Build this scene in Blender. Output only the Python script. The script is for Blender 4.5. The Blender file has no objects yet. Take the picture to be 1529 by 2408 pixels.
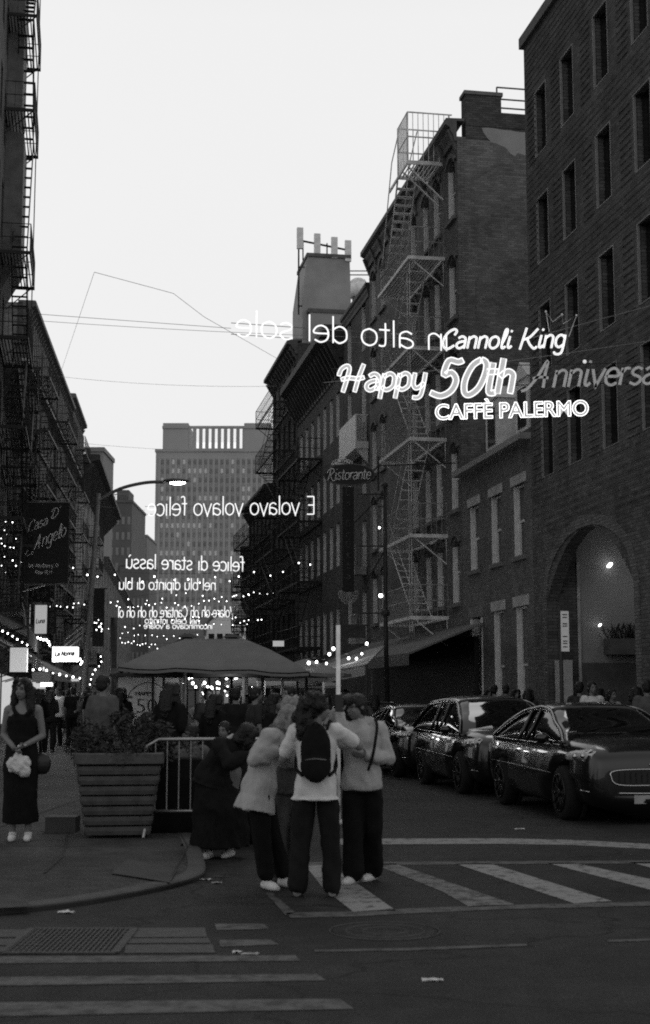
import bpy, bmesh, math, random
from mathutils import Vector, Matrix, noise
R = math.radians
random.seed(7)
SC = bpy.context.scene
COL = SC.collection

# ---------------------------------------------------------------- camera, sky, sun, exposure
cam_d = bpy.data.cameras.new('camera')
cam = bpy.data.objects.new('camera', cam_d)
COL.objects.link(cam)
cam.location = (0, 0, 1.6)
cam.rotation_euler = (R(97.5), 0, 0)
cam_d.sensor_fit = 'VERTICAL'
cam_d.sensor_height = 36
cam_d.sensor_width = 36
cam_d.lens = 49.34
cam_d.clip_start = 0.1
cam_d.clip_end = 3000
cam_d.dof.use_dof = True
cam_d.dof.focus_distance = 34
cam_d.dof.aperture_fstop = 3.2
SC.camera = cam

SUN_EL, SUN_ROT = R(14), R(200)
wd = bpy.data.worlds.new('World')
SC.world = wd
wd.use_nodes = True
nt = wd.node_tree
nt.nodes.clear()
sky = nt.nodes.new('ShaderNodeTexSky')
sky.sky_type = 'NISHITA'
sky.sun_disc = False
sky.sun_elevation = SUN_EL
sky.sun_rotation = SUN_ROT
sky.air_density = 2.0
sky.dust_density = 6.0
bw = nt.nodes.new('ShaderNodeRGBToBW')
nt.links.new(sky.outputs[0], bw.inputs[0])
mixc = nt.nodes.new('ShaderNodeMix')                # an even, high overcast over the clear dusk sky
mixc.data_type = 'FLOAT'
mixc.inputs[0].default_value = 0.96
nt.links.new(bw.outputs[0], mixc.inputs[2])
mixc.inputs[3].default_value = 8.2
tc = nt.nodes.new('ShaderNodeTexCoord')
cn = nt.nodes.new('ShaderNodeTexNoise')
cn.inputs['Scale'].default_value = 2.2
cn.inputs['Detail'].default_value = 4
nt.links.new(tc.outputs['Generated'], cn.inputs['Vector'])
cr = nt.nodes.new('ShaderNodeMapRange')
cr.inputs[3].default_value = 0.965
cr.inputs[4].default_value = 1.03
nt.links.new(cn.outputs[0], cr.inputs[0])
mu = nt.nodes.new('ShaderNodeMath')
mu.operation = 'MULTIPLY'
nt.links.new(mixc.outputs[0], mu.inputs[0])
nt.links.new(cr.outputs[0], mu.inputs[1])
# dusk: the cloud is bright low down over the end of the street, duller overhead and behind
sp = nt.nodes.new('ShaderNodeSeparateXYZ')
nt.links.new(tc.outputs['Generated'], sp.inputs[0])
mz = nt.nodes.new('ShaderNodeMapRange')
mz.inputs[1].default_value, mz.inputs[2].default_value = 0.45, 0.85
mz.inputs[3].default_value, mz.inputs[4].default_value = 1.0, 0.62
nt.links.new(sp.outputs[2], mz.inputs[0])
my = nt.nodes.new('ShaderNodeMapRange')
my.inputs[1].default_value, my.inputs[2].default_value = -0.5, 0.6
my.inputs[3].default_value, my.inputs[4].default_value = 0.72, 1.0
nt.links.new(sp.outputs[1], my.inputs[0])
m2 = nt.nodes.new('ShaderNodeMath')
m2.operation = 'MULTIPLY'
nt.links.new(mz.outputs[0], m2.inputs[0])
nt.links.new(my.outputs[0], m2.inputs[1])
m3 = nt.nodes.new('ShaderNodeMath')
m3.operation = 'MULTIPLY'
nt.links.new(mu.outputs[0], m3.inputs[0])
nt.links.new(m2.outputs[0], m3.inputs[1])
mu = m3
bg = nt.nodes.new('ShaderNodeBackground')
bg.inputs[1].default_value = 0.11
nt.links.new(mu.outputs[0], bg.inputs[0])
wo = nt.nodes.new('ShaderNodeOutputWorld')
nt.links.new(bg.outputs[0], wo.inputs[0])

sun_d = bpy.data.lights.new('sun', 'SUN')
sun_d.energy = 0.35
sun_d.angle = R(25)
sun_d.color = (1, 1, 1)
sun = bpy.data.objects.new('sun', sun_d)
sun.rotation_euler = (R(90) - R(50), 0, R(160))
COL.objects.link(sun)

SC.view_settings.view_transform = 'Standard'
SC.view_settings.look = 'None'
SC.view_settings.exposure = 0
SC.view_settings.gamma = 1
SC.render.engine = 'CYCLES'
cy = SC.cycles
cy.sample_clamp_indirect = 1.5
cy.sample_clamp_direct = 40
cy.max_bounces = 5
cy.diffuse_bounces = 3
cy.glossy_bounces = 3
cy.transparent_max_bounces = 8
cy.filter_width = 1.9
cy.use_denoising = False
cy.caustics_reflective = False
cy.caustics_refractive = False

# ---------------------------------------------------------------- materials (black and white film: greys)
MATS = {}
def mat(name, v, rough=0.8, metal=0.0, amp=0.25, scale=3.0, bump=0.0, emit=0.0, spec=0.4, coat=0.0):
    if name in MATS:
        return MATS[name]
    m = bpy.data.materials.new(name)
    m.use_nodes = True
    n = m.node_tree
    b = n.nodes['Principled BSDF']
    b.inputs['Roughness'].default_value = rough
    b.inputs['Metallic'].default_value = metal
    b.inputs['Specular IOR Level'].default_value = spec
    b.inputs['Coat Weight'].default_value = coat
    b.inputs['Base Color'].default_value = (v, v, v, 1)
    if amp > 0 or bump > 0:
        t = n.nodes.new('ShaderNodeTexCoord')
        a = n.nodes.new('ShaderNodeTexNoise')
        a.inputs['Scale'].default_value = scale
        a.inputs['Detail'].default_value = 6
        a.inputs['Roughness'].default_value = 0.65
        n.links.new(t.outputs['Object'], a.inputs['Vector'])
        r = n.nodes.new('ShaderNodeMapRange')
        r.inputs[1].default_value = 0.3
        r.inputs[2].default_value = 0.7
        r.inputs[3].default_value = v * (1 - amp)
        r.inputs[4].default_value = v * (1 + amp)
        n.links.new(a.outputs[0], r.inputs[0])
        n.links.new(r.outputs[0], b.inputs['Base Color'])
        if bump > 0:
            p = n.nodes.new('ShaderNodeBump')
            p.inputs['Strength'].default_value = bump
            p.inputs['Distance'].default_value = 0.02
            n.links.new(a.outputs[0], p.inputs['Height'])
            n.links.new(p.outputs[0], b.inputs['Normal'])
    if emit > 0:
        b.inputs['Emission Color'].default_value = (1, 1, 1, 1)
        b.inputs['Emission Strength'].default_value = emit
    MATS[name] = m
    return m

def brick(name, v, mortar, bw_=0.22, bh=0.075, amp=0.35, bump=0.5, band=0.0):
    m = bpy.data.materials.new(name)
    m.use_nodes = True
    n = m.node_tree
    b = n.nodes['Principled BSDF']
    b.inputs['Roughness'].default_value = 0.9
    b.inputs['Specular IOR Level'].default_value = 0.2
    t = n.nodes.new('ShaderNodeTexCoord')
    s = n.nodes.new('ShaderNodeSeparateXYZ')
    n.links.new(t.outputs['Object'], s.inputs[0])
    ad = n.nodes.new('ShaderNodeMath')
    n.links.new(s.outputs[0], ad.inputs[0])
    n.links.new(s.outputs[1], ad.inputs[1])
    c = n.nodes.new('ShaderNodeCombineXYZ')
    n.links.new(ad.outputs[0], c.inputs[0])
    n.links.new(s.outputs[2], c.inputs[1])
    k = n.nodes.new('ShaderNodeTexBrick')
    k.inputs['Scale'].default_value = 1
    k.inputs['Brick Width'].default_value = bw_
    k.inputs['Row Height'].default_value = bh
    k.inputs['Mortar Size'].default_value = 0.008
    k.inputs['Color1'].default_value = (v * 0.75,) * 3 + (1,)
    k.inputs['Color2'].default_value = (v * 1.3,) * 3 + (1,)
    k.inputs['Mortar'].default_value = (mortar,) * 3 + (1,)
    n.links.new(c.outputs[0], k.inputs['Vector'])
    a = n.nodes.new('ShaderNodeTexNoise')
    a.inputs['Scale'].default_value = 0.8
    a.inputs['Detail'].default_value = 9
    a.inputs['Roughness'].default_value = 0.7
    n.links.new(t.outputs['Object'], a.inputs['Vector'])
    r = n.nodes.new('ShaderNodeMapRange')
    r.inputs[1].default_value = 0.3
    r.inputs[2].default_value = 0.7
    r.inputs[3].default_value = 1 - amp
    r.inputs[4].default_value = 1 + amp
    n.links.new(a.outputs[0], r.inputs[0])
    mx = n.nodes.new('ShaderNodeMix')
    mx.data_type = 'RGBA'
    mx.blend_type = 'MULTIPLY'
    mx.inputs[0].default_value = 1
    n.links.new(k.outputs[0], mx.inputs[6])
    n.links.new(r.outputs[0], mx.inputs[7])
    n.links.new(mx.outputs[2], b.inputs['Base Color'])
    p = n.nodes.new('ShaderNodeBump')
    p.inputs['Strength'].default_value = bump
    p.inputs['Distance'].default_value = 0.015
    n.links.new(k.outputs[1], p.inputs['Height'])
    p.invert = True
    n.links.new(p.outputs[0], b.inputs['Normal'])
    MATS[name] = m
    return m

def M(name):
    return MATS[name]

# ---------------------------------------------------------------- mesh helpers
class MB:
    def __init__(s):
        s.v, s.f = [], []
    def add(s, vs, fs):
        o = len(s.v)
        s.v += [tuple(x) for x in vs]
        s.f += [tuple(i + o for i in q) for q in fs]
        return s
    def box(s, x0, x1, y0, y1, z0, z1):
        return s.add([(x0, y0, z0), (x1, y0, z0), (x1, y1, z0), (x0, y1, z0), (x0, y0, z1), (x1, y0, z1), (x1, y1, z1), (x0, y1, z1)],
                     [(0, 3, 2, 1), (4, 5, 6, 7), (0, 1, 5, 4), (1, 2, 6, 5), (2, 3, 7, 6), (3, 0, 4, 7)])
    def quad(s, a, b, c, d):
        return s.add([a, b, c, d], [(0, 1, 2, 3)])
    def tube(s, pts, r, n=6, closed=False, caps=True):
        pts = [Vector(p) for p in pts]
        rs = r if isinstance(r, (list, tuple)) else [r] * len(pts)
        rings = []
        up = None
        m = len(pts)
        for i, p in enumerate(pts):
            if closed:
                d = pts[(i + 1) % m] - pts[i - 1]
            else:
                d = pts[min(i + 1, m - 1)] - pts[max(i - 1, 0)]
            if d.length < 1e-9:
                d = Vector((0, 0, 1))
            d.normalize()
            if up is None:
                up = Vector((0, 0, 1)) if abs(d.z) < 0.9 else Vector((0, 1, 0))
            a = d.cross(up)
            if a.length < 1e-4:
                a = d.orthogonal()
            a.normalize()
            b = a.cross(d).normalized()
            up = b
            rings.append([p + (a * math.cos(2 * math.pi * k / n) + b * math.sin(2 * math.pi * k / n)) * rs[i] for k in range(n)])
        vs = [q for g in rings for q in g]
        fs = []
        for i in range(m if closed else m - 1):
            j = (i + 1) % m
            for k in range(n):
                l = (k + 1) % n
                fs.append((i * n + k, i * n + l, j * n + l, j * n + k))
        if caps and not closed:
            fs.append(tuple(range(n - 1, -1, -1)))
            fs.append(tuple((m - 1) * n + k for k in range(n)))
        return s.add(vs, fs)
    def loft(s, rings, cap=True, closed=False):
        n = len(rings[0])
        vs = [q for g in rings for q in g]
        fs = []
        m = len(rings)
        for i in range(m if closed else m - 1):
            j = (i + 1) % m
            for k in range(n):
                l = (k + 1) % n
                fs.append((i * n + k, i * n + l, j * n + l, j * n + k))
        if cap and not closed:
            fs.append(tuple(range(n - 1, -1, -1)))
            fs.append(tuple((m - 1) * n + k for k in range(n)))
        return s.add(vs, fs)
    def ball(s, c, rx, ry=None, rz=None, n=10, m=7, rot=None):
        ry = rx if ry is None else ry
        rz = rx if rz is None else rz
        c = Vector(c)
        rings = []
        for i in range(1, m):
            t = math.pi * i / m
            g = []
            for k in range(n):
                a = 2 * math.pi * k / n
                q = Vector((rx * math.sin(t) * math.cos(a), ry * math.sin(t) * math.sin(a), -rz * math.cos(t)))
                if rot is not None:
                    q = rot @ q
                g.append(c + q)
            rings.append(g)
        return s.loft(rings)
    def prism(s, poly, z0, z1):
        n = len(poly)
        vs = [(p[0], p[1], z0) for p in poly] + [(p[0], p[1], z1) for p in poly]
        fs = [tuple(range(n - 1, -1, -1)), tuple(range(n, 2 * n))]
        fs += [(i, (i + 1) % n, n + (i + 1) % n, n + i) for i in range(n)]
        return s.add(vs, fs)
    def mesh(s, name, m=None, smooth=False, bevel=0):
        me = bpy.data.meshes.new(name)
        me.from_pydata(s.v, [], s.f)
        bm = bmesh.new()
        bm.from_mesh(me)
        bmesh.ops.recalc_face_normals(bm, faces=bm.faces)
        bm.to_mesh(me)
        bm.free()
        if m is not None:
            me.materials.append(M(m) if isinstance(m, str) else m)
        if smooth:
            for p in me.polygons:
                p.use_smooth = True
        return me
    def build(s, name, m, parent=None, smooth=False, **tags):
        return link(name, s.mesh(name, m, smooth), parent, **tags)

def link(name, me, parent=None, loc=None, rz=None, **tags):
    o = bpy.data.objects.new(name, me)
    COL.objects.link(o)
    if parent is not None:
        o.parent = parent
    if loc is not None:
        o.location = loc
    if rz is not None:
        o.rotation_euler = (0, 0, rz)
    for k, v in tags.items():
        if v is not None:
            o[k] = v
    return o

def thing(name, label, category, loc=(0, 0, 0), rz=0.0, group=None):
    return link(name, None, None, loc, rz, label=label, category=category, group=group)

def struct(o):
    o['kind'] = 'structure'
    return o

def copy_tree(o, parent=None, label=None, group=None, loc=None, rz=None):
    c = o.copy()
    COL.objects.link(c)
    if parent is not None:
        c.parent = parent
    if label:
        c['label'] = label
    if group:
        c['group'] = group
    if loc is not None:
        c.location = loc
    if rz is not None:
        c.rotation_euler = (0, 0, rz)
    for ch in list(o.children):
        copy_tree(ch, c)
    return c

def spline(pts, k=4, closed=False):
    P = [Vector(p) for p in pts]
    n = len(P)
    out = []
    for i in range(n if closed else n - 1):
        a = P[i - 1] if (i > 0 or closed) else P[0]
        b, c = P[i], P[(i + 1) % n]
        d = P[(i + 2) % n] if (closed or i + 2 < n) else P[-1]
        for j in range(k):
            t = j / k
            out.append(0.5 * ((2 * b) + (c - a) * t + (2 * a - 5 * b + 4 * c - d) * t * t + (3 * b - a - 3 * c + d) * t ** 3))
    if not closed:
        out.append(P[-1])
    return out

# camera geometry, used once to measure real positions of things in the street
TH, FF = R(7.5), 3300.0
def _ray(u, v):
    xc, yc = (u - 764.5) / FF, -(v - 1204) / FF
    return xc, math.cos(TH) - yc * math.sin(TH), math.sin(TH) + yc * math.cos(TH)
def at(u, v, Y):
    X, y, Z = _ray(u, v)
    t = Y / y
    return Vector((X * t, Y, 1.6 + Z * t))
def gp(u, v, z=0.0):
    X, y, Z = _ray(u, v)
    t = (z - 1.6) / Z
    return Vector((X * t, y * t, z))

def remesh(mb, name, voxel, smooth_it=4, disp=0.0, dscale=6.0, dfine=0.0, m=None, decim=0):
    """joined overlapping shapes -> one continuous skin"""
    me = mb.mesh(name)
    o = bpy.data.objects.new('tmp', me)
    COL.objects.link(o)
    md = o.modifiers.new('r', 'REMESH')
    md.mode = 'VOXEL'
    md.voxel_size = voxel
    md.use_smooth_shade = True
    if smooth_it:
        sm = o.modifiers.new('s', 'SMOOTH')
        sm.factor = 0.5
        sm.iterations = smooth_it
    if decim:
        dc = o.modifiers.new('d', 'DECIMATE')
        dc.ratio = decim
    dg = bpy.context.evaluated_depsgraph_get()
    dg.update()
    out = bpy.data.meshes.new_from_object(o.evaluated_get(dg))
    bpy.data.objects.remove(o)
    bpy.data.meshes.remove(me)
    out.name = name
    if disp > 0:
        nn = [v.normal.copy() for v in out.vertices]
        for v, q in zip(out.vertices, nn):
            c = v.co
            w = 0.5 - 1.6 * abs(noise.noise(Vector((c.x * dscale, c.y * dscale, c.z * dscale * 0.75 + c.x * 3 + 3.1))))
            w2 = noise.noise(c * dscale * 3.1) if dfine else 0
            v.co = c + q * (disp * w + dfine * w2)
    out.materials.clear()
    if m:
        out.materials.append(M(m) if isinstance(m, str) else m)
    for p in out.polygons:
        p.use_smooth = True
    return out
# ---------------------------------------------------------------- material library
brick('brick_dark', 0.115, 0.06, 0.24, 0.085, 0.42, 0.5)
brick('brick_side', 0.17, 0.13, 0.22, 0.075, 0.40, 0.5)
brick('brick_red', 0.155, 0.075, 0.22, 0.075, 0.35, 0.5)
brick('brick_mid', 0.085, 0.05, 0.22, 0.075, 0.35, 0.5)
brick('brick_row', 0.13, 0.18, 0.22, 0.075, 0.3, 0.5)
brick('brick_pale', 0.20, 0.17, 0.22, 0.075, 0.25, 0.4)
brick('brick_black', 0.07, 0.05, 0.22, 0.075, 0.4, 0.5)
mat('stucco', 0.33, 0.9, amp=0.22, scale=0.5, bump=0.2)
mat('stucco_dim', 0.16, 0.9, amp=0.3, scale=0.7, bump=0.2)
mat('tower_stone', 0.37, 0.9, amp=0.12, scale=0.05)
mat('tower_glass', 0.23, 0.5, amp=0.5, scale=0.35)
mat('stone', 0.45, 0.85, amp=0.25, scale=4, bump=0.2)
mat('stone_dim', 0.16, 0.85, amp=0.25, scale=4, bump=0.2)
mat('cornice_dark', 0.055, 0.7, amp=0.4, scale=2, bump=0.3)
mat('cornice_mid', 0.11, 0.75, amp=0.35, scale=2, bump=0.3)
mat('frame_pale', 0.75, 0.5, amp=0.2, scale=5)
mat('frame_grey', 0.26, 0.5, amp=0.2, scale=5)
mat('frame_dark', 0.03, 0.5, amp=0.2, scale=5)
mat('glass', 0.012, 0.12, amp=0.4, scale=0.6, spec=0.5)
mat('glass_curtain', 0.09, 0.35, amp=0.5, scale=2.0, spec=0.5)
mat('iron', 0.025, 0.55, amp=0.3, scale=6, spec=0.3)
mat('iron_grey', 0.15, 0.55, amp=0.35, scale=6, spec=0.4)
mat('iron_mid', 0.34, 0.55, amp=0.35, scale=6, spec=0.4)
mat('iron_light', 0.78, 0.5, amp=0.35, scale=3, spec=0.4)
mat('iron_pale', 0.36, 0.5, amp=0.25, scale=6, spec=0.4)
mat('wire_grey', 0.30, 0.6, amp=0)
mat('steel', 0.30, 0.35, metal=0.8, amp=0.2, scale=9)
mat('roof_dark', 0.05, 0.9, amp=0.3, scale=1)
mat('slate', 0.10, 0.8, amp=0.3, scale=5, bump=0.3)
def asphalt_mat(name, v, crack=True, agg=55):
    m = bpy.data.materials.new(name)
    m.use_nodes = True
    n = m.node_tree
    b = n.nodes['Principled BSDF']
    b.inputs['Roughness'].default_value = 0.82
    b.inputs['Specular IOR Level'].default_value = 0.25
    t = n.nodes.new('ShaderNodeTexCoord')
    def noi(sc, det, lo, hi, a, c):
        k = n.nodes.new('ShaderNodeTexNoise')
        k.inputs['Scale'].default_value = sc
        k.inputs['Detail'].default_value = det
        k.inputs['Roughness'].default_value = .6
        n.links.new(t.outputs['Object'], k.inputs['Vector'])
        r = n.nodes.new('ShaderNodeMapRange')
        r.inputs[1].default_value, r.inputs[2].default_value, r.inputs[3].default_value, r.inputs[4].default_value = lo, hi, a, c
        n.links.new(k.outputs[0], r.inputs[0])
        return r.outputs[0], k.outputs[0]
    def mul(a, c):
        q = n.nodes.new('ShaderNodeMath')
        q.operation = 'MULTIPLY'
        n.links.new(a, q.inputs[0])
        if isinstance(c, float):
            q.inputs[1].default_value = c
        else:
            n.links.new(c, q.inputs[1])
        return q.outputs[0]
    fine, fr_ = noi(agg, 3, .35, .7, .45, 1.7)
    big, _ = noi(.55, 5, .35, .65, .65, 1.35)
    mid, _ = noi(4.5, 7, .35, .65, .75, 1.3)
    o = mul(mul(mul(fine, big), mid), v)
    if crack:
        dn = n.nodes.new('ShaderNodeTexNoise')
        dn.inputs['Scale'].default_value = 2.5
        n.links.new(t.outputs['Object'], dn.inputs['Vector'])
        ad = n.nodes.new('ShaderNodeMixRGB')
        ad.inputs[0].default_value = .35
        n.links.new(t.outputs['Object'], ad.inputs[1])
        n.links.new(dn.outputs[1], ad.inputs[2])
        vo = n.nodes.new('ShaderNodeTexVoronoi')
        vo.feature = 'DISTANCE_TO_EDGE'
        vo.inputs['Scale'].default_value = .55
        n.links.new(ad.outputs[0], vo.inputs['Vector'])
        r = n.nodes.new('ShaderNodeMapRange')
        r.inputs[1].default_value, r.inputs[2].default_value, r.inputs[3].default_value, r.inputs[4].default_value = .002, .010, .35, 1.0
        n.links.new(vo.outputs[0], r.inputs[0])
        o = mul(o, r.outputs[0])
    n.links.new(o, b.inputs['Base Color'])
    p = n.nodes.new('ShaderNodeBump')
    p.inputs['Strength'].default_value = .6
    p.inputs['Distance'].default_value = .01
    n.links.new(fr_, p.inputs['Height'])
    n.links.new(p.outputs[0], b.inputs['Normal'])
    MATS[name] = m
asphalt_mat('asphalt', 0.019)
asphalt_mat('sidewalk', 0.042, False, 80)
mat('kerb', 0.062, 0.8, amp=0.3, scale=4, bump=0.3)
mat('joint', 0.02, 0.9, amp=0.2, scale=5)
mat('plate', 0.05, 0.75, amp=0.35, scale=12, bump=0.5)
mat('grate', 0.018, 0.6, amp=0.3, scale=9)
mat('litter', 0.55, 0.7, amp=0.1, scale=20)
mat('canvas', 0.135, 0.9, amp=0.14, scale=2.5, bump=0.15)
mat('canvas_dark', 0.05, 0.9, amp=0.2, scale=2.5)
mat('canvas_pale', 0.30, 0.9, amp=0.12, scale=2.5)
mat('canvas_mid', 0.16, 0.9, amp=0.2, scale=2.5)
mat('wood', 0.075, 0.75, amp=0.35, scale=7, bump=0.3)
mat('banner', 0.75, 0.8, amp=0.12, scale=2)
mat('sign_black', 0.012, 0.6, amp=0.3, scale=3)
mat('paint_grey', 0.30, 0.6, amp=0.2, scale=8)
mat('letter_dim', 0.8, 0.6, amp=0.2, scale=8)
mat('skin', 0.155, 0.55, amp=0.10, scale=9, spec=0.35)
mat('skin_dark', 0.11, 0.55, amp=0.10, scale=9, spec=0.35)
mat('hair_dark', 0.007, 0.45, amp=0.5, scale=40, bump=0.9, spec=0.35)
mat('hair_grey', 0.17, 0.6, amp=0.5, scale=30, bump=0.8)
mat('cloth_black', 0.007, 0.9, amp=0.3, scale=12, spec=0.15)
mat('cloth_navy', 0.011, 0.9, amp=0.3, scale=9, spec=0.15)
mat('cloth_dark', 0.030, 0.9, amp=0.3, scale=9, bump=0.2, spec=0.15)
mat('cloth_mid', 0.085, 0.9, amp=0.25, scale=9, bump=0.2, spec=0.15)
mat('cloth_grey', 0.19, 0.9, amp=0.2, scale=9, bump=0.2, spec=0.15)
mat('cloth_light', 0.36, 0.9, amp=0.16, scale=9, bump=0.2, spec=0.15)
mat('cloth_white', 0.60, 0.9, amp=0.14, scale=9, bump=0.2, spec=0.15)
mat('leather', 0.015, 0.4, amp=0.3, scale=12)
mat('eye', 0.02, 0.2, amp=0)
mat('lip', 0.09, 0.5, amp=0)
mat('bag_white', 0.55, 0.6, amp=0.12, scale=6, bump=0.3)
mat('leaf', 0.06, 0.7, amp=0.6, scale=8)
mat('leaf_dark', 0.03, 0.75, amp=0.6, scale=8)
mat('car_black', 0.004, 0.25, amp=0, spec=0.4, coat=0.7)
mat('car_glass', 0.003, 0.06, amp=0, spec=0.6)
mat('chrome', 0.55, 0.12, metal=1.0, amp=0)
mat('tyre', 0.007, 0.9, amp=0.2, scale=20)
mat('rim', 0.03, 0.4, metal=0.8, amp=0)
mat('headlamp', 0.5, 0.2, amp=0.3, scale=25, spec=0.8)
mat('paper', 0.55, 0.7, amp=0.05, scale=9)
mat('bulb', 0.8, 0.3, amp=0, emit=5.0)
mat('bulb_big', 0.8, 0.3, amp=0, emit=8.0)
mat('lamp_on', 0.8, 0.3, amp=0, emit=25.0)
mat('lamp_small', 0.8, 0.3, amp=0, emit=4.0)
mat('neon', 0.8, 0.3, amp=0, emit=1.0)
mat('neon_soft', 0.6, 0.3, amp=0, emit=0.55)
mat('neon_hot', 0.8, 0.3, amp=0, emit=1.1)
mat('face_lit', 0.5, 0.5, amp=0, emit=0.27)
mat('face_dim', 0.3, 0.5, amp=0.1, scale=9, emit=0.07)
mat('lightbox', 0.8, 0.5, amp=0.15, scale=9, emit=1.6)
mat('lightbox_soft', 0.6, 0.5, amp=0.15, scale=9, emit=0.32)
mat('shop_glow', 0.6, 0.5, amp=0.5, scale=2.5, emit=0.55)
mat('lobby', 0.30, 0.8, amp=0.15, scale=0.7, emit=0)
mat('tower_glow', 0.8, 0.6, amp=0, emit=0.9)
mat('marking_text', 0.02, 0.7, amp=0)

def worn(name, v, lo, hi, scale):
    """road paint worn through to the asphalt in patches"""
    m = bpy.data.materials.new(name)
    m.use_nodes = True
    n = m.node_tree
    b = n.nodes['Principled BSDF']
    b.inputs['Roughness'].default_value = 0.8
    t = n.nodes.new('ShaderNodeTexCoord')
    a = n.nodes.new('ShaderNodeTexNoise')
    a.inputs['Scale'].default_value = scale
    a.inputs['Detail'].default_value = 10
    a.inputs['Roughness'].default_value = 0.75
    n.links.new(t.outputs['Object'], a.inputs['Vector'])
    r = n.nodes.new('ShaderNodeMapRange')
    r.inputs[1].default_value = lo
    r.inputs[2].default_value = hi
    r.inputs[3].default_value = 0.022
    r.inputs[4].default_value = v
    n.links.new(a.outputs[0], r.inputs[0])
    n.links.new(r.outputs[0], b.inputs['Base Color'])
    MATS[name] = m
worn('paint', 0.22, 0.39, 0.49, 8)
worn('paint_worn', 0.15, 0.42, 0.55, 6)
worn('paint_faint', 0.085, 0.41, 0.56, 7)

# ---------------------------------------------------------------- setting: ground, road, pavements, paint
struct(MB().quad((-900, -60, -0.02), (900, -60, -0.02), (900, 1500, -0.02), (-900, 1500, -0.02)).build('ground', 'asphalt'))
struct(MB().box(-60, 60, -40, 420, -0.015, 0.0).build('road', 'asphalt'))

KERB = [(-2.10, 18.9), (-1.73, 17.1), (-1.46, 15.67), (-1.24, 14.25), (-1.10, 13.2), (-1.13, 12.57), (-1.37, 11.95), (-1.70, 11.4), (-2.0, 11.02), (-2.6, 10.6), (-4.0, 10.2), (-9, 9.6), (-30, 8.0)]
KERB = [(p.x, p.y) for p in spline([(a, b, 0) for a, b in KERB], 4)]
far_l = [(-2.10 - 0.174 * (70 - 18.9), 70.0), (-9.6, 90), (-13.2, 125), (-24, 240)]
def inset(pts, d):
    out = []
    for i, p in enumerate(pts):
        a, b = Vector(pts[max(i - 1, 0)]), Vector(pts[min(i + 1, len(pts) - 1)])
        t = (b - a).normalized()
        out.append((p[0] + t.y * d, p[1] - t.x * d))
    return out
edge = far_l[::-1] + KERB
ins = inset(edge, 0.16)
YR = 14.3                      # below this line the pavement ramps down to the dropped kerb at the corner
def hz(y):
    return .13 if y > YR else max(.05, .13 - .08 * min(1, (YR - y) / 1.2))
def kerb_y(x):
    best = None
    for (x0, y0), (x1, y1) in zip(KERB, KERB[1:]):
        if min(x0, x1) <= x <= max(x0, x1) and y0 < 13.2:
            yy = y0 + (y1 - y0) * (x - x0) / (x1 - x0 + 1e-9)
            best = yy if best is None else min(best, yy)
    return best if best is not None else 12.9
def side_z(x, y):
    if y >= YR:
        return .13
    ky = kerb_y(x)
    f = max(0, min(1, (y - ky) / (YR - ky)))
    return .05 + .08 * f
up_ = [p for p in ins if p[1] >= YR]
lo_ = [p for p in ins if p[1] < YR]
poly = up_ + [(up_[-1][0] + .0, YR), (-30, YR), (-30, 240)]
struct(MB().prism(poly[::-1], 0.0, 0.13).build('sidewalk', 'sidewalk'))
rp_ = MB()
seq = [(up_[-1][0], YR - .001)] + lo_
for a, b in zip(seq, seq[1:]):
    ax, bx = min(a[0], seq[0][0] - .01), min(b[0], seq[0][0] - .01)
    n_ = 6
    for i in range(n_):
        f0, f1 = i / n_, (i + 1) / n_
        def q_(p, px_, f):
            return (p[0] + (px_ - p[0]) * f, p[1] + (YR - p[1]) * f, hz(p[1]) + (.13 - hz(p[1])) * f)
        rp_.quad(q_(a, ax, f0), q_(b, bx, f0), q_(b, bx, f1), q_(a, ax, f1))
struct(rp_.build('sidewalk', 'sidewalk'))
kb = MB()
kr = []
for a, b in zip(edge, ins):
    hk = hz(a[1])
    kr.append([(a[0], a[1], 0), (a[0] - 0.0, a[1], hk - .008), (a[0] * 0.85 + b[0] * 0.15, a[1] * 0.85 + b[1] * 0.15, hk + 0.004), (b[0], b[1], hk + 0.004), (b[0], b[1], 0)])
kb.loft(kr)
struct(kb.build('kerb', 'kerb'))
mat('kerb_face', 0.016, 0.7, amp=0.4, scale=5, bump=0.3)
kf = MB()
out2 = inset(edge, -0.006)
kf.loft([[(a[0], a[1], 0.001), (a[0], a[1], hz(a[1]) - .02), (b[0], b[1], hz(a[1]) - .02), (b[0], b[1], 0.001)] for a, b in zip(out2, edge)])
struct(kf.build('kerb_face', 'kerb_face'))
def rx(y):
    return 4.55 - 0.174 * (y - 20)
rk = [(rx(12) + 2.5, 12.5), (rx(15.5) + 0.8, 14.5), (rx(18), 18), (rx(60), 60), (rx(100), 100), (-14.5, 150), (-22, 240)]
struct(MB().prism([(a + 0.15, b) for a, b in rk] + [(40, 240), (40, 12.5)], 0, 0.13).build('sidewalk', 'sidewalk'))
kr = [[(a, b, 0), (a, b, 0.125), (a + 0.03, b, 0.134), (a + 0.15, b, 0.134), (a + 0.15, b, 0)] for a, b in rk]
struct(MB().loft(kr).build('kerb', 'kerb'))
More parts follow.
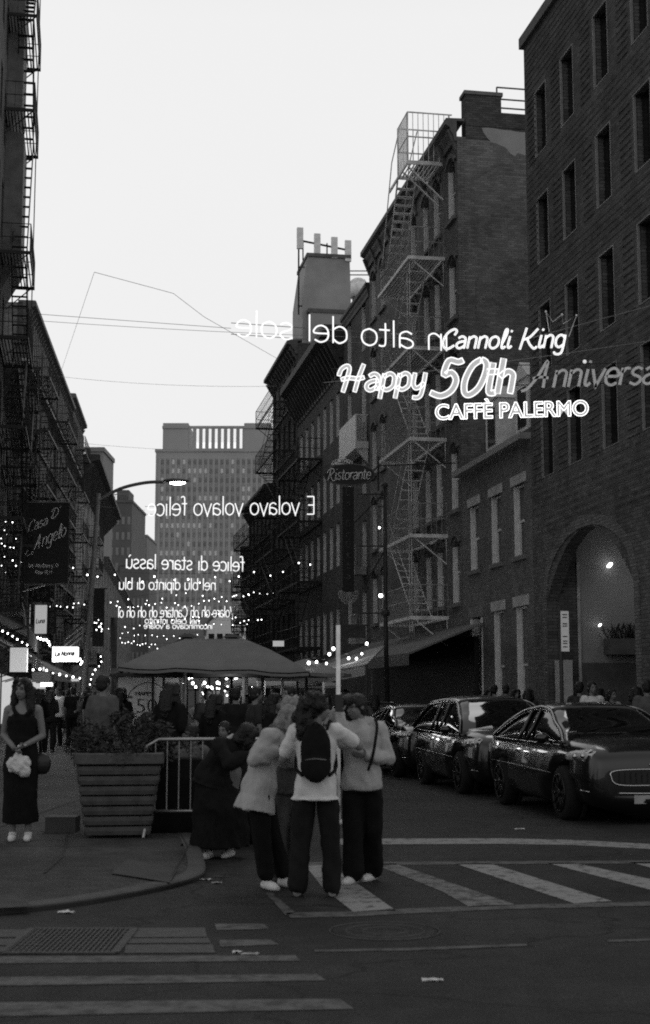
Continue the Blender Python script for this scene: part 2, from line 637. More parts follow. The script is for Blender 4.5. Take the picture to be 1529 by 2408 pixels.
# pavement joints and the darker repaired flag
j = MB()
def strip(mb, a, b, w, z):
    a, b = Vector(a), Vector(b)
    t = (b - a).normalized() * (w / 2)
    n = Vector((-t.y, t.x))
    mb.quad((a.x + n.x, a.y + n.y, z), (a.x - n.x, a.y - n.y, z), (b.x - n.x, b.y - n.y, z), (b.x + n.x, b.y + n.y, z))
z0 = 0.1375
p = [gp(160, 1950, z0), gp(155, 1985, z0), gp(145, 2010, z0), gp(105, 2040, z0)]
_strip = strip
def strip(mb, a, b, w, z):
    a, b = Vector(a), Vector(b)
    n_ = 8
    k0 = len(mb.v)
    for i in range(n_):
        _strip(mb, a.lerp(b, i / n_), a.lerp(b, (i + 1) / n_), w, 0)
    for i in range(k0, len(mb.v)):
        x, y, _ = mb.v[i]
        mb.v[i] = (x, y, side_z(x, y) + .007)
for a, b in zip(p, p[1:]):
    strip(j, a.xy, b.xy, 0.022, z0)
for a, b in [((-7, 14.35), (-1.95, 14.2)), ((-7, 15.9), (-2.2, 15.8)), ((-7, 17.5), (-2.6, 17.4)), ((-3.9, 10.9), (-3.4, 24)), ((-5.6, 10.7), (-5.0, 24)), ((-1.32, 12.4), (-1.36, 14.2)), ((-1.36, 14.2), (-1.7, 16.4))]:
    strip(j, a, b, 0.014, z0)
struct(j.build('sidewalk_joints', 'joint'))
q = [gp(540 * .5 - 0, 2020, z0), gp(430, 2030, z0), gp(425, 2062, z0), gp(330, 2056, z0)]
mat('flag_dark', 0.040, 0.85, amp=0.3, scale=5, bump=0.3)
f = MB()
def patchq(c4, n_=12):
    c4 = [Vector(c) for c in c4]
    for i in range(n_):
        for k in range(n_):
            def bl(a, b):
                return (c4[0] * (1 - a) + c4[1] * a) * (1 - b) + (c4[3] * (1 - a) + c4[2] * a) * b
            f.quad(bl(i / n_, k / n_), bl((i + 1) / n_, k / n_), bl((i + 1) / n_, (k + 1) / n_), bl(i / n_, (k + 1) / n_))
patchq([gp(262, 2040, z0), gp(300, 2012, z0), gp(418, 2028, z0), gp(400, 2052, z0)])
patchq([gp(-60, 2085, z0), gp(30, 2080, z0), gp(80, 2104, z0), gp(-60, 2112, z0)])
f.v = [(x, y, side_z(x, y) + .006) for x, y, z in f.v]
struct(f.build('sidewalk_patch', 'flag_dark'))

def paintq(name, pts, m, z=0.004):
    mb = MB()
    for q in pts:
        mb.add([gp(u, v, z) for u, v in q], [tuple(range(len(q)))])
    return struct(mb.build(name, m))
paintq('stop_line', [[(800, 1972), (1180, 1971), (1350, 1975), (1560, 1986), (1560, 1998), (1350, 1987), (1180, 1984), (800, 1986)]], 'paint')
# ladder crosswalk in front of the parked cars
paintq('crosswalk_paint', [
    [(640, 2028), (1560, 2023), (1560, 2030), (640, 2035)],
    [(672, 2146), (830, 2143), (960, 2136), (1180, 2128), (1560, 2119), (1560, 2129), (1180, 2138), (960, 2148), (830, 2155), (684, 2158)],
    [(625, 2100), (640, 2100), (696, 2146), (672, 2152)]], 'paint_faint')
paintq('crosswalk_paint', [
    [(718, 2035), (778, 2034), (932, 2141), (830, 2143), (760, 2088)],
    [(1072, 2031), (1152, 2030), (1440, 2119), (1350, 2124)],
    [(1285, 2029), (1350, 2029), (1600, 2082), (1600, 2110)],
    [(1480, 2027), (1560, 2027), (1620, 2042), (1600, 2058)]], 'paint')
paintq('crosswalk_paint', [[(876, 2031), (930, 2031), (1215, 2128), (1105, 2133), (1040, 2096)]], 'paint_worn')
# nearer crosswalk bars
paintq('crosswalk_paint', [
    [(505, 2172), (620, 2172), (634, 2184), (510, 2187)], [(515, 2210), (635, 2209), (657, 2221), (519, 2226)],
    [(-120, 2249), (695, 2246), (708, 2259), (-120, 2266)], [(-120, 2298), (745, 2290), (768, 2305), (-120, 2320)],
    [(-120, 2358), (800, 2348), (834, 2372), (-120, 2392)]], 'paint_faint', 0.004)
paintq('lane_line', [[(740, 2233), (960, 2229), (1238, 2219), (1240, 2224), (960, 2235), (740, 2238)], [(1430, 2210), (1560, 2206), (1560, 2211), (1430, 2215)]], 'paint_faint')
# grooved cover plates set in the road
pl_ = MB()
for (u0, u1, v0, v1) in [(292, 482, 2182, 2203), (292, 490, 2206, 2217), (296, 500, 2221, 2240), (-60, 100, 2186, 2203), (-60, 92, 2207, 2222), (-60, 80, 2226, 2243)]:
    pl_.add([gp(u0, v0, .005), gp(u1, v0 - 1, .005), gp(u1 + 6, v1, .005), gp(u0 - 3, v1 + 1, .005)], [(0, 1, 2, 3)])
struct(pl_.build('road_plates', 'plate'))
t = thing('drain_grate', 'dark barred iron grate set in the road by the near crosswalk', 'grate', (-1.67, 9.55, 0.003))
fr = MB()
W_, H_ = 0.36, 0.46
for a in (-1, 1):
    fr.box(a * W_ - .02, a * W_ + .02, -H_, H_, 0, 0.012)
    fr.box(-W_, W_, a * H_ - .02, a * H_ + .02, 0, 0.010)
fr.build('grate_frame', 'plate', t)
g = MB()
for i in range(21):
    x = -W_ + 0.03 + i * (2 * W_ - .06) / 20
    g.box(x - .007, x + .007, -H_ + .02, H_ - .02, 0.001, 0.009)
for i in range(9):
    y = -H_ + .07 + i * .1
    g.box(-W_ + .02, W_ - .02, y - .006, y + .006, 0.001, 0.007)
g.build('grate_bars', 'grate', t)
MB().box(-W_ + .02, W_ - .02, -H_ + .02, H_ - .02, 0.0004, 0.001).build('drain_pit', 'joint', t)
t = thing('manhole_cover', 'round iron manhole cover flush with the road below the big crosswalk', 'manhole cover', tuple(gp(905, 2190, 0.0)))
mb = MB()
ring = [(0.36 * math.cos(a * math.pi / 16), 0.36 * math.sin(a * math.pi / 16)) for a in range(32)]
mb.prism(ring, 0.001, 0.005)
mb.build('cover', 'asphalt', t)
mb = MB()
for rr in (0.38, 0.27, 0.15):
    mb.tube([(rr * math.cos(a * math.pi / 16), rr * math.sin(a * math.pi / 16), 0.004) for a in range(32)], 0.006, 4, closed=True)
mb.build('cover_rings', 'plate', t)
# litter
def litter(u, v, w, d, lab, z=0.0, rz=0.0, m='litter'):
    mb = MB()
    n = 7
    top, bot = [], []
    for i in range(n):
        for k in range(3):
            x, y = (i / (n - 1) - .5) * w, (k / 2 - .5) * d * (1 - .4 * abs(i / (n - 1) - .5))
            top.append((x, y, 0.008 + 0.018 * abs(noise.noise(Vector((i * .9 + u, k * 1.3, v))))))
    fs = [(i * 3 + k, (i + 1) * 3 + k, (i + 1) * 3 + k + 1, i * 3 + k + 1) for i in range(n - 1) for k in range(2)]
    mb.add(top, fs)
    mb.add([(a, b, c - .006) for a, b, c in top], [q[::-1] for q in fs])
    o = mb.build('paper_scrap', m, smooth=True)
    o.location = gp(u, v, z)
    o.rotation_euler = (0, 0, rz)
    o['label'] = lab
    o['category'] = 'litter'
    o['group'] = 'litter lying about the crossing'
litter(155, 2147, .12, .07, 'white flattened scrap on the road just below the pavement kerb', rz=-.3)
litter(481, 2070, .14, .04, 'long thin white strip of paper at the tip of the kerb', rz=-.25)
litter(520, 2064, .16, .02, 'faint narrow strip of paper between kerb tip and pale shoe', rz=-.25, m='plate')
litter(1017, 2307, .12, .05, 'crushed white cup lying alone in the open road', rz=0)
litter(558, 2241, .06, .05, 'small round white scrap beside the end of the crosswalk bar')
litter(590, 2246, .12, .05, 'curled grey wrapper beside the end of the crosswalk bar', m='paint_grey')
litter(510, 2078, .09, .05, 'dull grey scrap on the road in front of the kerb tip', m='paint_grey')
litter(376, 1936, .05, .05, 'tiny pale scrap on the pavement right of the barrier foot', z=.134)
litter(1222, 1951, .12, .05, 'pale scrap on the road in front of the parked cars')
# ---------------------------------------------------------------- facades
def wall_mesh(W, H, holes, t=0.3, z0=0.0):
    mb = MB()
    ss = sorted({0.0, W} | {round(h[0] - h[2] / 2, 3) for h in holes} | {round(h[0] + h[2] / 2, 3) for h in holes})
    zs = sorted({z0, H} | {round(h[1], 3) for h in holes} | {round(h[1] + h[3], 3) for h in holes})
    ss = [s for s in ss if 0 <= s <= W]
    zs = [z for z in zs if z0 <= z <= H]
    def inside(s, z):
        return any(h[0] - h[2] / 2 < s < h[0] + h[2] / 2 and h[1] < z < h[1] + h[3] for h in holes)
    for k in range(len(zs) - 1):
        run = None
        for i in range(len(ss) - 1):
            free = not inside((ss[i] + ss[i + 1]) / 2, (zs[k] + zs[k + 1]) / 2)
            if free and run is None:
                run = ss[i]
            if run is not None and (not free or i == len(ss) - 2):
                e = ss[i + 1] if free else ss[i]
                mb.quad((run, 0, zs[k]), (e, 0, zs[k]), (e, 0, zs[k + 1]), (run, 0, zs[k + 1]))
                run = None
    for h in holes:
        s0, s1, a, b = h[0] - h[2] / 2, h[0] + h[2] / 2, h[1], h[1] + h[3]
        arch = h[4] if len(h) > 4 else 0
        mb.quad((s0, 0, a), (s1, 0, a), (s1, -t, a), (s0, -t, a))
        bb = b - arch
        mb.quad((s0, 0, a), (s0, -t, a), (s0, -t, bb), (s0, 0, bb))
        mb.quad((s1, 0, a), (s1, 0, bb), (s1, -t, bb), (s1, -t, a))
        if arch:
            n = 12
            arc = []
            for i in range(n + 1):
                x = -1 + 2 * i / n
                arc.append((h[0] + x * h[2] / 2, bb + arch * math.sqrt(max(0, 1 - x * x)) if arch > .3 * h[2] else bb + arch * (1 - x * x)))
            for (x0, c0), (x1, c1) in zip(arc, arc[1:]):
                mb.quad((x0, 0, c0), (x1, 0, c1), (x1, 0, b), (x0, 0, b))
                mb.quad((x0, 0, c0), (x0, -t, c0), (x1, -t, c1), (x1, 0, c1))
        else:
            mb.quad((s0, 0, b), (s0, -t, b), (s1, -t, b), (s1, 0, b))
    mb.quad((0, 0, H), (W, 0, H), (W, -t, H), (0, -t, H))
    for s in (0, W):
        mb.quad((s, 0, z0), (s, -t, z0), (s, -t, H), (s, 0, H))
    return mb

WIN = {}
def window(parent, s, z, w, h, style='sash', fm='frame_grey', gm='glass', arch=0, depth=0.18):
    key = (round(w, 2), round(h, 2), style, fm, gm, arch)
    if key not in WIN:
        f = MB()
        b = 0.055
        y0, y1 = -depth - .05, -depth + .05
        if style == 'thin':
            b = 0.022
            y0, y1 = -0.05, 0.012
        f.box(-w / 2 + .002, -w / 2 + b, y0, y1, 0, h)
        f.box(w / 2 - b, w / 2 - .002, y0, y1, 0, h)
        f.box(-w / 2 + b, w / 2 - b, y0 + .003, y1 - .003, 0.002, b)
        if not arch:
            f.box(-w / 2 + b, w / 2 - b, y0 + .003, y1 - .003, h - b, h - .002)
        if style == 'sash':
            f.box(-w / 2 + b, w / 2 - b, y0 + .006, y1 - .02, h * .5 - .03, h * .5 + .03)
        if style == 'jamb':       # deep pale casing standing in the reveal
            f.box(w / 2 - .03, w / 2 - .003, y1, -0.01, 0, h)
            f.box(-w / 2 + .003, -w / 2 + .03, y1, -0.01, 0, h)
            f.box(-w / 2 + b, w / 2 - b, y0 + .006, y1 - .02, h * .5 - .03, h * .5 + .03)
        if style == 'shop':
            for q in (-.18, .16):
                f.box(w * q - .02, w * q + .02, y0 + .006, y1 - .01, b, h - b)
            f.box(-w / 2 + b, w / 2 - b, y0 + .01, y1 - .014, h * .78, h * .78 + .05)
        p = MB()
        yy = -depth - .02 if style != 'thin' else -.2
        if style == 'sash' or style == 'jamb':
            p.quad((-w / 2, yy, 0), (w / 2, yy, 0), (w / 2, yy, h * .5), (-w / 2, yy, h * .5))
            p.quad((-w / 2, yy + .03, h * .5), (w / 2, yy + .03, h * .5), (w / 2, yy + .03, h), (-w / 2, yy + .03, h))
        else:
            p.quad((-w / 2, yy, 0), (w / 2, yy, 0), (w / 2, yy, h), (-w / 2, yy, h))
        WIN[key] = (f.mesh('window', fm), p.mesh('pane', gm))
    a, b = WIN[key]
    o = link('window', a, parent, (s, 0, z))
    link('pane', b, o)
    return o

BOX = {}
def trim(parent, name, s, z, w, h, m, out=0.05, inn=0.02):
    key = (name, round(w, 2), round(h, 2), m, out)
    if key not in BOX:
        BOX[key] = MB().box(-w / 2, w / 2, -inn, out, 0, h).mesh(name, m)
    return link(name, BOX[key], parent, (s, 0, z))

def cornice(parent, W, z, h, out, m, brackets=0, over=0.0, slope=0):
    mb = MB()
    prof = [(0.0, 0), (out * .25, 0), (out * .3, h * .25), (out * .55, h * .45), (out * .6, h * .6), (out, h * .72), (out, h * .95), (out * .92, h), (-.25, h + .02), (-.25, h * .9), (0, h * .9)]
    mb.loft([[(-over, y, z + q) for y, q in prof], [(W + over, y, z + q) for y, q in prof]])
    if brackets:
        n = int(W / brackets)
        for i in range(n + 1):
            s = 0.12 + i * (W - .24) / n
            mb.add([(s - .07, 0, z - h * .5), (s + .07, 0, z - h * .5), (s + .07, out * .8, z + h * .5), (s - .07, out * .8, z + h * .5), (s - .07, 0, z + h * .6), (s + .07, 0, z + h * .6)],
                   [(0, 1, 2, 3), (3, 2, 5, 4), (0, 3, 4), (1, 5, 2)])
    return mb.build('cornice', m, parent)

RDIR = Vector((-0.1714, 0.9852))
RROT = math.atan2(RDIR.y, RDIR.x)
def rroot(name, label, y0, category='building', group=None, off=0.0):
    return thing(name, label, category, (11.77 - .174 * y0 - off, y0, 0), RROT, group)
def sy(y0, y):
    return (y - y0) / 0.9852

def line_root(name, label, x0, y0, x1, y1, left, category='building', group=None):
    """building standing between two points of its facade line"""
    a, b = Vector((x0, y0)), Vector((x1, y1))
    if left:
        a, b = b, a
    d = b - a
    t = thing(name, label, category, (a.x, a.y, 0), math.atan2(d.y, d.x), group)
    return t, d.length

def core(parent, W, H, depth, m, t=0.3, name='wall'):
    return MB().box(0.004, W - .004, -depth, -t, 0, H - .012).build(name, m, parent)

def fire_escape(parent, s0, s1, levels, out=1.2, m='iron_grey', stairs=True, brackets=True, flip=False, rail=1.0, step=0.16, light=True):
    """levels: heights of the balconies, lowest first"""
    zt_ = levels[-1] - .06
    root = MB().tube([(s0 + .5, out - .06, zt_), (s0 + .5, out - .06, levels[0] - .5), (s0 + .16, out - .06, levels[0] - .5), (s0 + .16, out - .06, zt_)], .014, 4).build('fire_escape', m, parent)
    for z in levels:
        for s in (s0 + .12, s1 - .12):
            MB().tube([(s, .02, z - .04), (s, .02, z - .95), (s, out * .95, z - .04)], .028, 4).build('bracket', m, root)
    mr_ = 'iron_mid' if m == 'iron_light' else m
    for k, z in enumerate(levels):
        p = MB()
        sl = MB()
        for y in (0.03, out):
            p.box(s0, s1, y - .025, y + .025, z - .11, z)
        for s in (s0, s1):
            p.box(s - .025, s + .025, 0.005, out + .02, z - .115, z + .002)
        n = int(out / .11)
        for i in range(1, n):
            y = out * i / n
            sl.box(s0 + .02, s1 - .02 , y - .022, y + .022, z - .03, z - .012)
        pf_ = p.build('platform', m, root)
        sl.build('platform_slats', mr_, root)
        r = MB()
        for zz in (rail, rail * .5):
            r.tube([(s0, .02, z + zz), (s0, out, z + zz), (s1, out, z + zz), (s1, .02, z + zz)], .018, 4)
        L = s1 - s0
        n = int(L / step)
        for i in range(n + 1):
            s = s0 + L * i / n
            r.tube([(s, out, z), (s, out, z + rail)], .009 if i not in (0, n) else .02, 4)
        n = max(3, int(out / step))
        for s in (s0, s1):
            for i in range(n):
                y = out * i / n + .02
                r.tube([(s, y, z), (s, y, z + rail)], .009, 4)
        r.build('railing', mr_, root)
        if stairs and k + 1 < len(levels):
            z2 = levels[k + 1]
            st = MB()
            a, b = (s0 + .55, s1 - .8)
            if (k % 2 == 0) != flip:
                a, b = b, a
            nn = 11
            for y in (out * .35, out * .85):
                st.tube([(a, y, z), (b, y, z2)], .022, 4)
            for y in (out * .86,):
                st.tube([(a, y, z + .8), (b, y, z2 + .8)], .012, 4)
            for i in range(1, nn):
                f = i / nn
                s, zz = a + (b - a) * f, z + (z2 - z) * f
                st.box(s - .09, s + .09, out * .36, out * .84, zz - .012, zz + .012)
            st.build('stair', m, root)
    return root

# ================= RIGHT SIDE =================
# 1. tall dark brick corner building
Y0 = 21.0
W = sy(Y0, 36.42)
t = rroot('brick_building', 'tall dark ribbed brick building with thin-edged windows and a wide arched passage', Y0)
big = t
holes = []
cols = [34.7 + .45, 32.7 + .45, 30.45 + .45, 28.2 + .45, 26.1, 23.9]
rows = [(15.72, 1.8), (12.8, 1.78), (9.87, 1.8), (7.15, 1.86)]
for y in cols:
    for z, h in rows:
        holes.append((round(sy(Y0, y), 3), z, 0.93, h))
ar = (round(sy(Y0, 32.62), 3), 0.0, 5.75, 5.55, 1.55)
holes.append(ar)
wall_mesh(W, 19.2, holes, t=0.3).build('wall', 'brick_dark', t)
for h in holes[:-1]:
    window(t, h[0], h[1], h[2], h[3], 'thin', 'frame_grey')
a0, a1 = ar[0] - ar[2] / 2, ar[0] + ar[2] / 2
c = MB()                                           # body of the building behind, left open where the passage runs
c.box(.004, a0 - .02, -14, -.3, 0, 19.19)
c.box(a1 + .02, W - .004, -14, -.3, 0, 19.185)
c.box(a0 - .02, a1 + .02, -14, -.3, 6.3, 19.18)
c.build('side_wall', 'brick_side', t)
MB().box(-.05, W + .12, -.5, .10, 19.2, 19.5).build('parapet', 'stone_dim', t)
# ribbed courses: slightly proud bands of brick between the window rows
rb = MB()
for za, zb in [(14.75, 15.55), (17.75, 19.0), (11.85, 12.65), (9.15, 9.75), (5.75, 7.0)]:
    z = za
    while z < zb:
        rb.box(0.03, W - .03, -.02, .010, z, z + .085)
        z += .17
for y in (35.9, 34.0, 31.9, 29.6, 27.4):
    for z0_, z1_ in [(7.1, 9.05), (9.85, 11.7), (12.75, 14.65), (15.65, 17.65)]:
        z = z0_ + .04
        while z < z1_:
            s = sy(Y0, y)
            rb.box(s - .32, s + .32, -.02, .018, z, z + .05)
            z += .17
rb.build('ribbed_brickwork', 'brick_dark', t)
# passage: arch moulding, lining, lit back wall, planter ledge, gate
am = MB()
n = 20
def arcp(r, y):
    out = []
    for i in range(n + 1):
        x = -1 + 2 * i / n
        out.append((ar[0] + x * (ar[2] / 2 + r), y, 4.0 + (1.55 + r) * math.sqrt(max(0, 1 - x * x))))
    return out
o1, o2, o3, o4 = arcp(0.01, .03), arcp(.26, .03), arcp(.26, -.02), arcp(.01, -.02)
o1, o2 = [(a0 - .01, .03, 0)] + o1 + [(a1 + .01, .03, 0)], [(a0 - .26, .03, 0)] + o2 + [(a1 + .26, .03, 0)]
o4, o3 = [(p[0], -.02, p[2]) for p in o1], [(p[0], -.02, p[2]) for p in o2]
am.loft([list(q) for q in zip(o1, o2, o3, o4)])
am.build('arch_surround', 'brick_red', t)
ln = MB()
D = 5.2
ln.quad((a0 - .02, -.8, 0), (a0 - .02, -D, 0), (a0 - .02, -D, 6.2), (a0 - .02, -.8, 6.2))
ln.quad((a1 + .015, -.8, 0), (a1 + .02, -D, 0), (a1 + .02, -D, 6.2), (a1 + .02, -.55, 6.2))
ln.quad((a0 - .02, -.55, 6.2), (a1 + .02, -.55, 6.2), (a1 + .02, -D, 6.2), (a0 - .02, -D, 6.2))
ln.build('passage_lining', 'lobby', t)
MB().box(a1 - .04, a1 + .018, -.8, -.302, .0, 6.1).build('passage_jamb', 'brick_mid', t)
MB().box(a0 - .02, a1 + .02, -D - .1, -D, 0, 6.2).build('passage_back_wall', 'lobby', t)
MB().box(a1 - .06, a1 + .01, -4.9, -.86, .13, 2.45).build('passage_screen', 'cornice_mid', t)
MB().box(a1 - .07, a1 + .0, -.86, -.79, .13, 5.0).build('passage_post', 'stone', t)
MB().box(a1 - .62, a1 - .22, -.42, -.1, .13, 2.5).build('light_pillar', 'stone', t)
MB().box(a0, a1 - .08, -2.75, -2.7, .13, .2).build('floor_track', 'iron', t)
lamp_me = MB().box(-.10, .10, -.04, .04, -.025, .025).mesh('ceiling_lamp', 'lamp_small')
for u, v, q in [(1434, 1329, 1.0), (1411, 1470, .6)]:
    # lamps are fixed to the far wall of the passage
    X, yy, Z = _ray(u, v)
    jx = Vector((11.77 - .174 * Y0, Y0)) + RDIR * (a1 - .16)
    nrm = RDIR
    k = jx.dot(nrm) / Vector((X, yy)).dot(nrm)
    wp = Vector((X * k, yy * k, 1.6 + Z * k))
    o = link('ceiling_lamp', lamp_me, t)
    loc = Matrix.Rotation(-RROT, 3, 'Z') @ (wp - Vector((11.77 - .174 * Y0, Y0, 0)))
    o.location = loc
    o.rotation_euler = (0, .35, 0)
    o.scale = (q, q, q)
pld = bpy.data.lights.new('passage_light', 'POINT')
pld.energy = 11
pld.shadow_soft_size = .3
plo = bpy.data.objects.new('passage_light', pld)
COL.objects.link(plo)
plo.parent = t
plo.location = (a1 - 1.5, -2.2, 4.6)
cb = thing('ledge_plant', 'row of spiky plants on the ledge inside the arched passage', 'plants')
cb.location = Matrix.Rotation(RROT, 3, 'Z') @ Vector((a1 - .3, -2.1, 0)) + Vector((11.77 - .174 * Y0, Y0, 0))
cb.rotation_euler = (0, 0, RROT)
MB().box(-.2, .22, -.6, .65, 2.65, 3.05).build('ledge', 'cornice_mid', cb)
lf = MB()
for i in range(90):
    s, y = random.uniform(-.15, .18), random.uniform(-.55, .6)
    a = random.uniform(0, 6.28)
    hh = random.uniform(.2, .45)
    dx, dy = math.cos(a) * .12, math.sin(a) * .12
    lf.add([(s - .02, y, 3.05), (s + .02, y, 3.05), (s + dx + .012, y + dy, 3.05 + hh * .8), (s + dx * 1.7, y + dy * 1.7, 3.05 + hh)], [(0, 1, 2, 3)])
lf.build('foliage', 'leaf_dark', cb)

# 2. low rowhouse
Y0 = 36.46
W = sy(Y0, 43.2)
t = rroot('rowhouse', 'low brick rowhouse with pale stone lintels and two dormers beside the tall brick building', Y0)
holes, wins = [], []
for y in (37.55, 39.65, 41.85):
    s = round(sy(Y0, y), 3)
    holes += [(s, 5.35, .95, 1.95)]
    wins.append((s, 5.35, .95, 1.95))
for y in (37.5, 39.55):
    s = round(sy(Y0, y), 3)
    holes.append((s, .9, .95, 3.1))
    wins.append((s, .9, .95, 3.1))
ds = round(sy(Y0, 41.75), 3)
holes.append((ds, .14, 1.25, 3.8))
wall_mesh(W, 8.35, holes).build('wall', 'brick_row', t)
core(t, W, 8.35, 9, 'brick_row')
for w_ in wins:
    window(t, *w_, 'jamb', 'frame_pale', 'glass_curtain' if w_[3] > 3 else 'glass')
for y in (37.55, 39.65, 41.85):
    trim(t, 'lintel', sy(Y0, y), 7.3, 1.3, .26, 'stone', .04)
    trim(t, 'sill', sy(Y0, y), 5.23, 1.2, .12, 'stone_dim', .08)
for y in (37.5, 39.55):
    trim(t, 'lintel', sy(Y0, y), 4.0, 1.3, .28, 'stone', .04)
trim(t, 'lintel', ds, 3.95, 1.5, .32, 'stone_dim', .04)
d = MB()
d.box(ds - .6, ds + .6, -.28, -.22, .14, 3.9)
d.box(ds - .62, ds - .52, -.22, .02, .14, 3.92)
d.box(ds + .52, ds + .62, -.22, .02, .14, 3.92)
dd = d.build('door', 'frame_pale', t)
MB().box(ds - .4, ds + .4, -.22, -.2, 2.6, 3.7).build('door_pane', 'glass_curtain', dd)
g = MB()
for i in range(5):
    s = ds - .5 + i * .25
    g.tube([(s, .12, .14), (s, .12, 1.5)], .014, 4)
g.tube([(ds - .55, .12, 1.5), (ds + .55, .12, 1.5)], .02, 4)
g.build('door_grille', 'iron', t)
mb = MB()
mb.box(-.02, W + .02, -.02, .30, 8.35, 8.52)
mb.build('eave', 'frame_grey', t)
rf = MB()
rf.add([(0, .22, 8.525), (W, .22, 8.525), (W, -4.2, 11.3), (0, -4.2, 11.3), (0, -9, 8.53), (W, -9, 8.53)], [(0, 1, 2, 3), (3, 2, 5, 4), (0, 3, 4), (1, 5, 2)])
rf.build('roof', 'slate', t)
for y in (38.2, 41.1):
    s = sy(Y0, y)
    m_ = MB()
    m_.box(s - .6, s + .6, -3.2, -.35, 8.6, 10.35)
    m_.add([(s - .68, -.3, 10.35), (s + .68, -.3, 10.35), (s, -.3, 10.85), (s - .68, -3.8, 10.35), (s + .68, -3.8, 10.35), (s, -3.8, 10.85)],
           [(0, 1, 2), (3, 5, 4), (0, 2, 5, 3), (1, 4, 5, 2), (0, 3, 4, 1)])
    dm = m_.build('dormer', 'frame_pale', t)
    MB().box(s - .36, s + .36, -.352, -.33, 9.0, 10.1).build('dormer_pane', 'glass', dm)
MB().box(.5, 1.2, -4.6, -3.9, 10.5, 12.2).build('chimney', 'brick_red', t)

# 3. tenement with the big fire escape
Y0 = 43.24
W = sy(Y0, 57.0)
t = rroot('tenement', 'brick tenement with blank patched side wall over the rowhouse and pale grey fire escape', Y0)
ten = t
holes = []
zz = [(4.5, 2.0), (7.45, 2.05), (10.5, 2.05), (13.65, 2.0), (16.95, 1.95)]
ys = [43.95, 45.85, 47.35, 49.2, 54.4, 56.1]
for y in ys:
    for z, h in zz:
        holes.append((round(sy(Y0, y), 3), z, .88, h, .22))
holes.append((round(W - 2.0, 3), .14, 1.6, 3.0))
wall_mesh(W, 19.5, holes).build('wall', 'brick_red', t)
core(t, W, 19.45, 16, 'brick_side', name='side_wall')
for h in holes[:-1]:
    window(t, h[0], h[1], h[2], h[3], 'jamb', 'frame_pale', 'glass', arch=1)
    trim(t, 'sill', h[0], h[1] - .12, 1.1, .12, 'stone_dim', .1)
hd = MB()                                              # arched brick hood over a window
for i in range(8):
    a, b = math.pi * (.14 + .72 * i / 8), math.pi * (.14 + .72 * (i + 1) / 8)
    q = []
    for rr, yy in ((.56, .07), (.72, .07), (.72, -.01), (.56, -.01)):
        q.append([(rr * math.cos(a), yy, rr * math.sin(a) * .8 - .34), (rr * math.cos(b), yy, rr * math.sin(b) * .8 - .34)])
    hd.loft([[p[0] for p in q], [p[1] for p in q]])
hd_me = hd.mesh('window_hood', 'cornice_mid')
for h in holes[:-1]:
    link('window_hood', hd_me, t, (h[0], 0, h[1] + h[3]))
cornice(t, W, 19.35, .75, .38, 'cornice_mid', 1.3)
# parapet block and gable coping on the side wall
p_ = MB()
p_.box(-.012, .5, -1.5, -.3, 19.9, 20.95)
p_.box(-.012, .5, -16, -1.5, 19.9, 20.4)
p_.box(.006, .5, -16, -.3, 19.45, 19.9)
p_.build('parapet', 'brick_mid', t)
MB().box(-.05, .56, -1.55, -.25, 20.95, 21.07).build('coping', 'stone_dim', t)
rl = MB()
for zz_ in (21.0, 21.4, 20.7):
    rl.tube([(.3, -1.45, zz_), (.3, -12, zz_)], .03, 5)
rl.tube([(.3, -1.45, 20.3), (.3, -1.45, 21.4)], .03, 5)
rl.build('roof_railing', 'iron_grey', t)
pt = MB()                                               # patch of bare plaster high on the side wall
pts = [(-.85, 19.82), (-1.5, 19.84), (-2.4, 19.80), (-3.2, 19.78), (-3.3, 18.9), (-2.6, 18.85), (-2.1, 19.1), (-1.9, 18.95), (-1.6, 19.25), (-1.15, 19.4)]
pts = [(p.x, p.y) for p in spline([(a, b, 0) for a, b in pts], 3, closed=True)]
pts = [(a + .05 * noise.noise(Vector((a * 5, b * 5, 0))), b + .05 * noise.noise(Vector((b * 5, a * 5, 4)))) for a, b in pts]
pt.add([(0.0, a, b) for a, b in pts], [tuple(range(len(pts)))])
pt.build('plaster_patch', 'stucco', t)
fire_escape(t, sy(Y0, 44.9), sy(Y0, 49.6), [4.15, 6.78, 9.93, 12.95, 16.0], 1.22, 'iron_light', flip=True)
# gooseneck stair up to a caged platform above the roof edge
g = MB()
s0, s1 = sy(Y0, 44.9), sy(Y0, 46.3)
g.box(s0, s1 + 1.4, 1.2, 1.25, 19.15, 19.25)
g.box(s0, s1 + .4, .1, .15, 19.15, 19.25)
for s in (s0, s1):
    g.box(s - .025, s + .025, -.1, 1.25, 19.14, 19.24)
for i in range(9):
    g.box(s0, s1, .15 + i * .13, .19 + i * .13, 19.2, 19.23)
g.tube([(s0 + .1, 0, 18.0), (s0 + .1, 1.2, 19.1)], .035, 5)
g.tube([(s0 + .7, 0, 18.0), (s0 + .7, 1.2, 19.1)], .035, 5)
rp = g.build('roof_platform', 'iron_light', t)
g = MB()
for z in (19.25, 20.1, 20.95):
    g.tube([(s0, -.3, z), (s0, 1.23, z), (s1, 1.23, z), (s1, -.3, z)], .028, 4)
for i in range(9):
    y = -.2 + i * .178
    for s in (s0, s1):
        g.tube([(s, y, 19.2), (s, y, 20.95)], .012 if i else .03, 4)
for i in range(12):
    s = s0 + (s1 - s0) * i / 11
    g.tube([(s, 1.23, 19.2), (s, 1.23, 20.95)], .012 if i % 11 else .03, 4)
g.build('cage', 'iron_light', rp)
st = MB()
for y in (.55, 1.18):
    st.tube([(s1 + 2.4, y, 16.0), (s1 + .3, y, 19.2)], .03, 4)
    st.tube([(s1 + 2.9, y, 17.0), (s1 + 1.2, y, 20.2), (s1, y, 20.9)], .02, 4)
